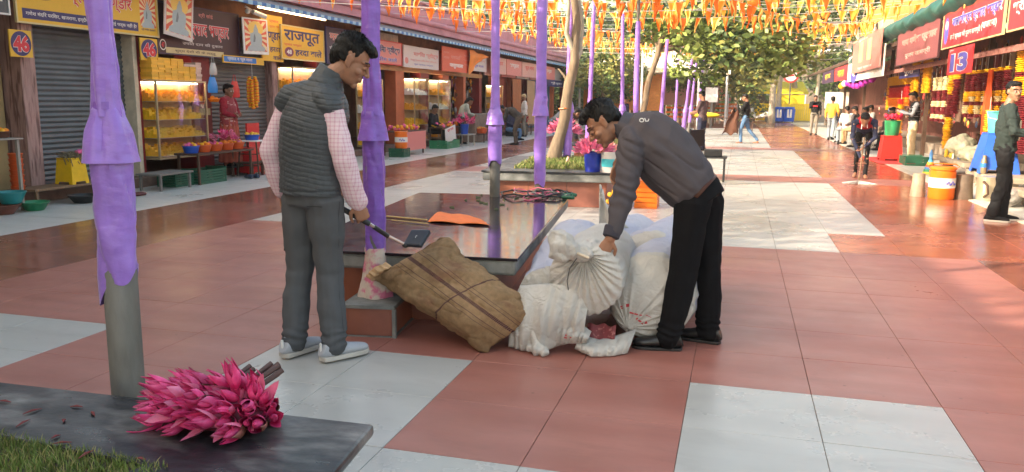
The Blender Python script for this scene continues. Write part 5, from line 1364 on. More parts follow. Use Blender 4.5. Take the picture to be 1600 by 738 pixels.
# smudged stencil ink and red stains
ng = N.new('ShaderNodeTexNoise'); ng.inputs['Scale'].default_value = 9; ng.inputs['Detail'].default_value = 8; ng.inputs['Roughness'].default_value = .8; L.new(uvn.outputs[0], ng.inputs['Vector'])
rg_ = N.new('ShaderNodeMapRange'); rg_.inputs[1].default_value = .635; rg_.inputs[2].default_value = .70; L.new(ng.outputs[0], rg_.inputs[0]); rg_.inputs[4].default_value = .5
mx2 = N.new('ShaderNodeMix'); mx2.data_type = 'RGBA'; L.new(mx.outputs[2], mx2.inputs[6]); mx2.inputs[7].default_value = (.10, .10, .08, 1); L.new(rg_.outputs[0], mx2.inputs['Factor'])
nr = N.new('ShaderNodeTexNoise'); nr.inputs['Scale'].default_value = 5.3; nr.inputs['Detail'].default_value = 5; mpn = N.new('ShaderNodeMapping'); mpn.inputs['Location'].default_value = (5, 3, 1); L.new(uvn.outputs[0], mpn.inputs[0]); L.new(mpn.outputs[0], nr.inputs['Vector'])
rr2 = N.new('ShaderNodeMapRange'); rr2.inputs[1].default_value = .56; rr2.inputs[2].default_value = .72; rr2.inputs[4].default_value = .45; L.new(nr.outputs[0], rr2.inputs[0])
mx3 = N.new('ShaderNodeMix'); mx3.data_type = 'RGBA'; L.new(mx2.outputs[2], mx3.inputs[6]); mx3.inputs[7].default_value = (.36, .12, .09, 1); L.new(rr2.outputs[0], mx3.inputs['Factor']); L.new(mx3.outputs[2], b.inputs['Base Color'])
wv = N.new('ShaderNodeTexWave'); wv.inputs['Scale'].default_value = 70; wv.bands_direction = 'X'; wv.inputs['Distortion'].default_value = .6; L.new(uvn.outputs[0], wv.inputs['Vector'])
wv2 = N.new('ShaderNodeTexWave'); wv2.inputs['Scale'].default_value = 45; wv2.bands_direction = 'Y'; wv2.inputs['Distortion'].default_value = .6; L.new(uvn.outputs[0], wv2.inputs['Vector'])
ads = N.new('ShaderNodeMath'); ads.operation = 'ADD'; L.new(wv.outputs['Fac'], ads.inputs[0]); L.new(wv2.outputs['Fac'], ads.inputs[1])
bp = N.new('ShaderNodeBump'); bp.inputs['Strength'].default_value = 1; bp.inputs['Distance'].default_value = .004; L.new(ads.outputs[0], bp.inputs['Height']); L.new(bp.outputs[0], b.inputs['Normal'])
bs_ = thing('burlap_sack', 'bulging brown burlap sack with dark woven stripes, leaning on the black plinth', 'sack', (-1.68, 4.5, 0), world=True)
Uc = Vector((-1.63, 4.43, .28)); AX = Vector((.90, -.11, -.37)).normalized()
WD = Vector((.34, .33, .80)); WD = (WD-AX*WD.dot(AX)).normalized(); TN = AX.cross(WD).normalized()
if TN.y > 0: TN = -TN
LH, WH, TH = .42, .21, .16
CB = [at(572, 432, 4.42), at(690, 362, 4.50), at(848, 486, 4.36), at(750, 552, 4.20)]   # mouth-low, mouth-high, foot-high, foot-low corners
CB = [Vector(c_) for c_ in CB]
Uc = (CB[0]+CB[1]+CB[2]+CB[3])/4
AX = ((CB[2]+CB[3])-(CB[0]+CB[1])).normalized(); WD = ((CB[1]+CB[2])-(CB[0]+CB[3])).normalized(); TN = AX.cross(WD).normalized()
if TN.y > 0: TN = -TN
def bur(u, v):
    w = 2*PI*u
    s = 2*v-1; e = abs(s)
    env = (max(0.0, 1-e**3.4))**.55
    cw = math.copysign(abs(math.cos(w))**.8, math.cos(w)); sw = math.copysign(abs(math.sin(w))**.9, math.sin(w))
    k = (cw*(1.0-.05*(1-e)+.03*(e > .9))*(.90+.10*env)+1)/2
    vv_ = .5+.5*s*(1-.045*(1-abs(cw)**3)*(-1 if s < 0 else 1)*(1 if s > 0 else -.6))
    p = CB[0].lerp(CB[1], k)*(1-vv_)+CB[3].lerp(CB[2], k)*vv_
    thk = TH*env*(1.05-.35*abs(cw)**4)*(1+.10*math.sin(2.4*s+.5))
    p = p-TN*.07+TN*(thk*sw)
    n_ = (WD*cw*.5+TN*sw).normalized()
    q3 = Vector((s*2.2, cw*1.6, sw*.8))
    d = .020*mn.noise(q3*1.3+Vector((2, 7, 1)))+.016*mn.noise(p*7)+.004*mn.noise(p*24)-.010*max(0, 1-6*abs(mn.noise(q3*1.9+Vector((9, 2, 4)))))-.008*max(0, 1-7*abs(mn.noise(p*6+Vector((1, 5, 2)))))
    d -= .007*math.exp(-((s-.22-.1*cw)/.09)**2)+.006*math.exp(-((s+.35+.12*cw)/.08)**2)
    p = p+n_*d+AX*(.025*mn.noise(Vector((cw*3, sw, 5)))*e)
    if p.z < .006: p.z = .006
    return p
mb = MB(); nu, nv = 120, 150
mb.grid(nu, nv, bur, closed_u=True)
me = mb.mesh('burlap_body', BUR)
uvl = me.uv_layers.new(name='UVMap')
arr = np.zeros(len(me.loops)*2)
li = np.empty(len(me.loops), np.int32); me.loops.foreach_get('vertex_index', li)
uu = (li % nu)/nu; vv = (li//nu)/(nv-1)
# TN side (front) is u=.25 or .75; keep the stripe in the middle of the front
arr[0::2] = vv; arr[1::2] = np.where(uu <= .5, uu*2, (1-uu)*2)
uvl.data.foreach_set('uv', arr)
me.transform(Matrix.Translation(-Vector(bs_['_w'])))
link('burlap_body', me, bs_)
# open rough mouth at the upper left end
mb = MB()
def mouth(u, v):
    w = 2*PI*u
    c0 = CB[0].lerp(CB[1], .14)-TN*.06+AX*.02
    return c0+WD*(math.cos(w)*(.065+.008*math.sin(7*w)))+TN*(math.sin(w)*(.040+.006*math.sin(9*w)))-AX*(.05*v+.010*mn.noise(Vector((w*2, v, 0))))
mb.grid(60, 5, mouth, closed_u=True); o = mb.build('stitched_mouth', BUR, bs_); q_ = o.modifiers.new('t', 'SOLIDIFY'); q_.thickness = .008

# ------------------------------------------------------------------ lotus bunch
lb_ = thing('lotus_flower_bunch', 'large bunch of cut pink lotus buds on the foreground black stone rim', 'flowers', (-1.5, 1.95, .49), world=True)
def petal_mesh(L, rb, flare, m_, nm='petal'):
    mb = MB()
    def g(u, v):
        a = (u-.5)*2; s = v
        ph = a*R(58)*(1-s**4*.97)*(.55+.45*math.sin(PI*min(1, s*1.3+.15)))
        rad = rb*(.30+.75*math.sin(PI*min(1, .08+s*.86)))*(1-.25*s)+flare*s**2.2
        return (rad*math.sin(ph), rad*math.cos(ph)-.001*a*a, L*s-.05*L*a*a*s)
    mb.grid(7, 9, g); return mb.mesh(nm, m_)
PM = [petal_mesh(.082, .0185, .002, PETAL), petal_mesh(.074, .0165, .012, PETAL), petal_mesh(.078, .0175, .020, PETAL2), petal_mesh(.064, .0195, .004, SEPAL)]
BUD = MB().loft([((0,0,-.004), .006, .006, (1,0,0)), ((0,0,.012), .010, .010, (1,0,0)), ((0,0,.03), .012, .011, (1,0,0)), ((0,0,.05), .008, .008, (1,0,0)), ((0,0,.068), .001, .001, (1,0,0))], 10).mesh('bud', PETAL)
r = random.Random(12)
Ax0 = Vector((-1.54, 1.955, .555))
nf = 0
fl = []
while nf < 73:
    # heads fill a low dome ~0.46 x 0.24 m
    a = r.uniform(0, 2*PI); d = math.sqrt(r.random())
    x = -1.475+.205*d*math.cos(a)*1.0; y = 1.955+.125*d*math.sin(a)
    hgt = .135*math.sqrt(max(0, 1-d**2.2))
    z = .508+hgt*r.uniform(.22, 1.0)
    p = Vector((x, y, z))
    if any((p-q).length < .028 for q in fl): 
        if r.random() < .985: continue
    fl.append(p); nf += 1
    out = Vector((math.cos(a)*d*.9-.40, math.sin(a)*d*.7-.65, .30+.6*(1-d))).normalized()
    out = (out+Vector((r.uniform(-.3, .3), r.uniform(-.3, .3), r.uniform(-.2, .3)))).normalized()
    qt = out.to_track_quat('Z', 'Y')
    f_ = bpy.data.objects.new('lotus_bloom', BUD); C.objects.link(f_); f_.parent = lb_
    f_.location = p-Vector(lb_['_w'])-out*.03; f_.rotation_mode = 'QUATERNION'; f_.rotation_quaternion = qt
    s_ = r.uniform(.95, 1.4); f_.scale = (s_, s_, s_)
    op = r.uniform(.0, .12) if r.random() < .72 else r.uniform(.15, .40)
    k0 = r.uniform(0, 6)
    np_ = 4
    for j in range(np_):
        pm = PM[3] if (j == 0 and r.random() < .38) else PM[r.choice([0, 0, 1, 2])]
        pe = bpy.data.objects.new('petal', pm); C.objects.link(pe); pe.parent = f_
        w = k0+2*PI*j/np_
        pe.matrix_basis = Matrix.Rotation(w, 4, 'Z') @ Matrix.Rotation(-op*r.uniform(.3, 1.3), 4, 'X')
mb = MB()
for (a, b) in [((-1.48,2.02,.53),(-1.400,2.165,.615)),((-1.47,2.02,.52),(-1.380,2.175,.612)),((-1.46,2.0,.54),(-1.365,2.155,.614)),((-1.45,2.0,.52),(-1.352,2.15,.602)),((-1.47,2.0,.51),(-1.362,2.14,.592)),((-1.52,2.05,.55),(-1.475,2.16,.60)),((-1.50,2.05,.55),(-1.455,2.15,.595))]:
    mb.tube([a, b], .0088, 9)
mb.build('cut_stems', mat('brown_lotus_stem', (.085,.045,.04),.6,var=.3,vs=20), lb_)
mb = MB(); mb.ell((-1.465, 1.975, .515), (.165, .085, .058), 20, 10); mb.build('shaded_petal_core', mat('crimson_shadowed_petals', (.16,.02,.05), .6, var=.5, vs=40), lb_)  # filler core, its dark crimson painted as shaded petals inside the bunch

# ------------------------------------------------------------------ inspection tool held by the standing man
tl_ = thing('inspection_scanner', 'telescopic tool with black grip and square dark pad, held over the burlap sack', 'tool', (-2.0, 4.15, .8), world=True)
g0 = at(533, 325, 4.00); g1 = at(577, 350, 4.10); g2 = at(606, 369, 4.22); g3 = at(634, 383, 4.30)
MB().tube([g0, g0.lerp(g1, .5), g1], [.015, .017, .016], 14).build('rubber_grip', BLACK, tl_)
MB().tube([g1, g1.lerp(g2, .25)], .010, 12).build('chrome_collar', mat('chrome', (.6,.58,.55),.2,metal=1), tl_)
MB().tube([g1.lerp(g2, .25), g2], .014, 12).build('black_sleeve', BLACK, tl_)
MB().tube([g2, g3], .0095, 12).build('metal_rod', mat('champagne_metal', (.55,.42,.36),.3,metal=.8), tl_)
pad = [at(631, 384, 4.30), at(658, 386, 4.26), at(673, 361, 4.36), at(644, 361, 4.40)]
n_ = (pad[1]-pad[0]).cross(pad[3]-pad[0]).normalized()*.014
MB().add([p-n_ for p in pad]+[p+n_ for p in pad], [(3,2,1,0),(4,5,6,7)]+[(i, (i+1) % 4, 4+(i+1) % 4, 4+i) for i in range(4)]).build('square_pad', mat('dark_slate_plastic', (.022,.028,.04),.35), tl_, smooth=False, bev=.008)
c_ = (pad[0]+pad[1]+pad[2]+pad[3])/4+n_*1.1
uu_ = (pad[1]-pad[0]).normalized(); vv_ = (pad[3]-pad[0]).normalized()
MB().tube([c_-vv_*.008, c_, c_+vv_*.01, c_+vv_*.006+uu_*.008], .0014, 5).build('white_emblem', WHITE, tl_)
MB().ell(g3, (.022, .022, .018), 12, 8).build('swivel_joint', BLACK, tl_)

# ------------------------------------------------------------------ things lying on the polished plinth
p = [gr(668,347,.495), gr(766,353,.495), gr(745,344,.495), gr(735,333,.495), gr(705,335,.495), gr(683,334,.495)]
mb = MB(); mb.prism([(q.x, q.y) for q in p], .4925, .497)
ft = thing('saffron_pennant', 'orange pennant on a cane stick lying flat on the polished black plinth', 'flag', (-2.2, 6.1, .49), world=True)
mb = MB()
P0, P1, P2, P3 = [Vector((q.x, q.y, 0)) for q in (p[0], p[1], p[3], p[5])]
def fl_(u, v):
    a = P0.lerp(P1, u); b = P3.lerp(P2, u)
    w = a.lerp(b, v*(1-.5*u*u)); return (w.x, w.y, .497+.012*abs(math.sin(u*6+v*2))+.010*v*math.sin(u*11))
mb.grid(24, 10, fl_); o = mb.build('orange_cloth', mat('orange_flag_cloth', (.80,.17,.03),.7,var=.08), ft); q_ = o.modifiers.new('t', 'SOLIDIFY'); q_.thickness = .003
a = gr(604, 338, .5); b2 = gr(668, 344, .5); MB().tube([a, b2], .007, 8).build('cane_stick', mat('cane', (.50,.32,.12),.5), ft)
a = gr(612, 344, .5); b2 = gr(670, 350, .5); MB().tube([a, b2], .004, 8).build('thin_stick', MATS['cane'], ft)
# cable tangle at the foot of the pole
r = random.Random(6)
ct = thing('cable_tangle', 'tangle of black, pink and cream cables at the pole on the plinth', 'cables', (-1.95, 8.0, .49))
for m_, nm, rad, n in [(BLACK, 'black_cable', .009, 6), (mat('pink_cable', (.6,.12,.2),.5), 'pink_cable', .006, 3), (mat('cream_cable', (.6,.5,.38),.5), 'cream_cable', .006, 2)]:
    for k in range(n):
        cx, cy = r.uniform(-.12, .25), r.uniform(-.35, .05); rx, ry = r.uniform(.10, .24), r.uniform(.1, .28); ph = r.uniform(0, 6)
        MB().tube([(cx+rx*math.cos(ph+t_*.45)*(1+.15*math.sin(t_)), cy+ry*math.sin(ph+t_*.45), .008+rad+.05*r.random()*(k/n)+.01*math.sin(t_*1.3)) for t_ in range(16)], rad, 6).build(nm, m_, ct)
mb = MB(); mb.capsule([(.32, -.3, .02), (.42, -.32, .02)], [.02, .02]); mb.capsule([(.30, -.12, .02), (.4, -.1, .02)], [.02, .02]); mb.build('green_plug', DG, ct)
mb = MB()
for k in range(16):
    x, y = r.uniform(-.55, .1), r.uniform(-1.3, -.1); a = r.uniform(0, 3)
    mb.loft([((x, y, .004), .012, .003, (0,0,1)), ((x+.05*math.cos(a), y+.05*math.sin(a), .005), .004, .002, (0,0,1))], 5)
o = mb.build('leaf_litter', mat('leaf_litter', (.10,.11,.05),.8)); o.location = (-1.95, 7.9, .49); tag(o, kind='stuff')

# ------------------------------------------------------------------ pails on the far planter
def pail(x, y, z, r0, h, m_, lab, band=None):
    t = thing('pail', lab, 'pail', (x, y, z))
    MB().lathe([(r0*.82, 0), (r0*.84, .01), (r0, h), (r0*1.06, h+.003), (r0*1.06, h+.02), (r0*.96, h+.02), (r0*.8, .02)], n=28).build('body', m_, t)
    if band: MB().lathe([(r0*.90, h*.3), (r0*.965, h*.72)], n=28, cap=False).build('label_band', band, t)
    return t
q = gr(926, 268, .49); pail(q.x, q.y, .49, .125, .25, mat('dark_blue_plastic', (.015,.03,.30),.35), 'dark blue pail of pink lotuses on the planter rim left of the bending man')
small_lotus(q.x, q.y, .72, 26, .16, 'bouquet of pink lotuses in the dark blue pail', 31, .17, name='lotus_bouquet', pm=PETAL2)
q2 = gr(953, 270, .49); pail(q2.x, q2.y+.05, .49, .135, .26, mat('grey_white_pail', (.5,.48,.46),.4), 'white and turquoise printed pail beside the dark blue one', mat('turquoise_print', (.05,.38,.45),.4))
small_lotus(q2.x, q2.y+.05, .73, 9, .12, 'salmon blossoms in the printed white pail', 33, .12, name='lotus_bouquet', pm=mat('salmon_blossom', (.70,.28,.25),.5))
q = gr(878, 240, .47); pail(q.x, q.y+.2, .49, .15, .34, mat('azure_pail', (.02,.22,.5),.35), 'azure pail of lotuses on the second planter, between the fourth and fifth poles')
small_lotus(q.x, q.y+.2, .83, 20, .19, 'pink lotuses in the azure pail on the second planter', 35, .19, name='lotus_bouquet', pm=PETAL2)
# orange crate and marigolds at the planter's right-hand foot
crate(-1.32, -1.02, 10.95, 11.3, 0, .36, ORP2, 'orange plastic crate at the right-hand foot of the far planter, behind the bending man')
mb = MB(); r = random.Random(2)
for k in range(22): mb.ell((-1.52+r.uniform(-.14, .08), 10.75+r.uniform(-.08, .08), .03+r.uniform(0, .22)), .035, 7, 5, k % 2)
tag(mb.build('marigold_heap', [YELLOW, SW2]), 'heap of yellow marigolds against the far planter, beside the orange crate', 'flowers')
# small candle-like offering at the tree foot
q = gr(885, 255, .50); mb = MB(); mb.tube([(q.x, q.y, .49), (q.x+.03, q.y, .60)], [.03, .015], 8); tag(mb.build('paper_wrap', mat('cream_pink_paper', (.7,.4,.3),.6)), 'scrap of cream paper at the foot of the fifth pole', 'paper')
# ------------------------------------------------------------------ people
def V3(*a): return Vector(a)
def head_shape(mb, c, f, up, s=1.0, fine=True):
    f = Vector(f).normalized(); up = (Vector(up)-f*Vector(up).dot(f)).normalized(); x = f.cross(up).normalized()
    Mx = Matrix((x, f, up)).transposed()
    c = Vector(c)
    P = lambda a, b, d: c+Mx @ (Vector((a, b, d))*s)
    n = 20 if fine else 12; m = 14 if fine else 8
    E = lambda p, r_, M_=None: mb.ell(P(*p), [k*s for k in r_], n, m, 0, Mx if M_ is None else Mx @ M_)
    E((0,-.014,.038), (.076,.097,.083))
    E((0,.026,-.022), (.063,.066,.088))
    E((0,.032,-.072), (.050,.052,.042))
    E((0,.074,-.100), (.022,.020,.017))
    mb.capsule([P(0,.088,.022), P(0,.104,-.008), P(0,.112,-.022)], [.0085*s, .0095*s, .013*s], 8)
    if fine:
        for q in (-1, 1):
            E((q*.013,.100,-.026), (.009,.011,.008))
            mb.capsule([P(q*.012,.092,.028), P(q*.035,.084,.033), P(q*.055,.062,.026)], [.008*s, .009*s, .007*s], 8)
            E((q*.044,.058,-.028), (.021,.024,.020))
            E((q*.079,-.004,-.006), (.007,.019,.031), Matrix.Rotation(q*.35, 3, 'Z'))
            E((q*.083,-.012,.010), (.006,.014,.018), Matrix.Rotation(q*.5, 3, 'Z'))
            E((q*.076,.004,-.03), (.006,.009,.010))
        E((0,.092,-.056), (.024,.011,.0055)); E((0,.090,-.067), (.021,.011,.0065))
        E((0,.084,-.062), (.03,.012,.018))
    else:
        for q in (-1, 1): E((q*.079,-.004,-.006), (.008,.019,.03))
        E((0,.088,-.06), (.026,.013,.014)); mb.capsule([P(-.05,.07,.028), P(0,.088,.03), P(.05,.07,.028)], [.01*s]*3, 6)
    return P, Mx
def hand_shape(mb, w, d, pn, s=1.0, curl=.35, side=1, spread=.06, seg=6, thumb=.6, curls=None):
    """w wrist, d pointing direction, pn palm normal (the way fingers curl), side: +1 thumb on d x pn side"""
    w = Vector(w); d = Vector(d).normalized(); pn = Vector(pn); pn = (pn-d*pn.dot(d)).normalized()
    lat = d.cross(pn).normalized()*side
    pl = .088*s
    mb.capsule([w-d*.02*s, w+d*.015*s, w+d*pl*.55, w+d*pl], [(.028*s,.019*s), (.030*s,.017*s), (.040*s,.015*s), (.038*s,.013*s)], 10, side=lat)
    for k, (o, L_, r_) in enumerate([(.030,.074,.0088), (.010,.082,.0090), (-.011,.076,.0086), (-.030,.060,.0078)]):
        p = w+d*(pl-.004*s-(.004*s if k == 3 else 0))+lat*(o*s); dd = (d+lat*(spread*(1.2-k)*.9)).normalized()
        pts = [p-dd*.012*s, p]; rad = [r_*s*1.05]*2
        c_ = (curls[k] if curls else curl)*(1+.12*k)
        ang = c_*.8
        for j, q in enumerate((.44, .32, .24)):
            v = (dd*math.cos(ang)+pn*math.sin(ang)).normalized()
            p = p+v*(L_*q*s); pts.append(p); rad.append(r_*s*(1-.09*(j+1)))
            ang += c_*(1.05 if j == 0 else .8)
        mb.capsule(pts, rad, seg+2)
    p = w+d*.022*s+lat*.026*s
    v1 = (d*.55+lat*.75+pn*.25*thumb).normalized(); v2 = (d*.8+lat*(.5-.5*thumb)+pn*.5*thumb).normalized(); v3 = (d*.85-lat*.15*thumb+pn*.6*thumb).normalized()
    q1 = p+v1*.036*s; q2 = q1+v2*.032*s; q3 = q2+v3*.024*s
    mb.capsule([p, q1, q2, q3], [.014*s, .0115*s, .0100*s, .0085*s], seg+2)
def foot_shape(mb, a, d, s=1.0):
    a = Vector(a); d = Vector((d[0], d[1], 0)).normalized(); sdv = d.cross(V3(0,0,1))
    mb.capsule([V3(a.x, a.y, .03)-d*.045*s, V3(a.x, a.y, .045)+d*.03*s, V3(a.x, a.y, .03)+d*.11*s, V3(a.x, a.y, .018)+d*.165*s], [(.03*s,.028*s), (.036*s,.035*s), (.042*s,.022*s), (.035*s,.014*s)], 10, side=sdv)
def shoe_mesh(a, d, s=1.0, mats=None, name='shoe', parent=None, z0=0.0, sole=None, tall=.085, w=.046, fine=True):
    a = Vector(a); d = Vector((d[0], d[1], 0)).normalized(); sdv = d.cross(V3(0,0,1))
    B = V3(a.x, a.y, z0)
    prof = [(-.075,.030,.040,.055),(-.068,.036,.048,.052),(-.04,.040,.052,.050),(.0,.041,.048,.047),(.05,.043,.038,.038),(.10,w,.030,.031),(.15,w*.98,.025,.027),(.185,w*.75,.020,.023),(.205,w*.35,.012,.018)]
    mb = MB()
    mb.loft([(B+d*x*s+V3(0,0,zc*s+.012), ww*s, hh*s, sdv) for x, ww, hh, zc in prof], 18)
    mb.capsule([V3(a.x, a.y, z0+.05)-d*.015*s, V3(a.x, a.y, z0+tall)-d*.018*s], [(.040*s,.044*s)]*2, 14, side=sdv)
    me = remesh(mb, .006 if fine else .014, 3, None, mats or BLACK, name)
    if parent is not None: me.transform(Matrix.Translation(-Vector(parent['_w']) if parent.get('_w') else Vector()))
    o = link(name, me, parent)
    sm = MB(); pts = []
    for x, ww, hh, zc in prof: pts.append((x, ww+.004))
    L_ = [B+d*(x*s)+sdv*(ww*s) for x, ww in pts]+[B+d*((prof[-1][0]+.006)*s)]+[B+d*(x*s)-sdv*(ww*s) for x, ww in reversed(pts)]+[B-d*(.082*s)]
    n = len(L_); sm.add([V3(p.x, p.y, z0+.001) for p in L_]+[V3(p.x, p.y, z0+(.026 if sole is not None and sole is not BLACK else .018)) for p in L_], [tuple(range(n-1,-1,-1)), tuple(range(n, 2*n))]+[(i, (i+1) % n, n+(i+1) % n, n+i) for i in range(n)])
    so_ = sm.build('sole', sole or BLACK, parent, smooth=False, bev=.003)
    if sole is SOLEG_[0]:
        lm = MB()
        for k in range(5):
            c_ = B+d*(.035+.022*k)*s+V3(0, 0, (.088-.0085*k)*s)
            lm.tube([c_-sdv*.022*s-V3(0,0,.008), c_+V3(0,0,.003), c_+sdv*.022*s+d*.012-V3(0,0,.008)], .0026, 6)
        lm.build('laces', WHITE, parent)
        MB().capsule([B-d*.076*s+V3(0,0,.05), B-d*.078*s+V3(0,0,.10)], [(.010,.005)]*2, 8, side=sdv).build('heel_tab', WHITE, parent)
        MB().loft([(B-d*.02*s+V3(0,0,.098), .047, .052, sdv), (B-d*.02*s+V3(0,0,.112), .044, .049, sdv)], 18).build('padded_collar', MATS.get('slate_quilted_nylon') or BLACK, parent)
    return o
SOLEG_ = [mat('cream_sole', (.50,.46,.42), .6)]
def pose(h=1.70, **over):
    J = dict(pelvis=(0,0,.93), chest=(0,.0,1.24), neck=(0,-.01,1.455), head=(0,.03,1.585), face=(0,1,-.1), hup=(0,0,1),
             shL=(-.18,-.01,1.395), elL=(-.23,-.03,1.12), wrL=(-.24,.04,.88), shR=(.18,-.01,1.395), elR=(.23,-.03,1.12), wrR=(.24,.04,.88),
             hipL=(-.09,0,.90), kneeL=(-.10,.02,.49), ankL=(-.10,-.02,.085), hipR=(.09,0,.90), kneeR=(.10,.02,.49), ankR=(.10,-.02,.085),
             toeL=(-.15,1,0), toeR=(.15,1,0), hdL=None, hdR=None, pnL=(1,.2,0), pnR=(-1,.2,0))
    J.update(over)
    k = h/1.70
    for n_, v in J.items():
        if v is None: continue
        v = Vector(v)
        J[n_] = v if n_ in ('face','hup','toeL','toeR','hdL','hdR','pnL','pnR') else v*k
    return J
def person(label, loc, J, top, bottom, shoe=None, skin=None, hair=None, rz=0, vox=.016, fine=False, group=None, build=1.0, sleeve='long', wr=.010, long_hair=False, extra=None, world=False,
           bare=False, sole=None, top_mats=None, slv0=0., topname='shirt', hs=1.0, curlL=.4, curlR=.4, top_disp=None, bot_disp=None, legr=(.090,.066,.056), armr=(.062,.052,.040), torso=None, facehair=None, curlsL=None, curlsR=None, hairfn=None):
    t = thing('person', label, 'person', loc, 0 if world else rz, group, world=world)
    skin = skin or SKIN2; hair = hair or HAIR
    O = Vector(loc) if world else Vector((0,0,0))
    def put(name, me):
        if world: me.transform(Matrix.Translation(-O))
        return link(name, me, t)
    if not world: t['_w'] = (0., 0., 0.)
    sv = (J['shR']-J['shL']).normalized(); hv = (J['hipR']-J['hipL']).normalized()
    b = build
    # ---- skin
    mb = MB()
    P, Mx = head_shape(mb, J['head'], J['face'], J['hup'], hs, fine)
    mb.capsule([J['neck']+(J['chest']-J['neck'])*.2, J['neck'], P(0,-.02,-.05)], [.062*b, .055*b, .052*hs], 14)
    mb.capsule([J['pelvis'], J['chest'], J['neck']+(J['chest']-J['neck'])*.15], [(.12*b,.07*b), (.13*b,.08*b), (.07*b,.05*b)], 14, side=sv)
    for s_ in 'LR':
        sh, el, wr_ = J['sh'+s_], J['el'+s_], J['wr'+s_]
        mb.capsule([J['chest'].lerp(J['neck'], .75), sh], [.045*b, .045*b], 8)
        mb.capsule([sh, el, el.lerp(wr_, .4), wr_], [.045*b, .038*b, .037*b, .026*b], 10)
        hp, kn, an = J['hip'+s_], J['knee'+s_], J['ank'+s_]
        mb.capsule([J['pelvis'].lerp(hp, .6), hp.lerp(kn, .1), kn, kn.lerp(an, .35), an], [.07*b, .065*b, .046*b, .045*b, .032*b], 10)
        if bare: mb.capsule([an, V3(an.x, an.y, .04)], [.033, .036], 8); foot_shape(mb, an, J['toe'+s_], hs)
        elif True: mb.capsule([an, V3(an.x, an.y, max(.035, an.z-.05))], [.03, .03], 8)
        hd = J['hd'+s_] if J['hd'+s_] is not None else (wr_-el)
        if fine: hand_shape(mb, wr_, hd, J['pn'+s_], 1.0*hs, curlL if s_ == 'L' else curlR, (1 if s_ == 'L' else -1), curls=(curlsL if s_ == 'L' else curlsR))
    extra_h = None
    if not fine:
        extra_h = MB()
        for s_ in 'LR':
            hd = J['hd'+s_] if J['hd'+s_] is not None else (J['wr'+s_]-J['el'+s_])
            hand_shape(extra_h, J['wr'+s_], hd, J['pn'+s_], 1.0*hs, curlL if s_ == 'L' else curlR, (1 if s_ == 'L' else -1), seg=4)
    body = put('body', remesh(mb, vox if not fine else .0042, 2 if fine else 1, None, skin, 'body', extra_h))
    # ---- torso garment
    def torso_loft(mb, g, low=0.0):
        pv, ch, nk = J['pelvis'], J['chest'], J['neck']
        T = torso or [(-.16,.172,.125),(0,.170,.125),(.35,.155,.118),(.72,.172,.130),(1.0,.182,.128),(1.42,.178,.105),(1.70,.125,.085),(1.9,.075,.070)]
        L_ = []
        for q, ra, rb in T:
            if q < low-.17: continue
            p = pv.lerp(ch, q) if q <= 1 else ch.lerp(nk, q-1)
            w_ = min(1, max(0, q/1.2)); L_.append((p, ra*b+g, rb*b+g, (hv*(1-w_)+sv*w_).normalized()))
        mb.loft(L_, 20)
    mb = MB(); torso_loft(mb, .0)
    for s_ in 'LR':
        sh, el, wr_ = J['sh'+s_], J['el'+s_], J['wr'+s_]
        inn = J['chest'].lerp(J['neck'], .62)
        mb.capsule([inn, sh.lerp(inn, .15)], [.075*b, .066*b], 12)
        a0, a1, a2 = [q*b for q in armr]
        if sleeve == 'long': mb.capsule([sh.lerp(el, slv0), sh.lerp(el, .5), el, el.lerp(wr_, .5), wr_-(wr_-el).normalized()*.012], [a0, a0*.95, a1, (a1+a2)/2, a2], 12)
        elif sleeve == 'half': mb.capsule([sh, sh.lerp(el, .75)], [a0, a1*1.05], 12)
    dsp = top_disp or (lambda co, no: wr*(nz(co, (9, 9, 14), 3)*1.1+nz(co, 22, 1)*.5)-wr*.9*np.clip(1-7*np.abs(nz(co, (6, 6, 10), 7)), 0, 1))
    put(topname, remesh(mb, .007 if fine else vox, 3 if fine else 2, dsp, top_mats or top, topname))
    # ---- trousers
    mb = MB(); pv = J['pelvis']
    mb.loft([(pv+(J['chest']-pv)*.18, .160*b, .118*b, hv), (pv, .170*b, .124*b, hv), (pv-(J['chest']-pv)*.22, .165*b, .115*b, hv)], 18)
    r0, r1, r2 = [q*b for q in legr]
    for s_ in 'LR':
        hp, kn, an = J['hip'+s_], J['knee'+s_], J['ank'+s_]
        mb.capsule([pv.lerp(hp, .7), hp, hp.lerp(kn, .5), kn, kn.lerp(an, .5), an+V3(0,0,-.01)], [r0, r0*1.02, r0*.9, r1, (r1+r2)*.5, r2], 14)
    dspb = bot_disp or (lambda co, no: wr*(nz(co, (8, 8, 13), 5)+nz(co, 20, 2)*.5)-wr*.9*np.clip(1-7*np.abs(nz(co, (5, 5, 9), 9)), 0, 1))
    put('trousers', remesh(mb, .007 if fine else vox, 3 if fine else 2, dspb, bottom, 'trousers'))
    # ---- hair
    if hairfn: hairfn(t, P, Mx, put)
    else:
        mb = MB()
        E = lambda p, r_: mb.ell(P(*p), [k*hs for k in r_], 14, 10, 0, Mx)
        E((0,-.030,.060), (.085,.098,.078)); E((0,-.065,.01), (.070,.055,.070)); E((0,.04,.098), (.062,.05,.032))
        if long_hair: mb.capsule([P(0,-.09,.0), P(0,-.10,-.10), P(0,-.08,-.22)], [.06, .055, .035], 10)
        put('hair', remesh(mb, .006 if fine else .012, 1, lambda co, no: nz(co, 40)*.006, hair, 'hair'))
    if not bare and shoe is not None:
        for s_ in 'LR':
            a = J['ank'+s_]
            shoe_mesh(V3(a.x, a.y, 0), J['toe'+s_], hs, shoe, 'shoe', t if world else t, z0=max(0., a.z-.09), sole=sole, fine=fine)
    if extra: extra(t, J, P, Mx, put)
    return t
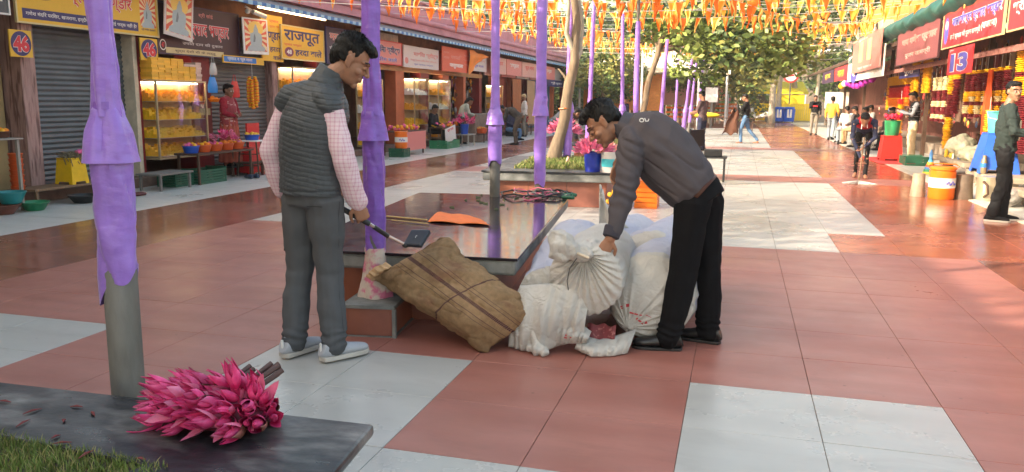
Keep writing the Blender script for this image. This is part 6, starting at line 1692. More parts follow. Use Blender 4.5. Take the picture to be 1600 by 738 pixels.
def eyes(t, P, Mx, put, hs=1.0, brow=True, lids=True, look=0):
    for q in (-1, 1):
        if look == 'down':
            mb = MB(); mb.ell(P(q*.031,.079,.004), .0135*hs, 14, 10); put('eyelid', mb.mesh('eyelid', SKIN))
            mb = MB(); mb.tube([P(q*.019,.090,-.002), P(q*.030,.0935,-.006), P(q*.044,.085,-.002)], .0014*hs, 6); put('eyelash', mb.mesh('eyelash', HAIR))
            mb = MB(); mb.capsule([P(q*.014,.0965,.029), P(q*.033,.092,.037), P(q*.056,.071,.030)], [(.0022,.0045)]*3, 6); put('eyebrow', mb.mesh('eyebrow', HAIR))
            continue
        mb = MB(); mb.ell(P(q*.031,.080,.006), .0125*hs, 14, 10); put('eye', mb.mesh('eye', mat('eye_white', (.55,.5,.46), .2)))
        mb = MB(); mb.ell(P(q*.031+look,.0895,.004), (.0055*hs,.0045*hs,.0055*hs), 10, 8, 0, Mx); put('iris', mb.mesh('iris', BLACK))
        if lids:
            mb = MB(); mb.tube([P(q*.018,.090,.004), P(q*.026,.0945,.0115), P(q*.036,.0925,.012), P(q*.046,.083,.005)], .0032*hs, 6); put('eyelid', mb.mesh('eyelid', SKIN2))
        if brow:
            mb = MB(); mb.capsule([P(q*.014,.099,.031), P(q*.033,.096,.040), P(q*.056,.075,.033)], [(.0035,.0055)]*3, 6); put('eyebrow', mb.mesh('eyebrow', HAIR))

# ---- the standing man seen from behind
CHECK = mat('pink_check_cotton', (.72,.56,.60), .8, var=.05, vs=8)
N, L, b = nodes_of(CHECK)
tc = N.new('ShaderNodeTexCoord'); sp = N.new('ShaderNodeSeparateXYZ'); L.new(tc.outputs['Object'], sp.inputs[0])
def lines(sock, freq, w):
    m1 = N.new('ShaderNodeMath'); m1.operation = 'MULTIPLY'; m1.inputs[1].default_value = freq; L.new(sock, m1.inputs[0])
    m2 = N.new('ShaderNodeMath'); m2.operation = 'FRACT'; L.new(m1.outputs[0], m2.inputs[0])
    m3 = N.new('ShaderNodeMath'); m3.operation = 'LESS_THAN'; m3.inputs[1].default_value = w; L.new(m2.outputs[0], m3.inputs[0]); return m3.outputs[0]
a1 = lines(sp.outputs[2], 46, .30)
sm_ = N.new('ShaderNodeMath'); sm_.operation = 'MULTIPLY_ADD'; sm_.inputs[1].default_value = -.55; L.new(sp.outputs[1], sm_.inputs[0]); L.new(sp.outputs[0], sm_.inputs[2])
gn = N.new('ShaderNodeNewGeometry'); sn = N.new('ShaderNodeSeparateXYZ'); L.new(gn.outputs['Normal'], sn.inputs[0])
ab = []
for k_ in (0, 1):
    q_ = N.new('ShaderNodeMath'); q_.operation = 'ABSOLUTE'; L.new(sn.outputs[k_], q_.inputs[0]); ab.append(q_.outputs[0])
gt = N.new('ShaderNodeMath'); gt.operation = 'GREATER_THAN'; L.new(ab[0], gt.inputs[0]); L.new(ab[1], gt.inputs[1])
mxx = N.new('ShaderNodeMix'); L.new(gt.outputs[0], mxx.inputs['Factor']); L.new(lines(sp.outputs[0], 46, .30), mxx.inputs[2]); L.new(lines(sp.outputs[1], 46, .30), mxx.inputs[3])
a2 = mxx.outputs[0]
sm3 = N.new('ShaderNodeMath'); sm3.operation = 'ADD'; L.new(a1, sm3.inputs[0]); L.new(a2, sm3.inputs[1])
hf = N.new('ShaderNodeMath'); hf.operation = 'MULTIPLY'; hf.inputs[1].default_value = .42; L.new(sm3.outputs[0], hf.inputs[0])
mx = N.new('ShaderNodeMix'); mx.data_type = 'RGBA'; src = b.inputs['Base Color'].links[0].from_socket; L.new(src, mx.inputs[6]); mx.inputs[7].default_value = (.56,.26,.36,1); L.new(hf.outputs[0], mx.inputs['Factor']); L.new(mx.outputs[2], b.inputs['Base Color'])
VEST = mat('slate_quilted_nylon', (.055,.062,.070), .5, spec=.35, var=.08, vs=6, bump=.15, bs=160)
GREYT = mat('grey_trouser_cloth', (.088,.090,.097), .9, spec=.15, var=.07, vs=10, bump=.15, bs=300)
DGREYJ = mat('charcoal_jacket', (.070,.062,.070), .85, spec=.2, var=.06, vs=8, bump=.1, bs=260)
BLKT = mat('black_trouser_cloth', (.0065,.0065,.008), .85, spec=.12, var=.1, vs=10)
SHOEG = mat('light_grey_mesh_shoe', (.40,.41,.45), .7, var=.08, vs=20, bump=.3, bs=300)
SOLEG = mat('cream_sole', (.50,.46,.42), .6)
LEATH = mat('black_leather', (.012,.012,.013), .28, var=.2, vs=15)

J = pose(1.70)
J.update({k: Vector(v) for k, v in dict(
    pelvis=(-2.265,3.95,.94), chest=(-2.25,3.955,1.27), neck=(-2.17,4.0,1.545), head=(-2.052,4.055,1.652), face=(.82,.38,-.55), hup=(.45,.20,.88),
    shL=(-2.395,3.985,1.445), elL=(-2.515,3.98,1.16), wrL=(-2.50,4.045,.925), shR=(-2.105,3.90,1.430), elR=(-2.03,3.90,1.135), wrR=(-2.01,4.02,.880),
    hipL=(-2.35,3.97,.90), kneeL=(-2.375,4.0,.48), ankL=(-2.375,3.90,.10), hipR=(-2.17,3.93,.90), kneeR=(-2.175,3.985,.48), ankR=(-2.12,3.90,.10),
    toeL=(.30,.95,0), toeR=(.55,.83,0), hdL=(.02,.05,-1), hdR=(.22,.22,-1), pnL=(.6,.6,0), pnR=(-.5,.85,.1)).items()})
Jm1 = J
def sq_hair(t, P, Mx, put, n_=1, nape=-.045, fr=True):
    mb = MB()
    E = lambda p, r_, m_=None: mb.ell(P(*p), r_, 18, 12, 0, Mx if m_ is None else Mx @ m_)
    E((0,-.032,.066), (.087,.095,.076)); E((0,-.072,.015), (.070,.048,.068)); E((0,.028,.105), (.068,.068,.036)); E((-.0,.066,.094), (.055,.040,.030))
    for q in (-1, 1):
        E((q*.060,-.042,.024), (.019,.040,.050)); E((q*.060,.012,.045), (.016,.018,.026))
    mb.capsule([P(0,-.085,-.02), P(0,-.078,nape)], [(.050,.03), (.04,.02)], 12, side=Mx @ V3(1,0,0))
    def d(co, no):
        return nz(co, (26, 26, 26), 3)*.006+nz(co, (75, 75, 30), 1)*.005
    put('hair', remesh(mb, .0042, 1, d, HAIR, 'hair'))
    # loose strands break the outline
    r = random.Random(n_); mb = MB()
    for k in range(1500):
        a = r.uniform(0, 2*PI); e = r.uniform(.05, 1.35)
        base = P(.084*math.sin(e)*math.cos(a), -.020+.094*math.sin(e)*math.sin(a), .066+.074*math.cos(e))
        out = (base-P(0,-.02,.05)).normalized(); fw = Mx @ V3(0, 1, 0)
        dr = (out*.5+fw*r.uniform(-.2, 1.0)+(Mx @ V3(1,0,0))*r.uniform(-.6, .6)).normalized()
        l_ = r.uniform(.010, .024)
        sdv = dr.cross(out).normalized()*.0016
        mb.add([base-sdv, base+sdv, base+dr*l_*.6+out*.004+sdv*.6, base+dr*l_*.6+out*.004-sdv*.6, base+dr*l_+out*.001], [(0,1,2,3), (3,2,4)])
    put('loose_hair', mb.mesh('loose_hair', HAIR)).__setitem__('kind', 'stuff')
def m1_extra(t, J, P, Mx, put):
    loc_ = (-2.25, 3.92, 0)
    eyes(t, P, Mx, put, look='down')
    mb = MB()
    T = [(.93,.212,.142),(.97,.216,.145),(1.05,.206,.142),(1.16,.210,.148),(1.30,.224,.152),(1.40,.226,.136),(1.465,.186,.112),(1.515,.120,.092),(1.56,.085,.082)]
    sv = (J['shR']-J['shL']).normalized()
    pts = []
    for z, ra, rb in T:
        q = (z-.94)/(1.27-.94)
        p = J['pelvis'].lerp(J['chest'], q) if q <= 1 else J['chest'].lerp(J['neck'], (z-1.27)/.275)
        p = V3(p.x, p.y, z)
        pts.append((p, ra*.90, rb, sv))
    mb.loft(pts, 26)
    for s_ in 'LR': mb.capsule([J['chest'].lerp(J['neck'], .7), J['sh'+s_]+V3(0,0,.002), J['sh'+s_].lerp(J['el'+s_], .07)], [.100, .080, .075], 16)
    # standing collar
    c0 = J['neck']+V3(.0,.0,-.015)
    mb.loft([(c0+V3(-.01,0,-.05), .100, .095, sv), (c0+V3(.00,.01,.03), .085, .085, sv), (c0+V3(.025,.02,.075), .074, .074, sv)], 20)
    def d(co, no):
        z = co[:, 2]+.14*co[:, 0]+.010*np.sin(co[:, 0]*9+co[:, 1]*7)+.006*nz(co, 7)
        ph = (z*1000/27.0) % 1.0
        g = np.minimum(ph, 1-ph)*27
        q = -.0042*np.exp(-(g/2.4)**2)+.0012
        hem = -.006*np.exp(-((co[:, 2]-.955)/.006)**2)
        lo = (co[:, 2] < 1.56)
        ru = nz(co, (26, 26, 60), 2)*.0016+nz(co, (6, 6, 6), 4)*.007+.0015*nz(co, (55, 55, 20), 8)
        return np.where(lo, q, 0)+hem+ru
    put('quilted_vest', remesh(mb, .0048, 2, d, VEST, 'quilted_vest'))
    tr = bpy.data.objects.new('tmp_ref', None)
    bpy.data.objects.remove(tr)
    body_ = next(c for c in t.children if c.name.startswith('trousers'))
    for pts_ in ([(-2.39,3.80,.86),(-2.34,3.79,.862),(-2.29,3.80,.86)], [(-2.21,3.79,.86),(-2.16,3.78,.862),(-2.11,3.79,.86)]):
        w_ = MB().tube([V3(*p_)-Vector(loc_) for p_ in pts_], .0035, 6).mesh('back_pocket_welt', mat('dark_seam', (.03,.03,.034), .9))
        q_ = link('back_pocket_welt', w_, t).modifiers.new('wrap', 'SHRINKWRAP'); q_.target = body_; q_.offset = .002
    sm_pts = [V3(-2.045, 3.90, .90-.04*k) for k in range(19)]
    w_ = MB().tube([p_-Vector(loc_) for p_ in sm_pts], .0022, 5).mesh('side_seam', MATS['dark_seam'])
    q_ = link('side_seam', w_, t).modifiers.new('wrap', 'SHRINKWRAP'); q_.target = body_; q_.offset = .0015
    sh = J['shR']; ax = (J['shR']-J['shL']).normalized()
    # smooth trouser waist hem shows under the vest; a watch strap-like cuff
    for s_ in 'LR':
        w = J['wr'+s_]; e = J['el'+s_]; dd = (w-e).normalized()
        mb = MB(); mb.loft([(w-dd*.05, .043, .040, None), (w-dd*.045, .045, .042, None), (w-dd*.006, .041, .038, None), (w-dd*.002, .037, .035, None)], 20)
        put('cuff', mb.mesh('cuff', CHECK))
def cloth(wr_, fold_z=(), seed=1):
    def d(co, no):
        v = wr_*(nz(co, (6, 6, 4), seed)*.8+nz(co, (18, 18, 4.5), seed+2)*.8+nz(co, (7, 7, 17), seed+4)*.55)
        for z0, a, w in fold_z:
            v += a*np.exp(-((co[:, 2]-z0)/w)**2)*np.sin(co[:, 2]*150+5*nz(co, 9, seed+9)+8*co[:, 0])
        return v
    return d
person('standing man in a grey quilted vest over a pink check shirt, seen from behind', (-2.25, 3.92, 0), Jm1, CHECK, GREYT, SHOEG, SKIN, world=True, fine=True, sole=SOLEG,
       extra=m1_extra, hairfn=lambda t, P, Mx, put: sq_hair(t, P, Mx, put, 5), slv0=.16, topname='check_shirt', curlL=.35, curlR=1.0, hs=1.04, legr=(.102,.078,.071), armr=(.060,.064,.052),
       top_disp=cloth(.011, (), 3), bot_disp=cloth(.012, ((.13,.006,.05),), 8), build=1.0, torso=[(.05,.150,.105),(.35,.150,.112),(.72,.165,.125),(1.0,.178,.128),(1.42,.176,.105),(1.70,.125,.085),(1.9,.075,.070)])
# ---- the man bending over the white sacks
J = pose(1.70)
J.update({k: Vector(v) for k, v in dict(
    pelvis=(-.205,4.79,.935), chest=(-.405,4.81,1.215), neck=(-.645,4.80,1.30), head=(-.775,4.775,1.315), face=(-.70,-.16,-.66), hup=(-.70,0,.70),
    shL=(-.585,4.63,1.205), elL=(-.605,4.545,.93), wrL=(-.665,4.44,.685), shR=(-.60,4.97,1.20), elR=(-.60,5.12,1.04), wrR=(-.72,5.00,1.065),
    hipL=(-.235,4.70,.87), kneeL=(-.265,4.69,.47), ankL=(-.335,4.665,.085), hipR=(-.165,4.88,.87), kneeR=(-.135,4.89,.475), ankR=(-.115,4.885,.085),
    toeL=(-1,-.13,0), toeR=(-1,.22,0), hdL=(-.40,-.10,-.91), hdR=(-.25,-.1,-.95), pnL=(-.25,.85,-.2), pnR=(0,-.2,-1)).items()})
Jm2 = J
BELT = mat('brown_leather_belt', (.055,.018,.010), .45, spec=.3, var=.2)
def m2_extra(t, J, P, Mx, put):
    eyes(t, P, Mx, put, look='down')
    # bulky charcoal jacket
    mb = MB(); sv = (J['shR']-J['shL']).normalized()
    pv, ch, nk = J['pelvis'], J['chest'], J['neck']
    ax = (nk-pv).normalized()
    dn = ax.cross(V3(0,1,0)).normalized()
    if dn.z > 0: dn = -dn
    L_ = []
    for q, off, ra, rb in [(.02,.025,.185,.150),(.08,.03,.195,.165),(.22,.035,.205,.180),(.42,.025,.212,.190),(.62,.005,.218,.180),(.80,-.005,.205,.155),(.93,0,.150,.110),(1.02,.0,.095,.085),(1.10,.005,.082,.076)]:
        L_.append((pv.lerp(nk, q)+dn*off+V3(.01,0,.055*math.sin(q*PI)), ra, rb, sv))
    mb.loft(L_, 26)
    for s_ in 'LR':
        sh, el, w = J['sh'+s_], J['el'+s_], J['wr'+s_]
        mb.capsule([ch.lerp(nk, .6), sh+V3(0,0,.01)], [.105, .082], 14)
        mb.capsule([sh, sh.lerp(el, .5), el, el.lerp(w, .55), w-(w-el).normalized()*.03], [.083, .078, .068, .058, .047], 14)
    def d(co, no):
        s_ = (co-np.array(pv)) @ np.array(ax)
        ca = co @ np.array(ax); cb = co @ np.array(V3(ax.z, 0, -ax.x)); cc = co[:, 1]
        tw = nz(co, 3, 4)*.10
        q3_ = np.stack([ca*3.2+tw*6, (cb+tw)*15, cc*9], 1); q4_ = np.stack([ca*11, (cb-tw)*6, cc*8], 1)
        arm = co[:, 2] < 1.08
        v = .005*nz(co, (6, 6, 6), 2)+.016*nz(q3_, 1, 5)+.008*nz(q4_, 1, 8)-.009*np.clip(1-6*np.abs(nz(q3_*.6, 1, 15)), 0, 1)+np.where(arm & (co[:, 1] < 4.66) & (co[:, 0] < -.52), .006*np.sin(co[:, 2]*95+4*nz(co, 9, 3)+co[:, 0]*30)*np.exp(-((co[:, 2]-.93)/.09)**2), 0)
        v += .006*np.exp(-((s_-.05)/.03)**2)
        return v
    put('jacket', remesh(mb, .0058, 3, d, DGREYJ, 'jacket'))
    w = J['wrL']; e = J['elL']; dd = (w-e).normalized()
    mb = MB(); mb.loft([(w-dd*.07, .050, .047, None), (w-dd*.06, .053, .050, None), (w-dd*.012, .048, .045, None), (w-dd*.006, .040, .038, None)], 20); put('knit_cuff', mb.mesh('knit_cuff', mat('dark_rib_cuff', (.035,.032,.045), .9, bump=.4, bs=200)))
    # belt
    mb = MB(); c0 = pv+(ch-pv)*.02
    bx = (V3(.72,0,.69)); 
    u1 = (ax.cross(V3(0,1,0))).normalized()
    mb.loft([(pv-ax*.018, .170, .132, V3(0,1,0)), (pv-ax*.014, .174, .136, V3(0,1,0)), (pv+ax*.014, .174, .136, V3(0,1,0)), (pv+ax*.018, .170, .132, V3(0,1,0))], 28); put('belt', mb.mesh('belt', BELT))
    # collar turned up
    mb = MB(); mb.loft([(nk-ax*.05, .105, .095, V3(0,1,0)), (nk+ax*.015, .083, .082, V3(0,1,0)), (nk+ax*.045+V3(0,0,-.01), .082, .080, V3(0,1,0)), (nk+ax*.045+V3(0,0,-.01), .074, .072, V3(0,1,0))], 24)
    put('collar', mb.mesh('collar', mat('collar_cloth', (.045,.045,.06), .8)))
    # small white emblem behind the left shoulder
    c_ = Vector(at(1007, 187, 4.62)); 
    mb = MB()
    q0 = at(1001, 188, 4.605); q1 = at(1013, 186, 4.605)
    mb.tube([q0+V3(.012*math.cos(a*.7)+.006, -.0, .010*math.sin(a*.7)) for a in range(10)], .0028, 6); mb.tube([q0+V3(.022,0,.012), q0+V3(.030,0,-.006), q0+V3(.042,0,-.004), q0+V3(.046,0,.008)], .003, 6)
    put('chest_emblem', mb.mesh('chest_emblem', WHITE))
person('man in a charcoal jacket and black trousers bending low over the white sacks', (-.22, 4.78, 0), Jm2, DGREYJ, BLKT, LEATH, SKIN, world=True, fine=True, sole=BLACK,
       extra=m2_extra, hairfn=lambda t, P, Mx, put: sq_hair(t, P, Mx, put, 9), topname='inner_shirt', curlL=.45, curlsL=[.25,.4,.5,.6], hs=1.02, legr=(.104,.082,.074), top_disp=lambda co, no: np.full(len(co), -.012),
       bot_disp=cloth(.010, ((.12,.006,.04),), 21))

# ---- other people
def cm(name, rgb, **k): return mat(name, rgb, .85, spec=.2, var=.12, vs=8, **k)
BL = cm('black_cotton', (.012,.012,.014)); JEAN = cm('blue_denim', (.10,.19,.34)); BEIGE = cm('beige_cotton', (.58,.47,.30)); WSH = cm('white_cotton', (.62,.60,.58)); GREYK = cm('khaki_grey', (.20,.18,.15))
MUST = cm('mustard_cotton', (.72,.40,.06)); LJEAN = cm('pale_denim', (.26,.30,.34)); NAVYC = cm('navy_cotton', (.03,.035,.07)); BROWNC = cm('brown_cotton', (.10,.08,.065)); REDC = cm('red_cotton', (.40,.02,.03)); PLUM = cm('faded_plum_tee', (.13,.09,.10)); DKG = cm('dark_green_jacket', (.030,.042,.040)); MIDG = cm('mid_grey_knit', (.20,.21,.24)); TEAL = cm('dark_teal_cloth', (.02,.05,.045)); TAN = cm('tan_cloth', (.40,.26,.14)); GREYS = cm('grey_striped_shirt', (.28,.28,.27))
def sit(h=1.6, seat=.45, **o):
    d = dict(pelvis=(0,0,seat+.10), chest=(0,.04,seat+.40), neck=(0,.07,seat+.61), head=(0,.12,seat+.74), face=(0,1,-.3),
             shL=(-.17,.06,seat+.56), elL=(-.22,.10,seat+.32), wrL=(-.12,.30,seat+.25), shR=(.17,.06,seat+.56), elR=(.22,.10,seat+.32), wrR=(.12,.30,seat+.25),
             hipL=(-.09,.02,seat+.09), kneeL=(-.13,.42,seat+.06), ankL=(-.12,.40,.09), hipR=(.09,.02,seat+.09), kneeR=(.13,.42,seat+.06), ankR=(.12,.44,.09))
    d.update(o); return pose(1.70, **d)
def bend(**o):
    d = dict(pelvis=(0,-.12,.90), chest=(0,.12,1.08), neck=(0,.33,1.14), head=(0,.45,1.13), face=(0,.7,-.7), hup=(0,.7,.7),
             shL=(-.18,.28,1.09), elL=(-.20,.36,.80), wrL=(-.14,.44,.56), shR=(.18,.28,1.09), elR=(.20,.36,.80), wrR=(.14,.44,.56), hipL=(-.09,-.10,.87), hipR=(.09,-.10,.87))
    d.update(o); return pose(1.70, **d)
SOCK = BLACK
# man in the black jacket at the right edge: looks at the camera, body to the right
def jk_extra(t, J, P, Mx, put):
    eyes(t, P, Mx, put)
    mb = MB(); mb.capsule([J['pelvis']+V3(0,.125,.10), J['chest']+V3(0,.125,.0), J['neck']+V3(0,.05,-.05)], [(.045,.02), (.05,.02), (.03,.02)], 10, side=V3(1,0,0)); put('cream_shirt_front', mb.mesh('f', cm('cream_shirt', (.60,.55,.42))))
    mb = MB(); mb.capsule([P(-.03,.092,-.045), P(0,.103,-.045), P(.03,.092,-.045)], [.004]*3, 6); put('moustache', mb.mesh('m', HAIR))
G_ = gr(1553, 345)
person('man in a dark jacket at the right edge turning his face to the camera', (3.19, 11.25, 0), pose(1.70, head=(0,.03,1.60), face=(.93,.36,-.05), elL=(-.25,.06,1.13), wrL=(-.14,.28,1.08), elR=(.25,.04,1.12), wrR=(.18,.30,1.10),
       kneeL=(-.10,.06,.50), ankL=(-.10,.05,.09), kneeR=(.09,-.0,.48), ankR=(.09,-.08,.09)), DKG, BL, BL, SKIN, rz=R(-98), vox=.011, fine=False, extra=jk_extra, hairfn=None, topname='jacket', legr=(.095,.075,.068), armr=(.075,.066,.052), build=1.02, sole=ALU, wr=.012)
# youth mopping
def mop_extra(t, J, P, Mx, put):
    mb = MB(); mb.capsule([J['pelvis']+V3(0,0,.12)+V3(.0,.02,0), J['chest'], J['neck'].lerp(J['chest'], .3)], [(.165,.13), (.175,.13), (.14,.10)], 16, side=V3(1,0,0)); put('red_vest', remesh(mb, .012, 2, None, REDC, 'red_vest'))
    mb = MB(); mb.tube([J['neck']+V3(-.04,.06,.03), J['neck']+V3(-.05,.08,-.16)], .008, 6); mb.tube([J['neck']+V3(.04,.06,.03), J['neck']+V3(.05,.08,-.18)], .008, 6); put('hood_cords', mb.mesh('c', WHITE))
MPL = V3(2.34, 16.9, 0)
person('barefoot youth in a red vest and dark sleeves bending to mop the red floor', tuple(MPL), bend(face=(0,.75,-.65), pelvis=(0,-.18,.90), ankL=(-.08,.05,.085), kneeL=(-.09,.02,.49), ankR=(.10,-.25,.085), kneeR=(.10,-.12,.49), wrL=(-.02,.42,.62), wrR=(.02,.44,.42)), NAVYC, BL, None, SKIN, rz=R(172), bare=True, vox=.013, extra=mop_extra, armr=(.058,.05,.038), legr=(.074,.054,.046), build=.88)
mo = thing('floor_mop', 'string mop with wooden handle pushed by the barefoot youth', 'mop', (2.2, 16.1, 0), world=True)
MB().tube([(2.30, 16.52, .80), (2.16, 15.75, .05)], .013, 8).build('handle', WOOD, mo)
mb = MB(); r = random.Random(4)
for k in range(150):
    a = r.uniform(0, 2*PI); l_ = r.uniform(.08, .26)
    mb.tube([(2.15, 15.72, .05), (2.15+l_*.5*math.cos(a), 15.66+l_*.4*math.sin(a), .035), (2.15+l_*math.cos(a)*1.2, 15.64+l_*.8*math.sin(a), .008)], .007, 4)
mb.build('mop_strings', mat('dirty_white_string', (.5,.48,.44), .9), mo, kind='stuff')
# vendor in black vest
def vv_extra(t, J, P, Mx, put):
    mb = MB(); mb.capsule([J['pelvis']+V3(0,0,.10), J['chest'], J['neck'].lerp(J['chest'], .25)], [(.17,.135), (.18,.135), (.14,.10)], 16, side=V3(1,0,0)); put('black_vest', remesh(mb, .014, 2, lambda co, no: .01*np.sin(co[:, 2]*100), BL, 'black_vest'))
person('vendor in a black vest and cream trousers standing side-on, threading a garland', (4.35, 23.0, .0), pose(1.72, head=(0,.06,1.59), face=(0,.9,-.4), elL=(-.22,.08,1.14), wrL=(-.08,.34,1.22), elR=(.22,.08,1.14), wrR=(.08,.34,1.25)), MIDG, BEIGE, BL, SKIN2, rz=R(88), vox=.015, extra=vv_extra, legr=(.105,.088,.08), sole=BLACK)
# seated group
person('seated person in a black top and grey trousers in the right-hand group', (4.05, 28.4, 0), sit(), BL, GREYK, BL, rz=R(75), vox=.017)
person('seated person in a charcoal jacket with a pale scarf, third in the group', (3.95, 30.3, 0), sit(seat=.45, face=(0,.9,-.5)), DGREYJ, TAN, BL, rz=R(60), vox=.017)
person('man in a bright white shirt sitting with his back to us in the group', (3.75, 31.2, 0), sit(seat=.45), WSH, LJEAN, BL, rz=R(20), vox=.017, build=1.12)
person('person in a grey shirt seated beside the man in white', (4.5, 30.6, 0), sit(seat=.5), GREYS, BROWNC, BL, rz=R(100), vox=.017)
person('person with an orange head scarf seated deep in the stall', (5.0, 29.4, 0), sit(seat=.55), TAN, BROWNC, BL, rz=R(80), vox=.017, hair=cm('orange_scarf_cloth', (.65,.20,.03)), long_hair=True)
person('person in dark clothes seated between the vendor and the group', (4.6, 26.9, 0), sit(seat=.45), BL, BL, BL, rz=R(85), vox=.017, long_hair=True)
person('child in a navy and yellow top standing behind the boy in the yellow shirt', (3.75, 35.5, 0), pose(1.25), NAVYC, LJEAN, BL, rz=R(170), vox=.017, build=.85)
person('boy in a mustard yellow shirt and pale jeans walking away from us', (3.45, 33.6, 0), pose(1.66, kneeL=(-.1,.10,.50), ankL=(-.1,.10,.09), kneeR=(.1,-.02,.48), ankR=(.1,-.20,.12), elR=(.24,.02,1.13), wrR=(.20,.20,.95)), MUST, LJEAN, BL, rz=R(-20), vox=.016, build=.95)
person('youth in a black printed sweatshirt and grey trousers with a hand to his chin', (3.2, 38.2, 0), pose(1.74, elR=(.22,.12,1.17), wrR=(.06,.16,1.45), hdR=(-.3,.2,1), face=(-.2,1,-.1)), BL, GREYK, BL, rz=R(178), vox=.018,
       extra=lambda t, J, P, Mx, put: put('chest_print', MB().box(-.10, .10, .150, .158, 1.25, 1.31).mesh('p', REDC)))
def shawl(t, J, P, Mx, put):
    mb = MB()
    mb.grid(14, 18, lambda u, v: (-.22-.06*math.sin(u*7)*(1-v*.3), .22+.55*u*(.35+.65*v)*1.0-.02*math.sin(v*9), 1.12-.80*v+.10*u*(1-v)+.05*math.sin(u*10)))
    o = put('held_cloth', mb.mesh('held_cloth', cm('brown_shawl', (.10,.045,.03)))); q_ = o.modifiers.new('t', 'SOLIDIFY'); q_.thickness = .012
person('barefoot man in black shirt and jeans striding left with a brown cloth', (.22, 29.6, 0), pose(1.70, face=(0,.9,-.3), head=(0,.06,1.58), elL=(-.22,.12,1.15), wrL=(-.16,.38,1.12), elR=(.22,.12,1.15), wrR=(.12,.40,1.14),
       kneeL=(-.09,.14,.50), ankL=(-.09,.12,.085), kneeR=(.09,-.10,.48), ankR=(.09,-.42,.14)), BL, JEAN, None, SKIN, rz=R(82), bare=True, vox=.016, extra=shawl)
person('man in a faded plum T-shirt standing among the far purple poles, hands before him', (-1.05, 24.5, 0), pose(1.72, face=(.1,.9,-.35), head=(0,.05,1.60), elL=(-.22,.06,1.14), wrL=(-.10,.30,1.10), elR=(.22,.06,1.14), wrR=(.10,.30,1.08)), PLUM, NAVYC, BL, SKIN, rz=R(62), vox=.016, sleeve='half')
# left side
person('man in a dark jacket and jeans bending behind the planter with the tree', (-4.15, 18.9, 0), bend(face=(0,.8,-.6)), cm('slate_jacket', (.05,.055,.07)), JEAN, BL, SKIN2, rz=R(-80), vox=.014, build=1.15)
person('person partly hidden behind the tree trunk, facing left', (-3.0, 21.8, 0), pose(1.6, face=(0,.8,-.5)), NAVYC, JEAN, BL, rz=R(75), vox=.016)
person('person in black seated cross-legged beside the small white notice', (-8.95, 22.9, 0), sit(seat=.40, face=(.2,.9,-.5)), cm('black_print_jacket', (.015,.015,.02)), BL, None, SKIN2, rz=R(-95), vox=.015, bare=True)
person('vendor in a pale top and dark shawl stooping by the mixed-goods stall', (-8.75, 25.0, 0), pose(1.62, chest=(0,.10,1.20), neck=(0,.22,1.36), head=(0,.32,1.44), face=(0,.8,-.6), shL=(-.17,.18,1.31), shR=(.17,.18,1.31), elL=(-.2,.24,1.05), wrL=(-.1,.44,.98), elR=(.2,.24,1.05), wrR=(.1,.44,.98)),
       cm('pale_green_top', (.40,.42,.36)), TEAL, BL, SKIN2, rz=R(-60), vox=.016, long_hair=True)
person('person in dark clothes crouching at the stall left of the bending man in brown', (-8.0, 28.2, 0), sit(seat=.30), NAVYC, JEAN, BL, rz=R(-120), vox=.016)
person('man in brown bending forward just left of the third purple pole', (-6.95, 25.2, 0), bend(face=(0,.8,-.6)), cm('dark_olive_jacket', (.06,.055,.05)), BROWNC, BL, SKIN2, rz=R(100), vox=.014, build=1.05)
person('elderly person with grey-blond hair and white shirt beyond the third purple pole', (-8.2, 31.0, 0), pose(1.64, face=(0,.9,-.3)), WSH, GREYK, BL, rz=R(110), vox=.016, hair=cm('ash_hair', (.38,.30,.18)))
# woman shopkeeper
def wk_extra(t, J, P, Mx, put):
    eyes(t, P, Mx, put, lids=False, brow=False)
    mb = MB(); mb.capsule([J['pelvis']+V3(0,0,-.02), J['pelvis']+V3(0,0,.12), J['chest'], J['neck'].lerp(J['chest'], .3)], [(.19,.145), (.185,.14), (.185,.14), (.14,.10)], 18, side=V3(1,0,0)); put('patterned_vest', remesh(mb, .010, 2, None, mat('maroon_patterned_knit', (.25,.04,.05), .9, var=.2, vs=20, rgb2=(.50,.30,.28), v2=9, thr=(.54,.6), stretch=(.6, .6, 2.5)), 'patterned_vest'))
    mb = MB(); mb.loft([(V3(0,.0,.10), .22, .20, V3(1,0,0)), (V3(0,0,.5), .20, .17, V3(1,0,0)), (V3(0,0,.92), .17, .13, V3(1,0,0))], 24); put('long_skirt', remesh(mb, .014, 1, lambda co, no: .012*np.sin(12*np.arctan2(co[:, 1], co[:, 0])), cm('brick_red_sari', (.36,.09,.06)), 'long_skirt'))
person('woman shopkeeper in a maroon patterned vest standing behind the dark wooden stool', (-9.1, 13.02, .16), pose(1.50, elL=(-.24,.06,1.12), wrL=(-.06,.20,1.08), elR=(.24,.06,1.12), wrR=(.06,.20,1.08), face=(.1,1,-.15), hdL=(1,.1,-.1), hdR=(-1,.1,-.1)), cm('maroon_sweater', (.26,.02,.035)), cm('brick_red_sari', (.36,.09,.06)), BL, SKIN2, rz=R(-90), vox=.012, extra=wk_extra, long_hair=False)
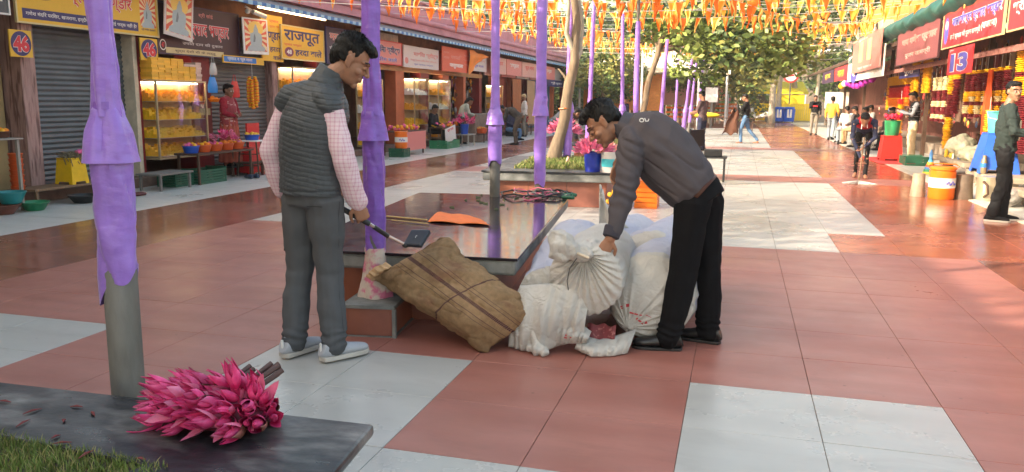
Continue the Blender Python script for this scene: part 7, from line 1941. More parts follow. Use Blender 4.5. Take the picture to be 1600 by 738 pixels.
# ------------------------------------------------------------------ bunting: strings of pennants across the plaza
FO = mat('orange_pennant_cloth', (.88, .19, .015), .7, var=.12, vs=6, rand=.12)
FY = mat('sunlit_pennant_cloth', (.90, .34, .03), .7, var=.15, vs=6, rand=.15)  # sunlight put into the colour: yellower cloth for the right-hand flags
for m_ in (FO, FY):
    N, L, b = nodes_of(m_)
    # thin cloth lets light through
    tr = N.new('ShaderNodeBsdfTranslucent'); ms = N.new('ShaderNodeMixShader'); ms.inputs[0].default_value = .45
    out = next(n for n in N if n.type == 'OUTPUT_MATERIAL')
    L.new(b.inputs['Base Color'].links[0].from_socket, tr.inputs[0]); L.new(b.outputs[0], ms.inputs[1]); L.new(tr.outputs[0], ms.inputs[2]); L.new(ms.outputs[0], out.inputs[0])
TRIM = mat('gold_trim', (.85, .58, .14), .5)
def pennant_mesh(k, m_):
    q = random.Random(k); W_, H_ = .27, .38
    a1, a2, cur = q.uniform(.01, .035), q.uniform(2, 5), q.uniform(-.06, .06)
    nar = q.uniform(.45, .95)
    def f(u, v):
        wd = W_*(1-v)*nar+.004
        x = (u-.5)*wd+cur*v*v
        return (x, a1*math.sin(a2*u*1.2+v*4+k)*(1-.3*v)+.02*math.sin(v*8+k), -H_*v)
    mb = MB(); mb.grid(6, 9, f, 0); mb.m = [1 if (i % 5 in (0, 4)) and k % 3 else 0 for i in range(len(mb.m))]; return mb.mesh('pennant', [m_, TRIM])
PEN = [pennant_mesh(k, FO) for k in range(7)]; PENY = [pennant_mesh(k+20, FY) for k in range(7)]
CORD = mat('white_cord', (.6,.6,.58), .6)
def bunting(A, B, sag, step, label, seed, yfrac=lambda x: .1, scale=1.0, skip=.08, group='strings of pennants over the plaza'):
    q = random.Random(seed); A = Vector(A); B = Vector(B); L_ = (B-A).length
    t = thing('pennant_string', label, 'bunting', tuple(A), group=group, world=True)
    P = lambda u: A.lerp(B, u)+V3(0, 0, -sag*4*u*(1-u))
    MB().tube([P(i/24) for i in range(25)], .004, 4).build('cord', CORD, t)
    n = int(L_/step)
    ang = math.atan2((B-A).y, (B-A).x)
    for k in range(n):
        if q.random() < skip: continue
        u = (k+.5+q.uniform(-.25, .25))/n; p = P(u)
        me = q.choice(PENY if q.random() < yfrac(p.x) else PEN)
        o = bpy.data.objects.new('pennant', me); C.objects.link(o); o.parent = t
        o.location = p-A; s_ = scale*q.uniform(.8, 1.1); o.scale = (s_, s_, s_*q.uniform(.85, 1.15))
        o.rotation_euler = (q.uniform(-.2, .2), q.uniform(-.12, .12), ang+q.uniform(-.5, .5)+(PI if q.random() < .5 else 0))
yf = lambda x: min(.92, max(.05, .12+(x+1.2)*.16))  # share of sunlit-coloured pennants grows to the right
SPAN = [ # yL, zL, yR, zR, sag, step
    (11.6, 3.62, 12.2, 3.55, .22, .37, 'nearest pennant string, its flags cut by the top edge of the picture'),
    (13.6, 3.85, 14.4, 3.72, .30, .37, 'pennant string running just behind the tree fork, second nearest'),
    (16.2, 3.75, 15.8, 3.85, .30, .37, 'pennant string passing over the far planter, third nearest'),
    (18.2, 4.05, 19.2, 3.95, .35, .37, 'pennant string meeting the left roof moulding beyond the man\'s pole'),
    (21.2, 4.0, 20.4, 4.05, .38, .37, 'pennant string reaching the canopy by the number 13 plate'),
    (23.4, 4.25, 24.4, 4.1, .40, .37, 'pennant string crossing above the vendor in the black vest'),
    (26.5, 4.2, 25.8, 4.25, .42, .37, 'pennant string that dips towards the number 11 banner'),
    (29.5, 4.4, 30.5, 4.2, .45, .37, 'pennant string over the barefoot man with the brown cloth'),
    (33.5, 4.3, 32.5, 4.4, .45, .37, 'pennant string over the boy in the yellow shirt'),
    (36.5, 4.6, 38, 4.3, .5, .36, 'pennant string ending above the seated group'),
    (41, 4.5, 41, 4.6, .5, .38, 'distant pennant string before the pale tent roofs'),
    (46, 4.9, 46.5, 4.6, .5, .37, 'distant pennant string before the tall palms'),
    (52, 5.1, 52, 5.0, .6, .42, 'farthest pennant string, just this side of the yellow railing')]
for i, (yl, zl, yr, zr, sg, st, lab) in enumerate(SPAN):
    bunting((-9.3 if i > 2 else -7.5, yl, zl), (4.1, yr, zr), sg, st, lab, i+3, yf)
# cross strings running up the right side, thick with flags coloured as sunlit
for i, (a, b, lab) in enumerate([((-1.2, 12, 3.3), (3.9, 27, 3.9), 'diagonal pennant string in sunlit yellow tones from the poles to the canopy corner'), ((1.0, 18, 4.6), (3.7, 40, 4.6), 'long pennant string in sunlit yellow tones running up beside the right-hand canopy'),
                                 ((-2.2, 13, 3.75), (-1.0, 34, 4.2), 'pennant string following the row of purple poles')]):
    bunting(a, b, .35, .42, lab, 40+i, yf, scale=.95)
for k, (ya, za, yb, zb, lab) in enumerate([(15.2, 3.35, 17.0, 3.45, 'low pennant string between the third and fourth purple poles, hanging below its neighbours'), (19.6, 3.5, 21.8, 3.6, 'low pennant string across the tree fork'), (24.8, 3.6, 27.5, 3.7, 'low pennant string over the far planters'), (31.5, 3.7, 35.0, 3.8, 'low pennant string before the large leaves'), (39, 3.9, 43.5, 4.0, 'low distant pennant string beneath the crown of the large-leaved tree')]):
    bunting((-9.0, ya, za+.35), (4.1, yb, zb+.2), .35, .34, lab, 80+k, yf)
bunting((-8.9, 17.5, 4.5), (-2.6, 12.2, 4.0), .35, .37, 'orange pennant string slanting from the left roof to the tree fork', 61, lambda x: .1)
bunting((-8.9, 24.5, 4.3), (-2.4, 14.4, 3.7), .35, .37, 'orange pennant string in front of the pink parapet, above the orange red banner', 62, lambda x: .1)
# bare cables
q = random.Random(8)
for k in range(16):
    y0, y1 = q.uniform(10, 40), q.uniform(12, 42); z0, z1 = q.uniform(3.6, 4.6), q.uniform(3.4, 4.6)
    if y0 < 14: z0 = 3.2+.1*k/4
    A = V3(-9.3, y0, z0); B = V3(4.0, y1, z1)
    o = MB().tube([A.lerp(B, i/16)+V3(0,0,-1.1*(i/16)*(1-i/16)) for i in range(17)], .0055, 4).build('overhead_cable', CORD if k % 3 else BLACK)
    tag(o, 'thin cable strung slack across the plaza among the pennants', 'cable', 'slack overhead cables')
q = random.Random(18)
for k in range(7):
    A = V3(-2.2+.3*k, 13+2.2*k, 3.7); B = V3(4.0, 16+3.5*k, 3.9-.1*k)
    o = MB().tube([A.lerp(B, i/14)+V3(0,0,-1.6*(i/14)*(1-i/14)) for i in range(15)], .005, 4).build('overhead_cable', CORD)
    tag(o, 'white cable drooping from the pole row to the right-hand canopy', 'cable', 'white cables to the right canopy')

# ------------------------------------------------------------------ trees
LEAF = [mat('leaf_mid_green', (.085,.14,.035), .5, var=.35, vs=1.2, rand=.0), mat('leaf_light_green', (.19,.25,.06), .5, var=.3, vs=1.5), mat('leaf_dark_green', (.045,.075,.03), .6, var=.3, vs=1.5), mat('leaf_yellow_green', (.22,.22,.05), .55, var=.3, vs=2)]
def leaves(name, clumps, n, size, mats, parent, seed, shape='oval', flat_=.5, weights=None):
    """clumps: (centre, (rx,ry,rz)); leaves lie near the clump shells"""
    rng = np.random.RandomState(seed)
    V = []; F = []; M_ = []
    tot = sum((c_[1][0]*c_[1][1]*c_[1][2])**.66 for c_ in clumps)
    o_ = 0; VV = []
    for c_, rd in clumps:
        m = int(n*(rd[0]*rd[1]*rd[2])**.66/tot)
        d = rng.normal(size=(m, 3)); d /= np.linalg.norm(d, axis=1)[:, None]
        rad = rng.uniform(.35, 1.0, m)**.5
        wob = 1+.28*np.sin(d[:, 0]*5+c_[0]*3)*np.cos(d[:, 1]*6+c_[1])+.15*rng.normal(size=m)
        P = np.array(c_)+d*np.array(rd)*(rad*wob)[:, None]
        a = rng.normal(size=(m, 3)); a[:, 2] *= flat_; a[:, 2] -= .25; a /= np.linalg.norm(a, axis=1)[:, None]
        b = np.cross(a, rng.normal(size=(m, 3))); b /= np.linalg.norm(b, axis=1)[:, None]
        s_ = size*rng.uniform(.6, 1.3, m)[:, None]
        nrm = np.cross(a, b)
        p0 = P; p1 = P+a*s_*.5+b*s_*.30+nrm*s_*.06; p2 = P+a*s_*1.05; p3 = P+a*s_*.5-b*s_*.30+nrm*s_*.06
        VV.append(np.stack([p0, p1, p2, p3], 1).reshape(-1, 3))
        w = rng.choice(len(mats), m, p=weights)
        # whole sprays share a tone
        tone = (np.sin(P[:, 0]*2.1+seed)+np.sin(P[:, 1]*1.7)+np.sin(P[:, 2]*2.6)) > .9
        w = np.where(tone, np.minimum(1, len(mats)-1), w)
        M_.append(w)
    VV = np.concatenate(VV); M_ = np.concatenate(M_)
    if parent is not None and parent.get('_w'): VV = VV-np.array(list(parent['_w']))
    nq = len(VV)//4
    me = bpy.data.meshes.new(name)
    me.vertices.add(len(VV)); me.vertices.foreach_set('co', VV.astype(np.float32).ravel())
    me.loops.add(nq*4); me.loops.foreach_set('vertex_index', np.arange(nq*4, dtype=np.int32))
    me.polygons.add(nq); me.polygons.foreach_set('loop_start', np.arange(0, nq*4, 4, dtype=np.int32)); me.polygons.foreach_set('loop_total', np.full(nq, 4, dtype=np.int32))
    for m in mats: me.materials.append(m)
    me.polygons.foreach_set('material_index', M_.astype(np.int32))
    me.update(calc_edges=True); me.validate()
    return link(name, me, parent)
def trunk(t, pts, rad, m_=BARK, name='trunk', n=12):
    mb = MB(); P = []
    Rr = []
    pts = [Vector(p) for p in pts]
    K = 7
    for i in range(len(pts)-1):
        for k in range(K):
            f = k/K; p = pts[i].lerp(pts[i+1], f); P.append(p+V3(mn.noise(p*2)*.04, mn.noise(p*2+V3(5,0,0))*.04, 0)); Rr.append(rad[i]*(1-f)+rad[i+1]*f)
    P.append(pts[-1]); Rr.append(rad[-1])
    mb.tube(P, [r_*(1+.12*mn.noise(p*6)) for r_, p in zip(Rr, P)], n); return mb.build(name, m_, t)
def tree(label, base, h, spread, n, size, seed, mats=None, weights=None, lean=(0,0), bark=BARK, r0=.14, clumps=8, group=None, cr0=.55, flat_=.5, name='leafy_tree'):
    q = random.Random(seed); b = Vector(base)
    t = thing(name, label, 'tree', base, group=group, world=True)
    top = b+V3(lean[0], lean[1], h*.62)
    trunk(t, [b, b.lerp(top, .5)+V3(q.uniform(-.1,.1), 0, 0), top], [r0, r0*.8, r0*.5], bark)
    cl = []
    for k in range(clumps):
        a = 2*PI*k/clumps+q.uniform(-.4, .4); d = spread*q.uniform(.25, .72); z = h*q.uniform(cr0, .95)
        c_ = b+V3(lean[0]+d*math.cos(a), lean[1]+d*math.sin(a), z); s_ = spread*q.uniform(.28, .50)
        cl.append((tuple(c_), (s_, s_, s_*.62)))
        trunk(t, [top.lerp(b, .12), top.lerp(c_, .55)+V3(0, 0, .1), c_], [r0*.35, r0*.22, r0*.08], bark, 'limb', 7)
    leaves('crown', cl, n, size, mats or LEAF[:3], t, seed, flat_=flat_, weights=weights)
    return t
# bare tree on the far planter
b0 = gr(866, 251, .48); 
tt = thing('slender_tree', 'slender tree with a pale leaning trunk and forked bare limbs on the far planter', 'tree', tuple(b0), world=True)
Y = b0.y
trunk(tt, [b0, at(878, 200, Y), at(888, 130, Y), at(898, 95, Y), at(900, 40, Y), at(897, -30, Y)], [.12, .095, .085, .075, .062, .05], BARK)
trunk(tt, [at(896, 100, Y), at(908, 82, Y+.1), at(909, 50, Y+.2), at(902, -20, Y+.2)], [.05, .04, .035, .03], PALEBARK, 'limb')
trunk(tt, [at(899, 84, Y), at(884, 52, Y-.1), at(888, 5, Y-.2), at(884, -30, Y-.2)], [.045, .038, .03, .02], PALEBARK, 'limb')
trunk(tt, [at(888, 132, Y), at(880, 118, Y), at(872, 108, Y)], [.03, .02, .012], BARK, 'limb')
MB().tube([at(882, 172, Y)+V3(.09*math.cos(a*.8), .09*math.sin(a*.8), .004*a) for a in range(9)], .012, 6).build('orange_thread_band', ORP2, tt)
leaves('crown', [((b0.x-1.2, b0.y+.5, 5.0), (1.5, 1.5, .8)), ((b0.x+.9, b0.y+1, 5.2), (1.4, 1.4, .8)), ((b0.x+.1, b0.y-1.0, 5.6), (1.6, 1.5, .8))], 3800, .17, LEAF[:3], tt, 3)
# large-leaved tree over the middle of the plaza
bl = thing('broad_leaved_tree', 'large-leaved tree with a dark leaning trunk spreading over the centre of the plaza', 'tree', (-1.9, 23.0, 0), world=True)
Y = 23.0
trunk(bl, [at(1005, 175, Y), at(1015, 120, Y), at(1028, 85, Y), at(1034, 60, Y), at(1060, 25, Y)], [.085, .08, .075, .07, .05], BARK)
p_ = at(1005, 175, Y); trunk(bl, [(p_.x-.1, p_.y, 0), tuple(p_)], [.095, .085], BARK)
for a in [(1120, 60), (1180, 35), (1080, 30), (1230, 55), (1000, 30), (1150, 90)]: trunk(bl, [at(1030, 80, Y), at((1030+a[0])/2, (80+a[1])/2-12, Y+.5), at(a[0], a[1], Y+.8)], [.04, .03, .015], BARK, 'limb', 8)
cl = []
for (px, py, dY, s_) in [(1075,40,0,.95),(1115,30,1,1.1),(1150,55,0,1.0),(1190,30,1.4,1.15),(1175,75,.3,.95),(1225,60,1,1.0),(1125,80,-.4,.7),(1085,75,-.3,.55),(1050,20,.5,1.0),(1240,90,.6,.7),(1160,5,1,1.2),(1010,40,.4,.8),(1215,105,.3,.45),(1060,110,.3,.4),(1110,115,.8,.55)]:
    p = at(px, py, Y+dY); cl.append((tuple(p), (s_, s_*1.1, s_*.62)))
leaves('crown', cl, 6400, .21, [LEAF[0], LEAF[1], LEAF[2], LEAF[3]], bl, 5, flat_=.35, weights=[.42,.30,.18,.10])
# pale twin trunks, small trees and palms in the background
def bgtree(px, pyb, Y, h, spread, n, size, seed, lab, **k):
    p = at(px, pyb, Y); return tree(lab, (p.x, Y, 0), h, spread, n, size, seed, **k)
bgtree(1206, 175, 58, 9.0, 3.2, 5200, .34, 11, 'pale straight trunked tree behind the yellow tent, left of the twin trunk', bark=PALEBARK, r0=.24, cr0=.62)
bgtree(1216, 175, 61, 9.2, 3.0, 4200, .34, 12, 'slimmer pale trunk standing just right of the straight trunked tree', bark=PALEBARK, r0=.2, cr0=.66)
bgtree(1276, 175, 60, 6.6, 2.3, 4200, .26, 13, 'small bushy bright green tree right of the stone arch', mats=[LEAF[0], LEAF[1]], r0=.16, cr0=.5, bark=PALEBARK)
bgtree(1250, 178, 66, 8.5, 2.8, 1600, .30, 14, 'thin-crowned pale tree leaning right before the stone arch', lean=(-.9, 0), bark=PALEBARK, r0=.26)
bgtree(1112, 180, 50, 6.2, 3.2, 5200, .30, 15, 'feathery grey green tree behind the white hoarding', mats=[LEAF[0], LEAF[3]], r0=.14, cr0=.35)
bgtree(1150, 178, 64, 8.0, 3.6, 6000, .32, 16, 'drooping grey green tree behind the striding man', mats=[LEAF[2], LEAF[0], LEAF[3]], r0=.2, cr0=.3)
bgtree(1060, 178, 56, 7.2, 3.2, 4600, .30, 17, 'dark stemmed tree behind the pale tent roofs', r0=.22, cr0=.4)
bgtree(1300, 170, 52, 9.0, 3.0, 3600, .3, 18, 'bare looking pale tree leaning behind the far right stalls', lean=(1.4, 0), bark=PALEBARK, r0=.16)
bgtree(940, 185, 44, 4.6, 2.9, 6200, .22, 19, 'sunlit yellow green hedge tree beyond the end of the left row', mats=[LEAF[1], LEAF[3], LEAF[0]], cr0=.3, r0=.12)
bgtree(985, 185, 50, 4.2, 2.6, 4200, .22, 20, 'sunlit low tree beside the tent with the white roof', mats=[LEAF[1], LEAF[3]], cr0=.3, r0=.12)
q = random.Random(5)
BG = [(-46,70,14,8),(-36,78,16,9),(-27,74,17,8),(-20,66,15,7),(-14,76,17,8),(-7,82,19,9),(1,86,18,9),(8,84,18,8),(15,80,19,9),(23,76,17,8),(-30,56,14,7),(-22,52,12,6),(-15,57,12,6),(32,70,16,8),(12,70,15,6.5),(-10,68,13,6)]
wh = ['behind the far left end of the shop roofs','left of the tall dark trees','above the pink parapet','behind the fourth pole','between the fifth pole and the tree fork','over the tent roofs','behind the large-leaved tree','right of the large-leaved tree','behind the stone arch','above the number 11 banner','over the left roof, nearer the camera','just over the end of the pink parapet','behind the dark end fascia','far behind the right-hand stalls','beside the stone arch','behind the pale tent roofs']
for i, (x, y, h, s_) in enumerate(BG):
    h = h*.66
    tree('tall dark background tree '+wh[i], (x, y, 0), h, s_, 7600, .42, 30+i, mats=[LEAF[2], LEAF[0], LEAF[1]], weights=[.5,.35,.15], r0=.35, clumps=11, cr0=.25, group='tall trees behind the plaza')
# low hedge mass
cl = [((x, 62+3*math.sin(x), 1.2), (2.6, 1.8, 1.5)) for x in range(-40, 0, 3)]
leaves('distant_shrubbery', cl, 16000, .30, [LEAF[0], LEAF[2], LEAF[3]], None, 77)['kind'] = 'stuff'
cl = [((x, 100+5*math.sin(x), 4.5+2*math.sin(x*.7)), (7, 5, 6)) for x in range(-95, 75, 8)]
leaves('distant_wood', cl, 42000, .8, [LEAF[2], LEAF[0], LEAF[1]], None, 78)['kind'] = 'stuff'
mb = MB(); mb.grid(60, 12, lambda u, v: (-150+280*u, 112+60*v, -1+15*math.sin(min(1, v*1.1)*PI/2)*(.65+.35*math.sin(u*6+1))+1.5*mn.noise(V3(u*14, v*5, 0))))
mb.build('wooded_hill', mat('hill_green', (.05,.075,.03), .95, var=.5, vs=.35, rgb2=(.09,.09,.05), v2=.15), kind='structure')

# ------------------------------------------------------------------ far end of the plaza
YR = mat('railing_yellow', (.80,.58,.02), .5)
rl = thing('yellow_railing', 'bright yellow bar railing closing the plaza behind the blue bins', 'railing', (5, 62, 0), world=True)
xs0, xs1 = at(1178, 180, 62).x, at(1278, 180, 62).x
MB().box(xs0, xs1, 61.95, 62.05, 1.22, 1.32).build('top_rail', YR, rl, smooth=False); MB().box(xs0, xs1, 61.95, 62.05, .12, .2).build('bottom_rail', YR, rl, smooth=False)
n = 34
bm_ = MB().box(-.055, .055, -.03, .03, .2, 1.22).mesh('bar', YR, smooth=False)
for k in range(n): link('bar', bm_, rl, loc=(xs0+(xs1-xs0)*(k+.5)/n-5, 0, 0))
MB().box(-40, 40, 63.2, 63.5, 0, .5).build('boundary_kerb_wall', mat('pale_wall', (.42,.36,.30), .8, var=.2)); tag(bpy.data.objects['boundary_kerb_wall'], 'low pale boundary wall behind the yellow railing', 'wall')
for k, px in enumerate((1217, 1233)):
    p = at(px, 180, 60.5); t = thing('litter_bin', ['left blue wheeled bin with a white notice', 'right blue wheeled bin with a white notice'][k]+' before the yellow railing', 'bin', (p.x, 60.5, 0), 0, 'blue bins')
    MB().loft([((0,0,.08), .34, .30, (1,0,0)), ((0,0,.95), .40, .36, (1,0,0))], 4).build('body', mat('strong_blue_plastic', (.01,.10,.62), .4), t, smooth=False)
    MB().box(-.34, .34, -.34, .34, .951, 1.10).build('lid', MATS['strong_blue_plastic'], t, smooth=False, bev=.04)
    MB().box(-.16, .16, -.31, -.295, .35, .92).build('white_notice', P_WHT, t, smooth=False)
    for s_ in (-1, 1): MB().tube([(s_*.22, .24, .1), (s_*.28, .24, .1)], .1, 12).build('wheel', BLACK, t)
# parked scooter
p = at(1187, 188, 59); sc2 = thing('parked_scooter', 'white scooter parked at the left end of the yellow railing', 'scooter', (p.x, 59, 0), R(70))
for yy in (-.6, .6): MB().tube([(-.05, yy, .25), (.05, yy, .25)], .25, 20).build('wheel', BLACK, sc2)
MB().loft([((0,-.85,.55), .06, .12, (1,0,0)), ((0,-.5,.62), .16, .2, (1,0,0)), ((0,-.1,.45), .17, .15, (1,0,0)), ((0,.3,.35), .18, .08, (1,0,0)), ((0,.5,.7), .2, .1, (1,0,0)), ((0,.6,1.0), .16, .08, (1,0,0))], 14).build('bodywork', WHITE, sc2)
MB().loft([((0,-.75,.80), .1, .05, (1,0,0)), ((0,-.2,.78), .14, .06, (1,0,0)), ((0,.05,.74), .08, .04, (1,0,0))], 12).build('saddle', BLACK, sc2)
MB().tube([(-.33,.5,1.05), (0,.58,1.02), (.33,.5,1.05)], .02, 8).build('handlebar', BLACK, sc2); MB().ell((0,.68,.95), .09, 12, 8).build('headlamp', GLASS, sc2)
# yellow tent booth
YT = mat('yellow_tent_sheet', (.85,.68,.02), .6)
p = at(1205, 165, 66); bt_ = thing('yellow_booth', 'booth with a bright yellow sheet roof behind the railing', 'booth', (p.x, 66, 0))
MB().add([(-2.4,-1,2.15),(2.6,-1,2.15),(2.3,1.2,3.0),(-1.8,1.2,3.0),(-2.4,-1,2.05),(2.6,-1,2.05),(2.3,1.2,2.9),(-1.8,1.2,2.9)], [(0,1,2,3),(7,6,5,4),(0,4,5,1),(1,5,6,2),(2,6,7,3),(3,7,4,0)]).build('sheet_roof', YT, bt_, smooth=False)
MB().box(-2.2, 0, -.8, .8, 0, 1.9).build('brown_counter', BROWNC, bt_, smooth=False); MB().box(.3, 2.4, -.85, -.8, .9, 2.0).build('yellow_side_sheet', YT, bt_, smooth=False)
for x in (-2.3, 2.4): MB().tube([(x, -.95, 0), (x, -.95, 2.1)], .05, 8).build('post', WHITE, bt_)
# stone arch building
STN = mat('grey_brown_stone', (.26,.21,.17), .85, var=.25, vs=.9, rgb2=(.18,.15,.13), v2=.4)
x0 = at(1215, 120, 74).x; x1 = at(1330, 120, 74).x; xc = at(1232, 120, 74).x+1.2
ab = thing('arched_gate_building', 'grey brown stone building with a round arch far behind the yellow railing', 'building', (xc, 74, 0), world=True)
poly = [(x0, 0), (xc-2.2, 0), (xc-2.2, 3.2)]+[(xc-2.2*math.cos(a*PI/12), 3.2+2.0*math.sin(a*PI/12)) for a in range(1, 12)]+[(xc+2.2, 3.2), (xc+2.2, 0), (x1, 0), (x1, 7.5), (x0, 7.5)]
Mr = Matrix(((1,0,0,0),(0,0,1,0),(0,1,0,0),(0,0,0,1)))
MB().prism(poly, 74, 75, 0, Mr).build('arched_wall', STN, ab, smooth=False)
MB().box(x0-.3, x1+.3, 73.7, 75.3, 7.5, 8.1).build('cornice', STN, ab, smooth=False)
MB().box(x0, x1, 73.85, 73.99, 5.6, 5.85).build('string_course', WHITE, ab, smooth=False)
MB().box(xc-2.5, xc+2.5, 79, 79.3, 0, 6).build('inner_wall', STN, ab, smooth=False)
for k in range(5):
    xx = xc+3.4+k*2.1; MB().box(xx, xx+1.1, 73.9, 73.995, 1.2, 3.6).build('window', mat('dark_window', (.03,.035,.04), .2), ab, smooth=False)
# round white and red sign on a pole
p = at(1236, 118, 64); rs = thing('road_sign', 'round white traffic sign with a red rim in front of the stone arch', 'sign', (p.x, 64, 0))
MB().tube([(0, 0, 0), (0, 0, p.z)], .05, 8).build('post', STEEL, rs)
MB().lathe([(.55, 0), (.55, .03)], n=30).build('red_rim', RED, rs).matrix_basis = Matrix.Translation((0, -.06, p.z)) @ Matrix.Rotation(PI/2, 4, 'X')
MB().lathe([(.43, 0), (.43, .03)], n=30).build('white_disc', WHITE, rs).matrix_basis = Matrix.Translation((0, -.075, p.z)) @ Matrix.Rotation(PI/2, 4, 'X')
MB().box(-.22, .22, -.115, -.107, p.z-.06, p.z+.06).build('symbol_bar', RED, rs, smooth=False)
# tents with pale pyramidal roofs
TENT = mat('cream_canvas', (.70,.62,.48), .8, var=.08)
for k, (px, w) in enumerate(((1008, 3.4), (1048, 3.6))):
    p = at(px, 120, 48+3*k); t = thing('canvas_pavilion', ['cream canvas pavilion behind the thick purple pole', 'cream canvas pavilion behind the leaning purple poles'][k], 'pavilion', (p.x, p.y, 0), 0, 'cream pavilions')
    MB().add([(-w,-w,3.2),(w,-w,3.2),(w,w,3.2),(-w,w,3.2),(0,0,4.5),(-w,-w,2.95),(w,-w,2.95),(w,w,2.95),(-w,w,2.95)], [(0,1,4),(1,2,4),(2,3,4),(3,0,4),(0,5,6,1),(1,6,7,2),(2,7,8,3),(3,8,5,0)]).build('canvas_roof', TENT, t, smooth=False)
    for sx in (-1, 1):
        for sy in (-1, 1): MB().tube([(sx*w*.95, sy*w*.95, 0), (sx*w*.95, sy*w*.95, 3.0)], .06, 8).build('post', WHITE, t)
    MB().box(-w*.8, w*.8, w*.6, w*.65, 1.2, 2.6).build('printed_back_cloth', P_PINK, t, smooth=False)
# hoardings
for px0, px1, py0, py1, Y, lab, m_ in [(1103, 1121, 137, 160, 46, 'blank white board on a post between the grey-shirted man and the striding man', P_WHT), (1132, 1150, 165, 190, 57, 'pink printed board behind the striding man', P_PINK), (1290, 1325, 144, 170, 50, 'white notice board behind the boy in the yellow shirt', P_WHT), (1125, 1142, 138, 158, 60, 'red and white hut sign behind the striding man', P_SALM)]:
    a = at(px0, py0, Y); b = at(px1, py1, Y)
    t = thing('hoarding', lab, 'board', ((a.x+b.x)/2, Y, 0), world=True)
    MB().box(a.x, b.x, Y-.03, Y+.03, b.z, a.z).build('panel', m_, t, smooth=False)
    MB().tube([((a.x+b.x)/2, Y+.05, 0), ((a.x+b.x)/2, Y+.05, a.z)], .05, 8).build('post', STEEL, t)
# orange and white netting fence, orange hoarding behind the planter row
of = thing('orange_fence', 'orange mesh fence with white posts behind the farthest purple poles', 'fence', (-3, 55, 0), world=True)
a = at(1040, 190, 55).x; b = at(1150, 190, 55).x
for k in range(14):
    x = a+(b-a)*k/13; MB().box(x-.05, x+.05, 54.95, 55.05, 0, 1.3).build('post', WHITE, of, smooth=False)
for z in (.35, .65, .95, 1.2): MB().box(a, b, 54.9, 54.93, z, z+.12).build('orange_rail', ORP2, of, smooth=False)
oh = at(918, 140, 46); o = MB().box(oh.x-.2, oh.x+4.2, 45.9, 46, .9, 2.9).build('orange_hoarding', mat('orange_board', (.72,.26,.05), .6, var=.15), smooth=False); tag(o, 'large orange hoarding between the tree trunk and the bending man\'s head', 'board')
# tall light masts
for px, Y, lab in [(1004, 40, 'tall thin white mast among the purple poles'), (1115, 48, 'thin lamp mast behind the white board')]:
    p = at(px, 100, Y); tag(MB().tube([(p.x, Y, 0), (p.x, Y, 6)], .05, 8).build('mast', WHITE), lab, 'mast')
# distant pale building left of the tents, behind the tree fork
db = thing('pale_building', 'pale building with a pitched roof seen through the tree fork', 'building', (-16, 72, 0), world=True)
a = at(850, 100, 72).x; b = at(960, 100, 72).x
MB().box(a, b, 72, 80, 0, 6.5).build('wall', mat('pale_facade', (.55,.50,.46), .8, var=.12, vs=.6), db, smooth=False)
MB().prism([(a-.5, 6.5), (b+.5, 6.5), ((a+b)/2, 9.0)], 71.5, 80.5, 0, Mr).build('roof', mat('teal_roof', (.10,.20,.20), .7), db, smooth=False)
for k in range(6):
    x = a+1+(b-a-2)*k/6; MB().box(x, x+.8, 71.93, 71.99, 3, 4.6).build('window', MATS['dark_window'], db, smooth=False)
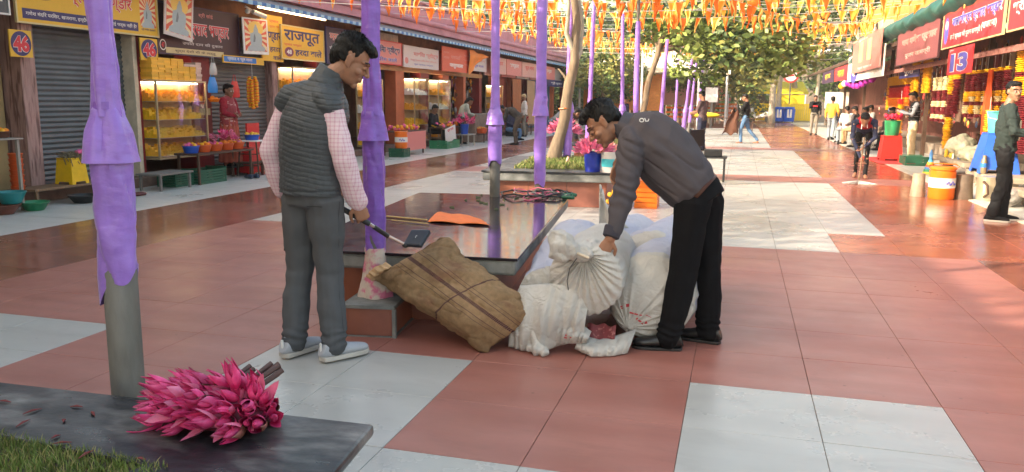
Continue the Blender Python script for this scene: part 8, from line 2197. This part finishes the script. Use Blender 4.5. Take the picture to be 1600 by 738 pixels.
# black chair and box beside the bending man's back, low tables beyond
for (px, py, Y, w, h, lab) in [(1098, 222, 13.5, .24, .37, 'black folding chair back showing behind the bending man')]:
    t = thing('folding_chair', lab, 'chair', (at(1077, 222, 15.5).x, 15.5, 0), R(55))
    for s_ in (-.2, .2): MB().tube([(s_, .2, 0), (s_, -.05, .45), (s_, -.18, .95)], .016, 8).build('leg', BLACK, t); MB().tube([(s_, -.2, 0), (s_, .15, .45)], .016, 8).build('leg', BLACK, t)
    MB().box(-.22, .22, -.12, .22, .44, .47).build('seat', BLACK, t, smooth=False, bev=.01); MB().box(-.21, .21, -.18, -.15, .62, .93).build('backrest', BLACK, t, smooth=False, bev=.01)
p = at(1115, 226, 15.2); o = MB().box(p.x-.16, p.x+.16, 15.1, 15.4, .46, .58).build('black_box', BLACK, smooth=False, bev=.01); tag(o, 'small black box on the low table by the folding chair', 'box')
table('low dark table right of the folding chair', p.x-.25, p.x+.25, 15.0, 15.5, .458, BLACK)
tb = at(1117, 195, 36); table('long low table with a yellow cloth heap beyond the grey-shirted man', tb.x-.9, tb.x+1.6, 36, 36.8, .75, DWOOD)
mb = MB(); mb.ell((tb.x-.4, 36.3, .85), (.6, .3, .12), 14, 8); tag(mb.build('yellow_cloth_heap', YT), 'yellow cloth heap on the long low table', 'cloth')
# rough trees behind the camera; unseen hall added to shade the foreground
hall = thing('added_shade_hall', 'plain ochre hall out of view, added behind and left to shade the foreground', 'building', (-11, -4, 0), world=True)
MB().box(-17, -6.4, -16, 2.0, 0, 4.9).build('wall', LW, hall, smooth=False); MB().box(-17.3, -6.1, -16.3, 2.3, 4.9, 5.1).build('roof', CONC, hall, smooth=False)
tree('shade tree with open branches standing behind the viewpoint', (-5.0, -3.0, 0), 7.2, 3.4, 5200, .2, 91, clumps=12, cr0=.55, r0=.2)
tree('second shade tree behind the viewpoint on the right', (1.2, -1.8, 0), 6.8, 2.4, 1500, .2, 92, clumps=9, cr0=.6, r0=.18)

# thin sunlit haze over the far end
hm = bpy.data.materials.new('haze'); hm.use_nodes = True
for n in list(hm.node_tree.nodes):
    if n.type == 'BSDF_PRINCIPLED': hm.node_tree.nodes.remove(n)
pv_ = hm.node_tree.nodes.new('ShaderNodeVolumePrincipled'); pv_.inputs['Density'].default_value = .0009; pv_.inputs['Color'].default_value = (.95, .93, .9, 1); pv_.inputs['Anisotropy'].default_value = .2
hm.node_tree.links.new(pv_.outputs[0], next(n for n in hm.node_tree.nodes if n.type == 'OUTPUT_MATERIAL').inputs['Volume'])
MB().box(-920, 920, -520, 1220, -1.2, 24).build('haze', hm, smooth=False, kind='stuff')

tree('thin-leaved tree by the left shops, outside the picture, dappling the sunlit paving', (-8.3, 3.3, 0), 6.6, 3.0, 2400, .2, 95, lean=(1.4, 1.6), clumps=12, cr0=.6, r0=.14)
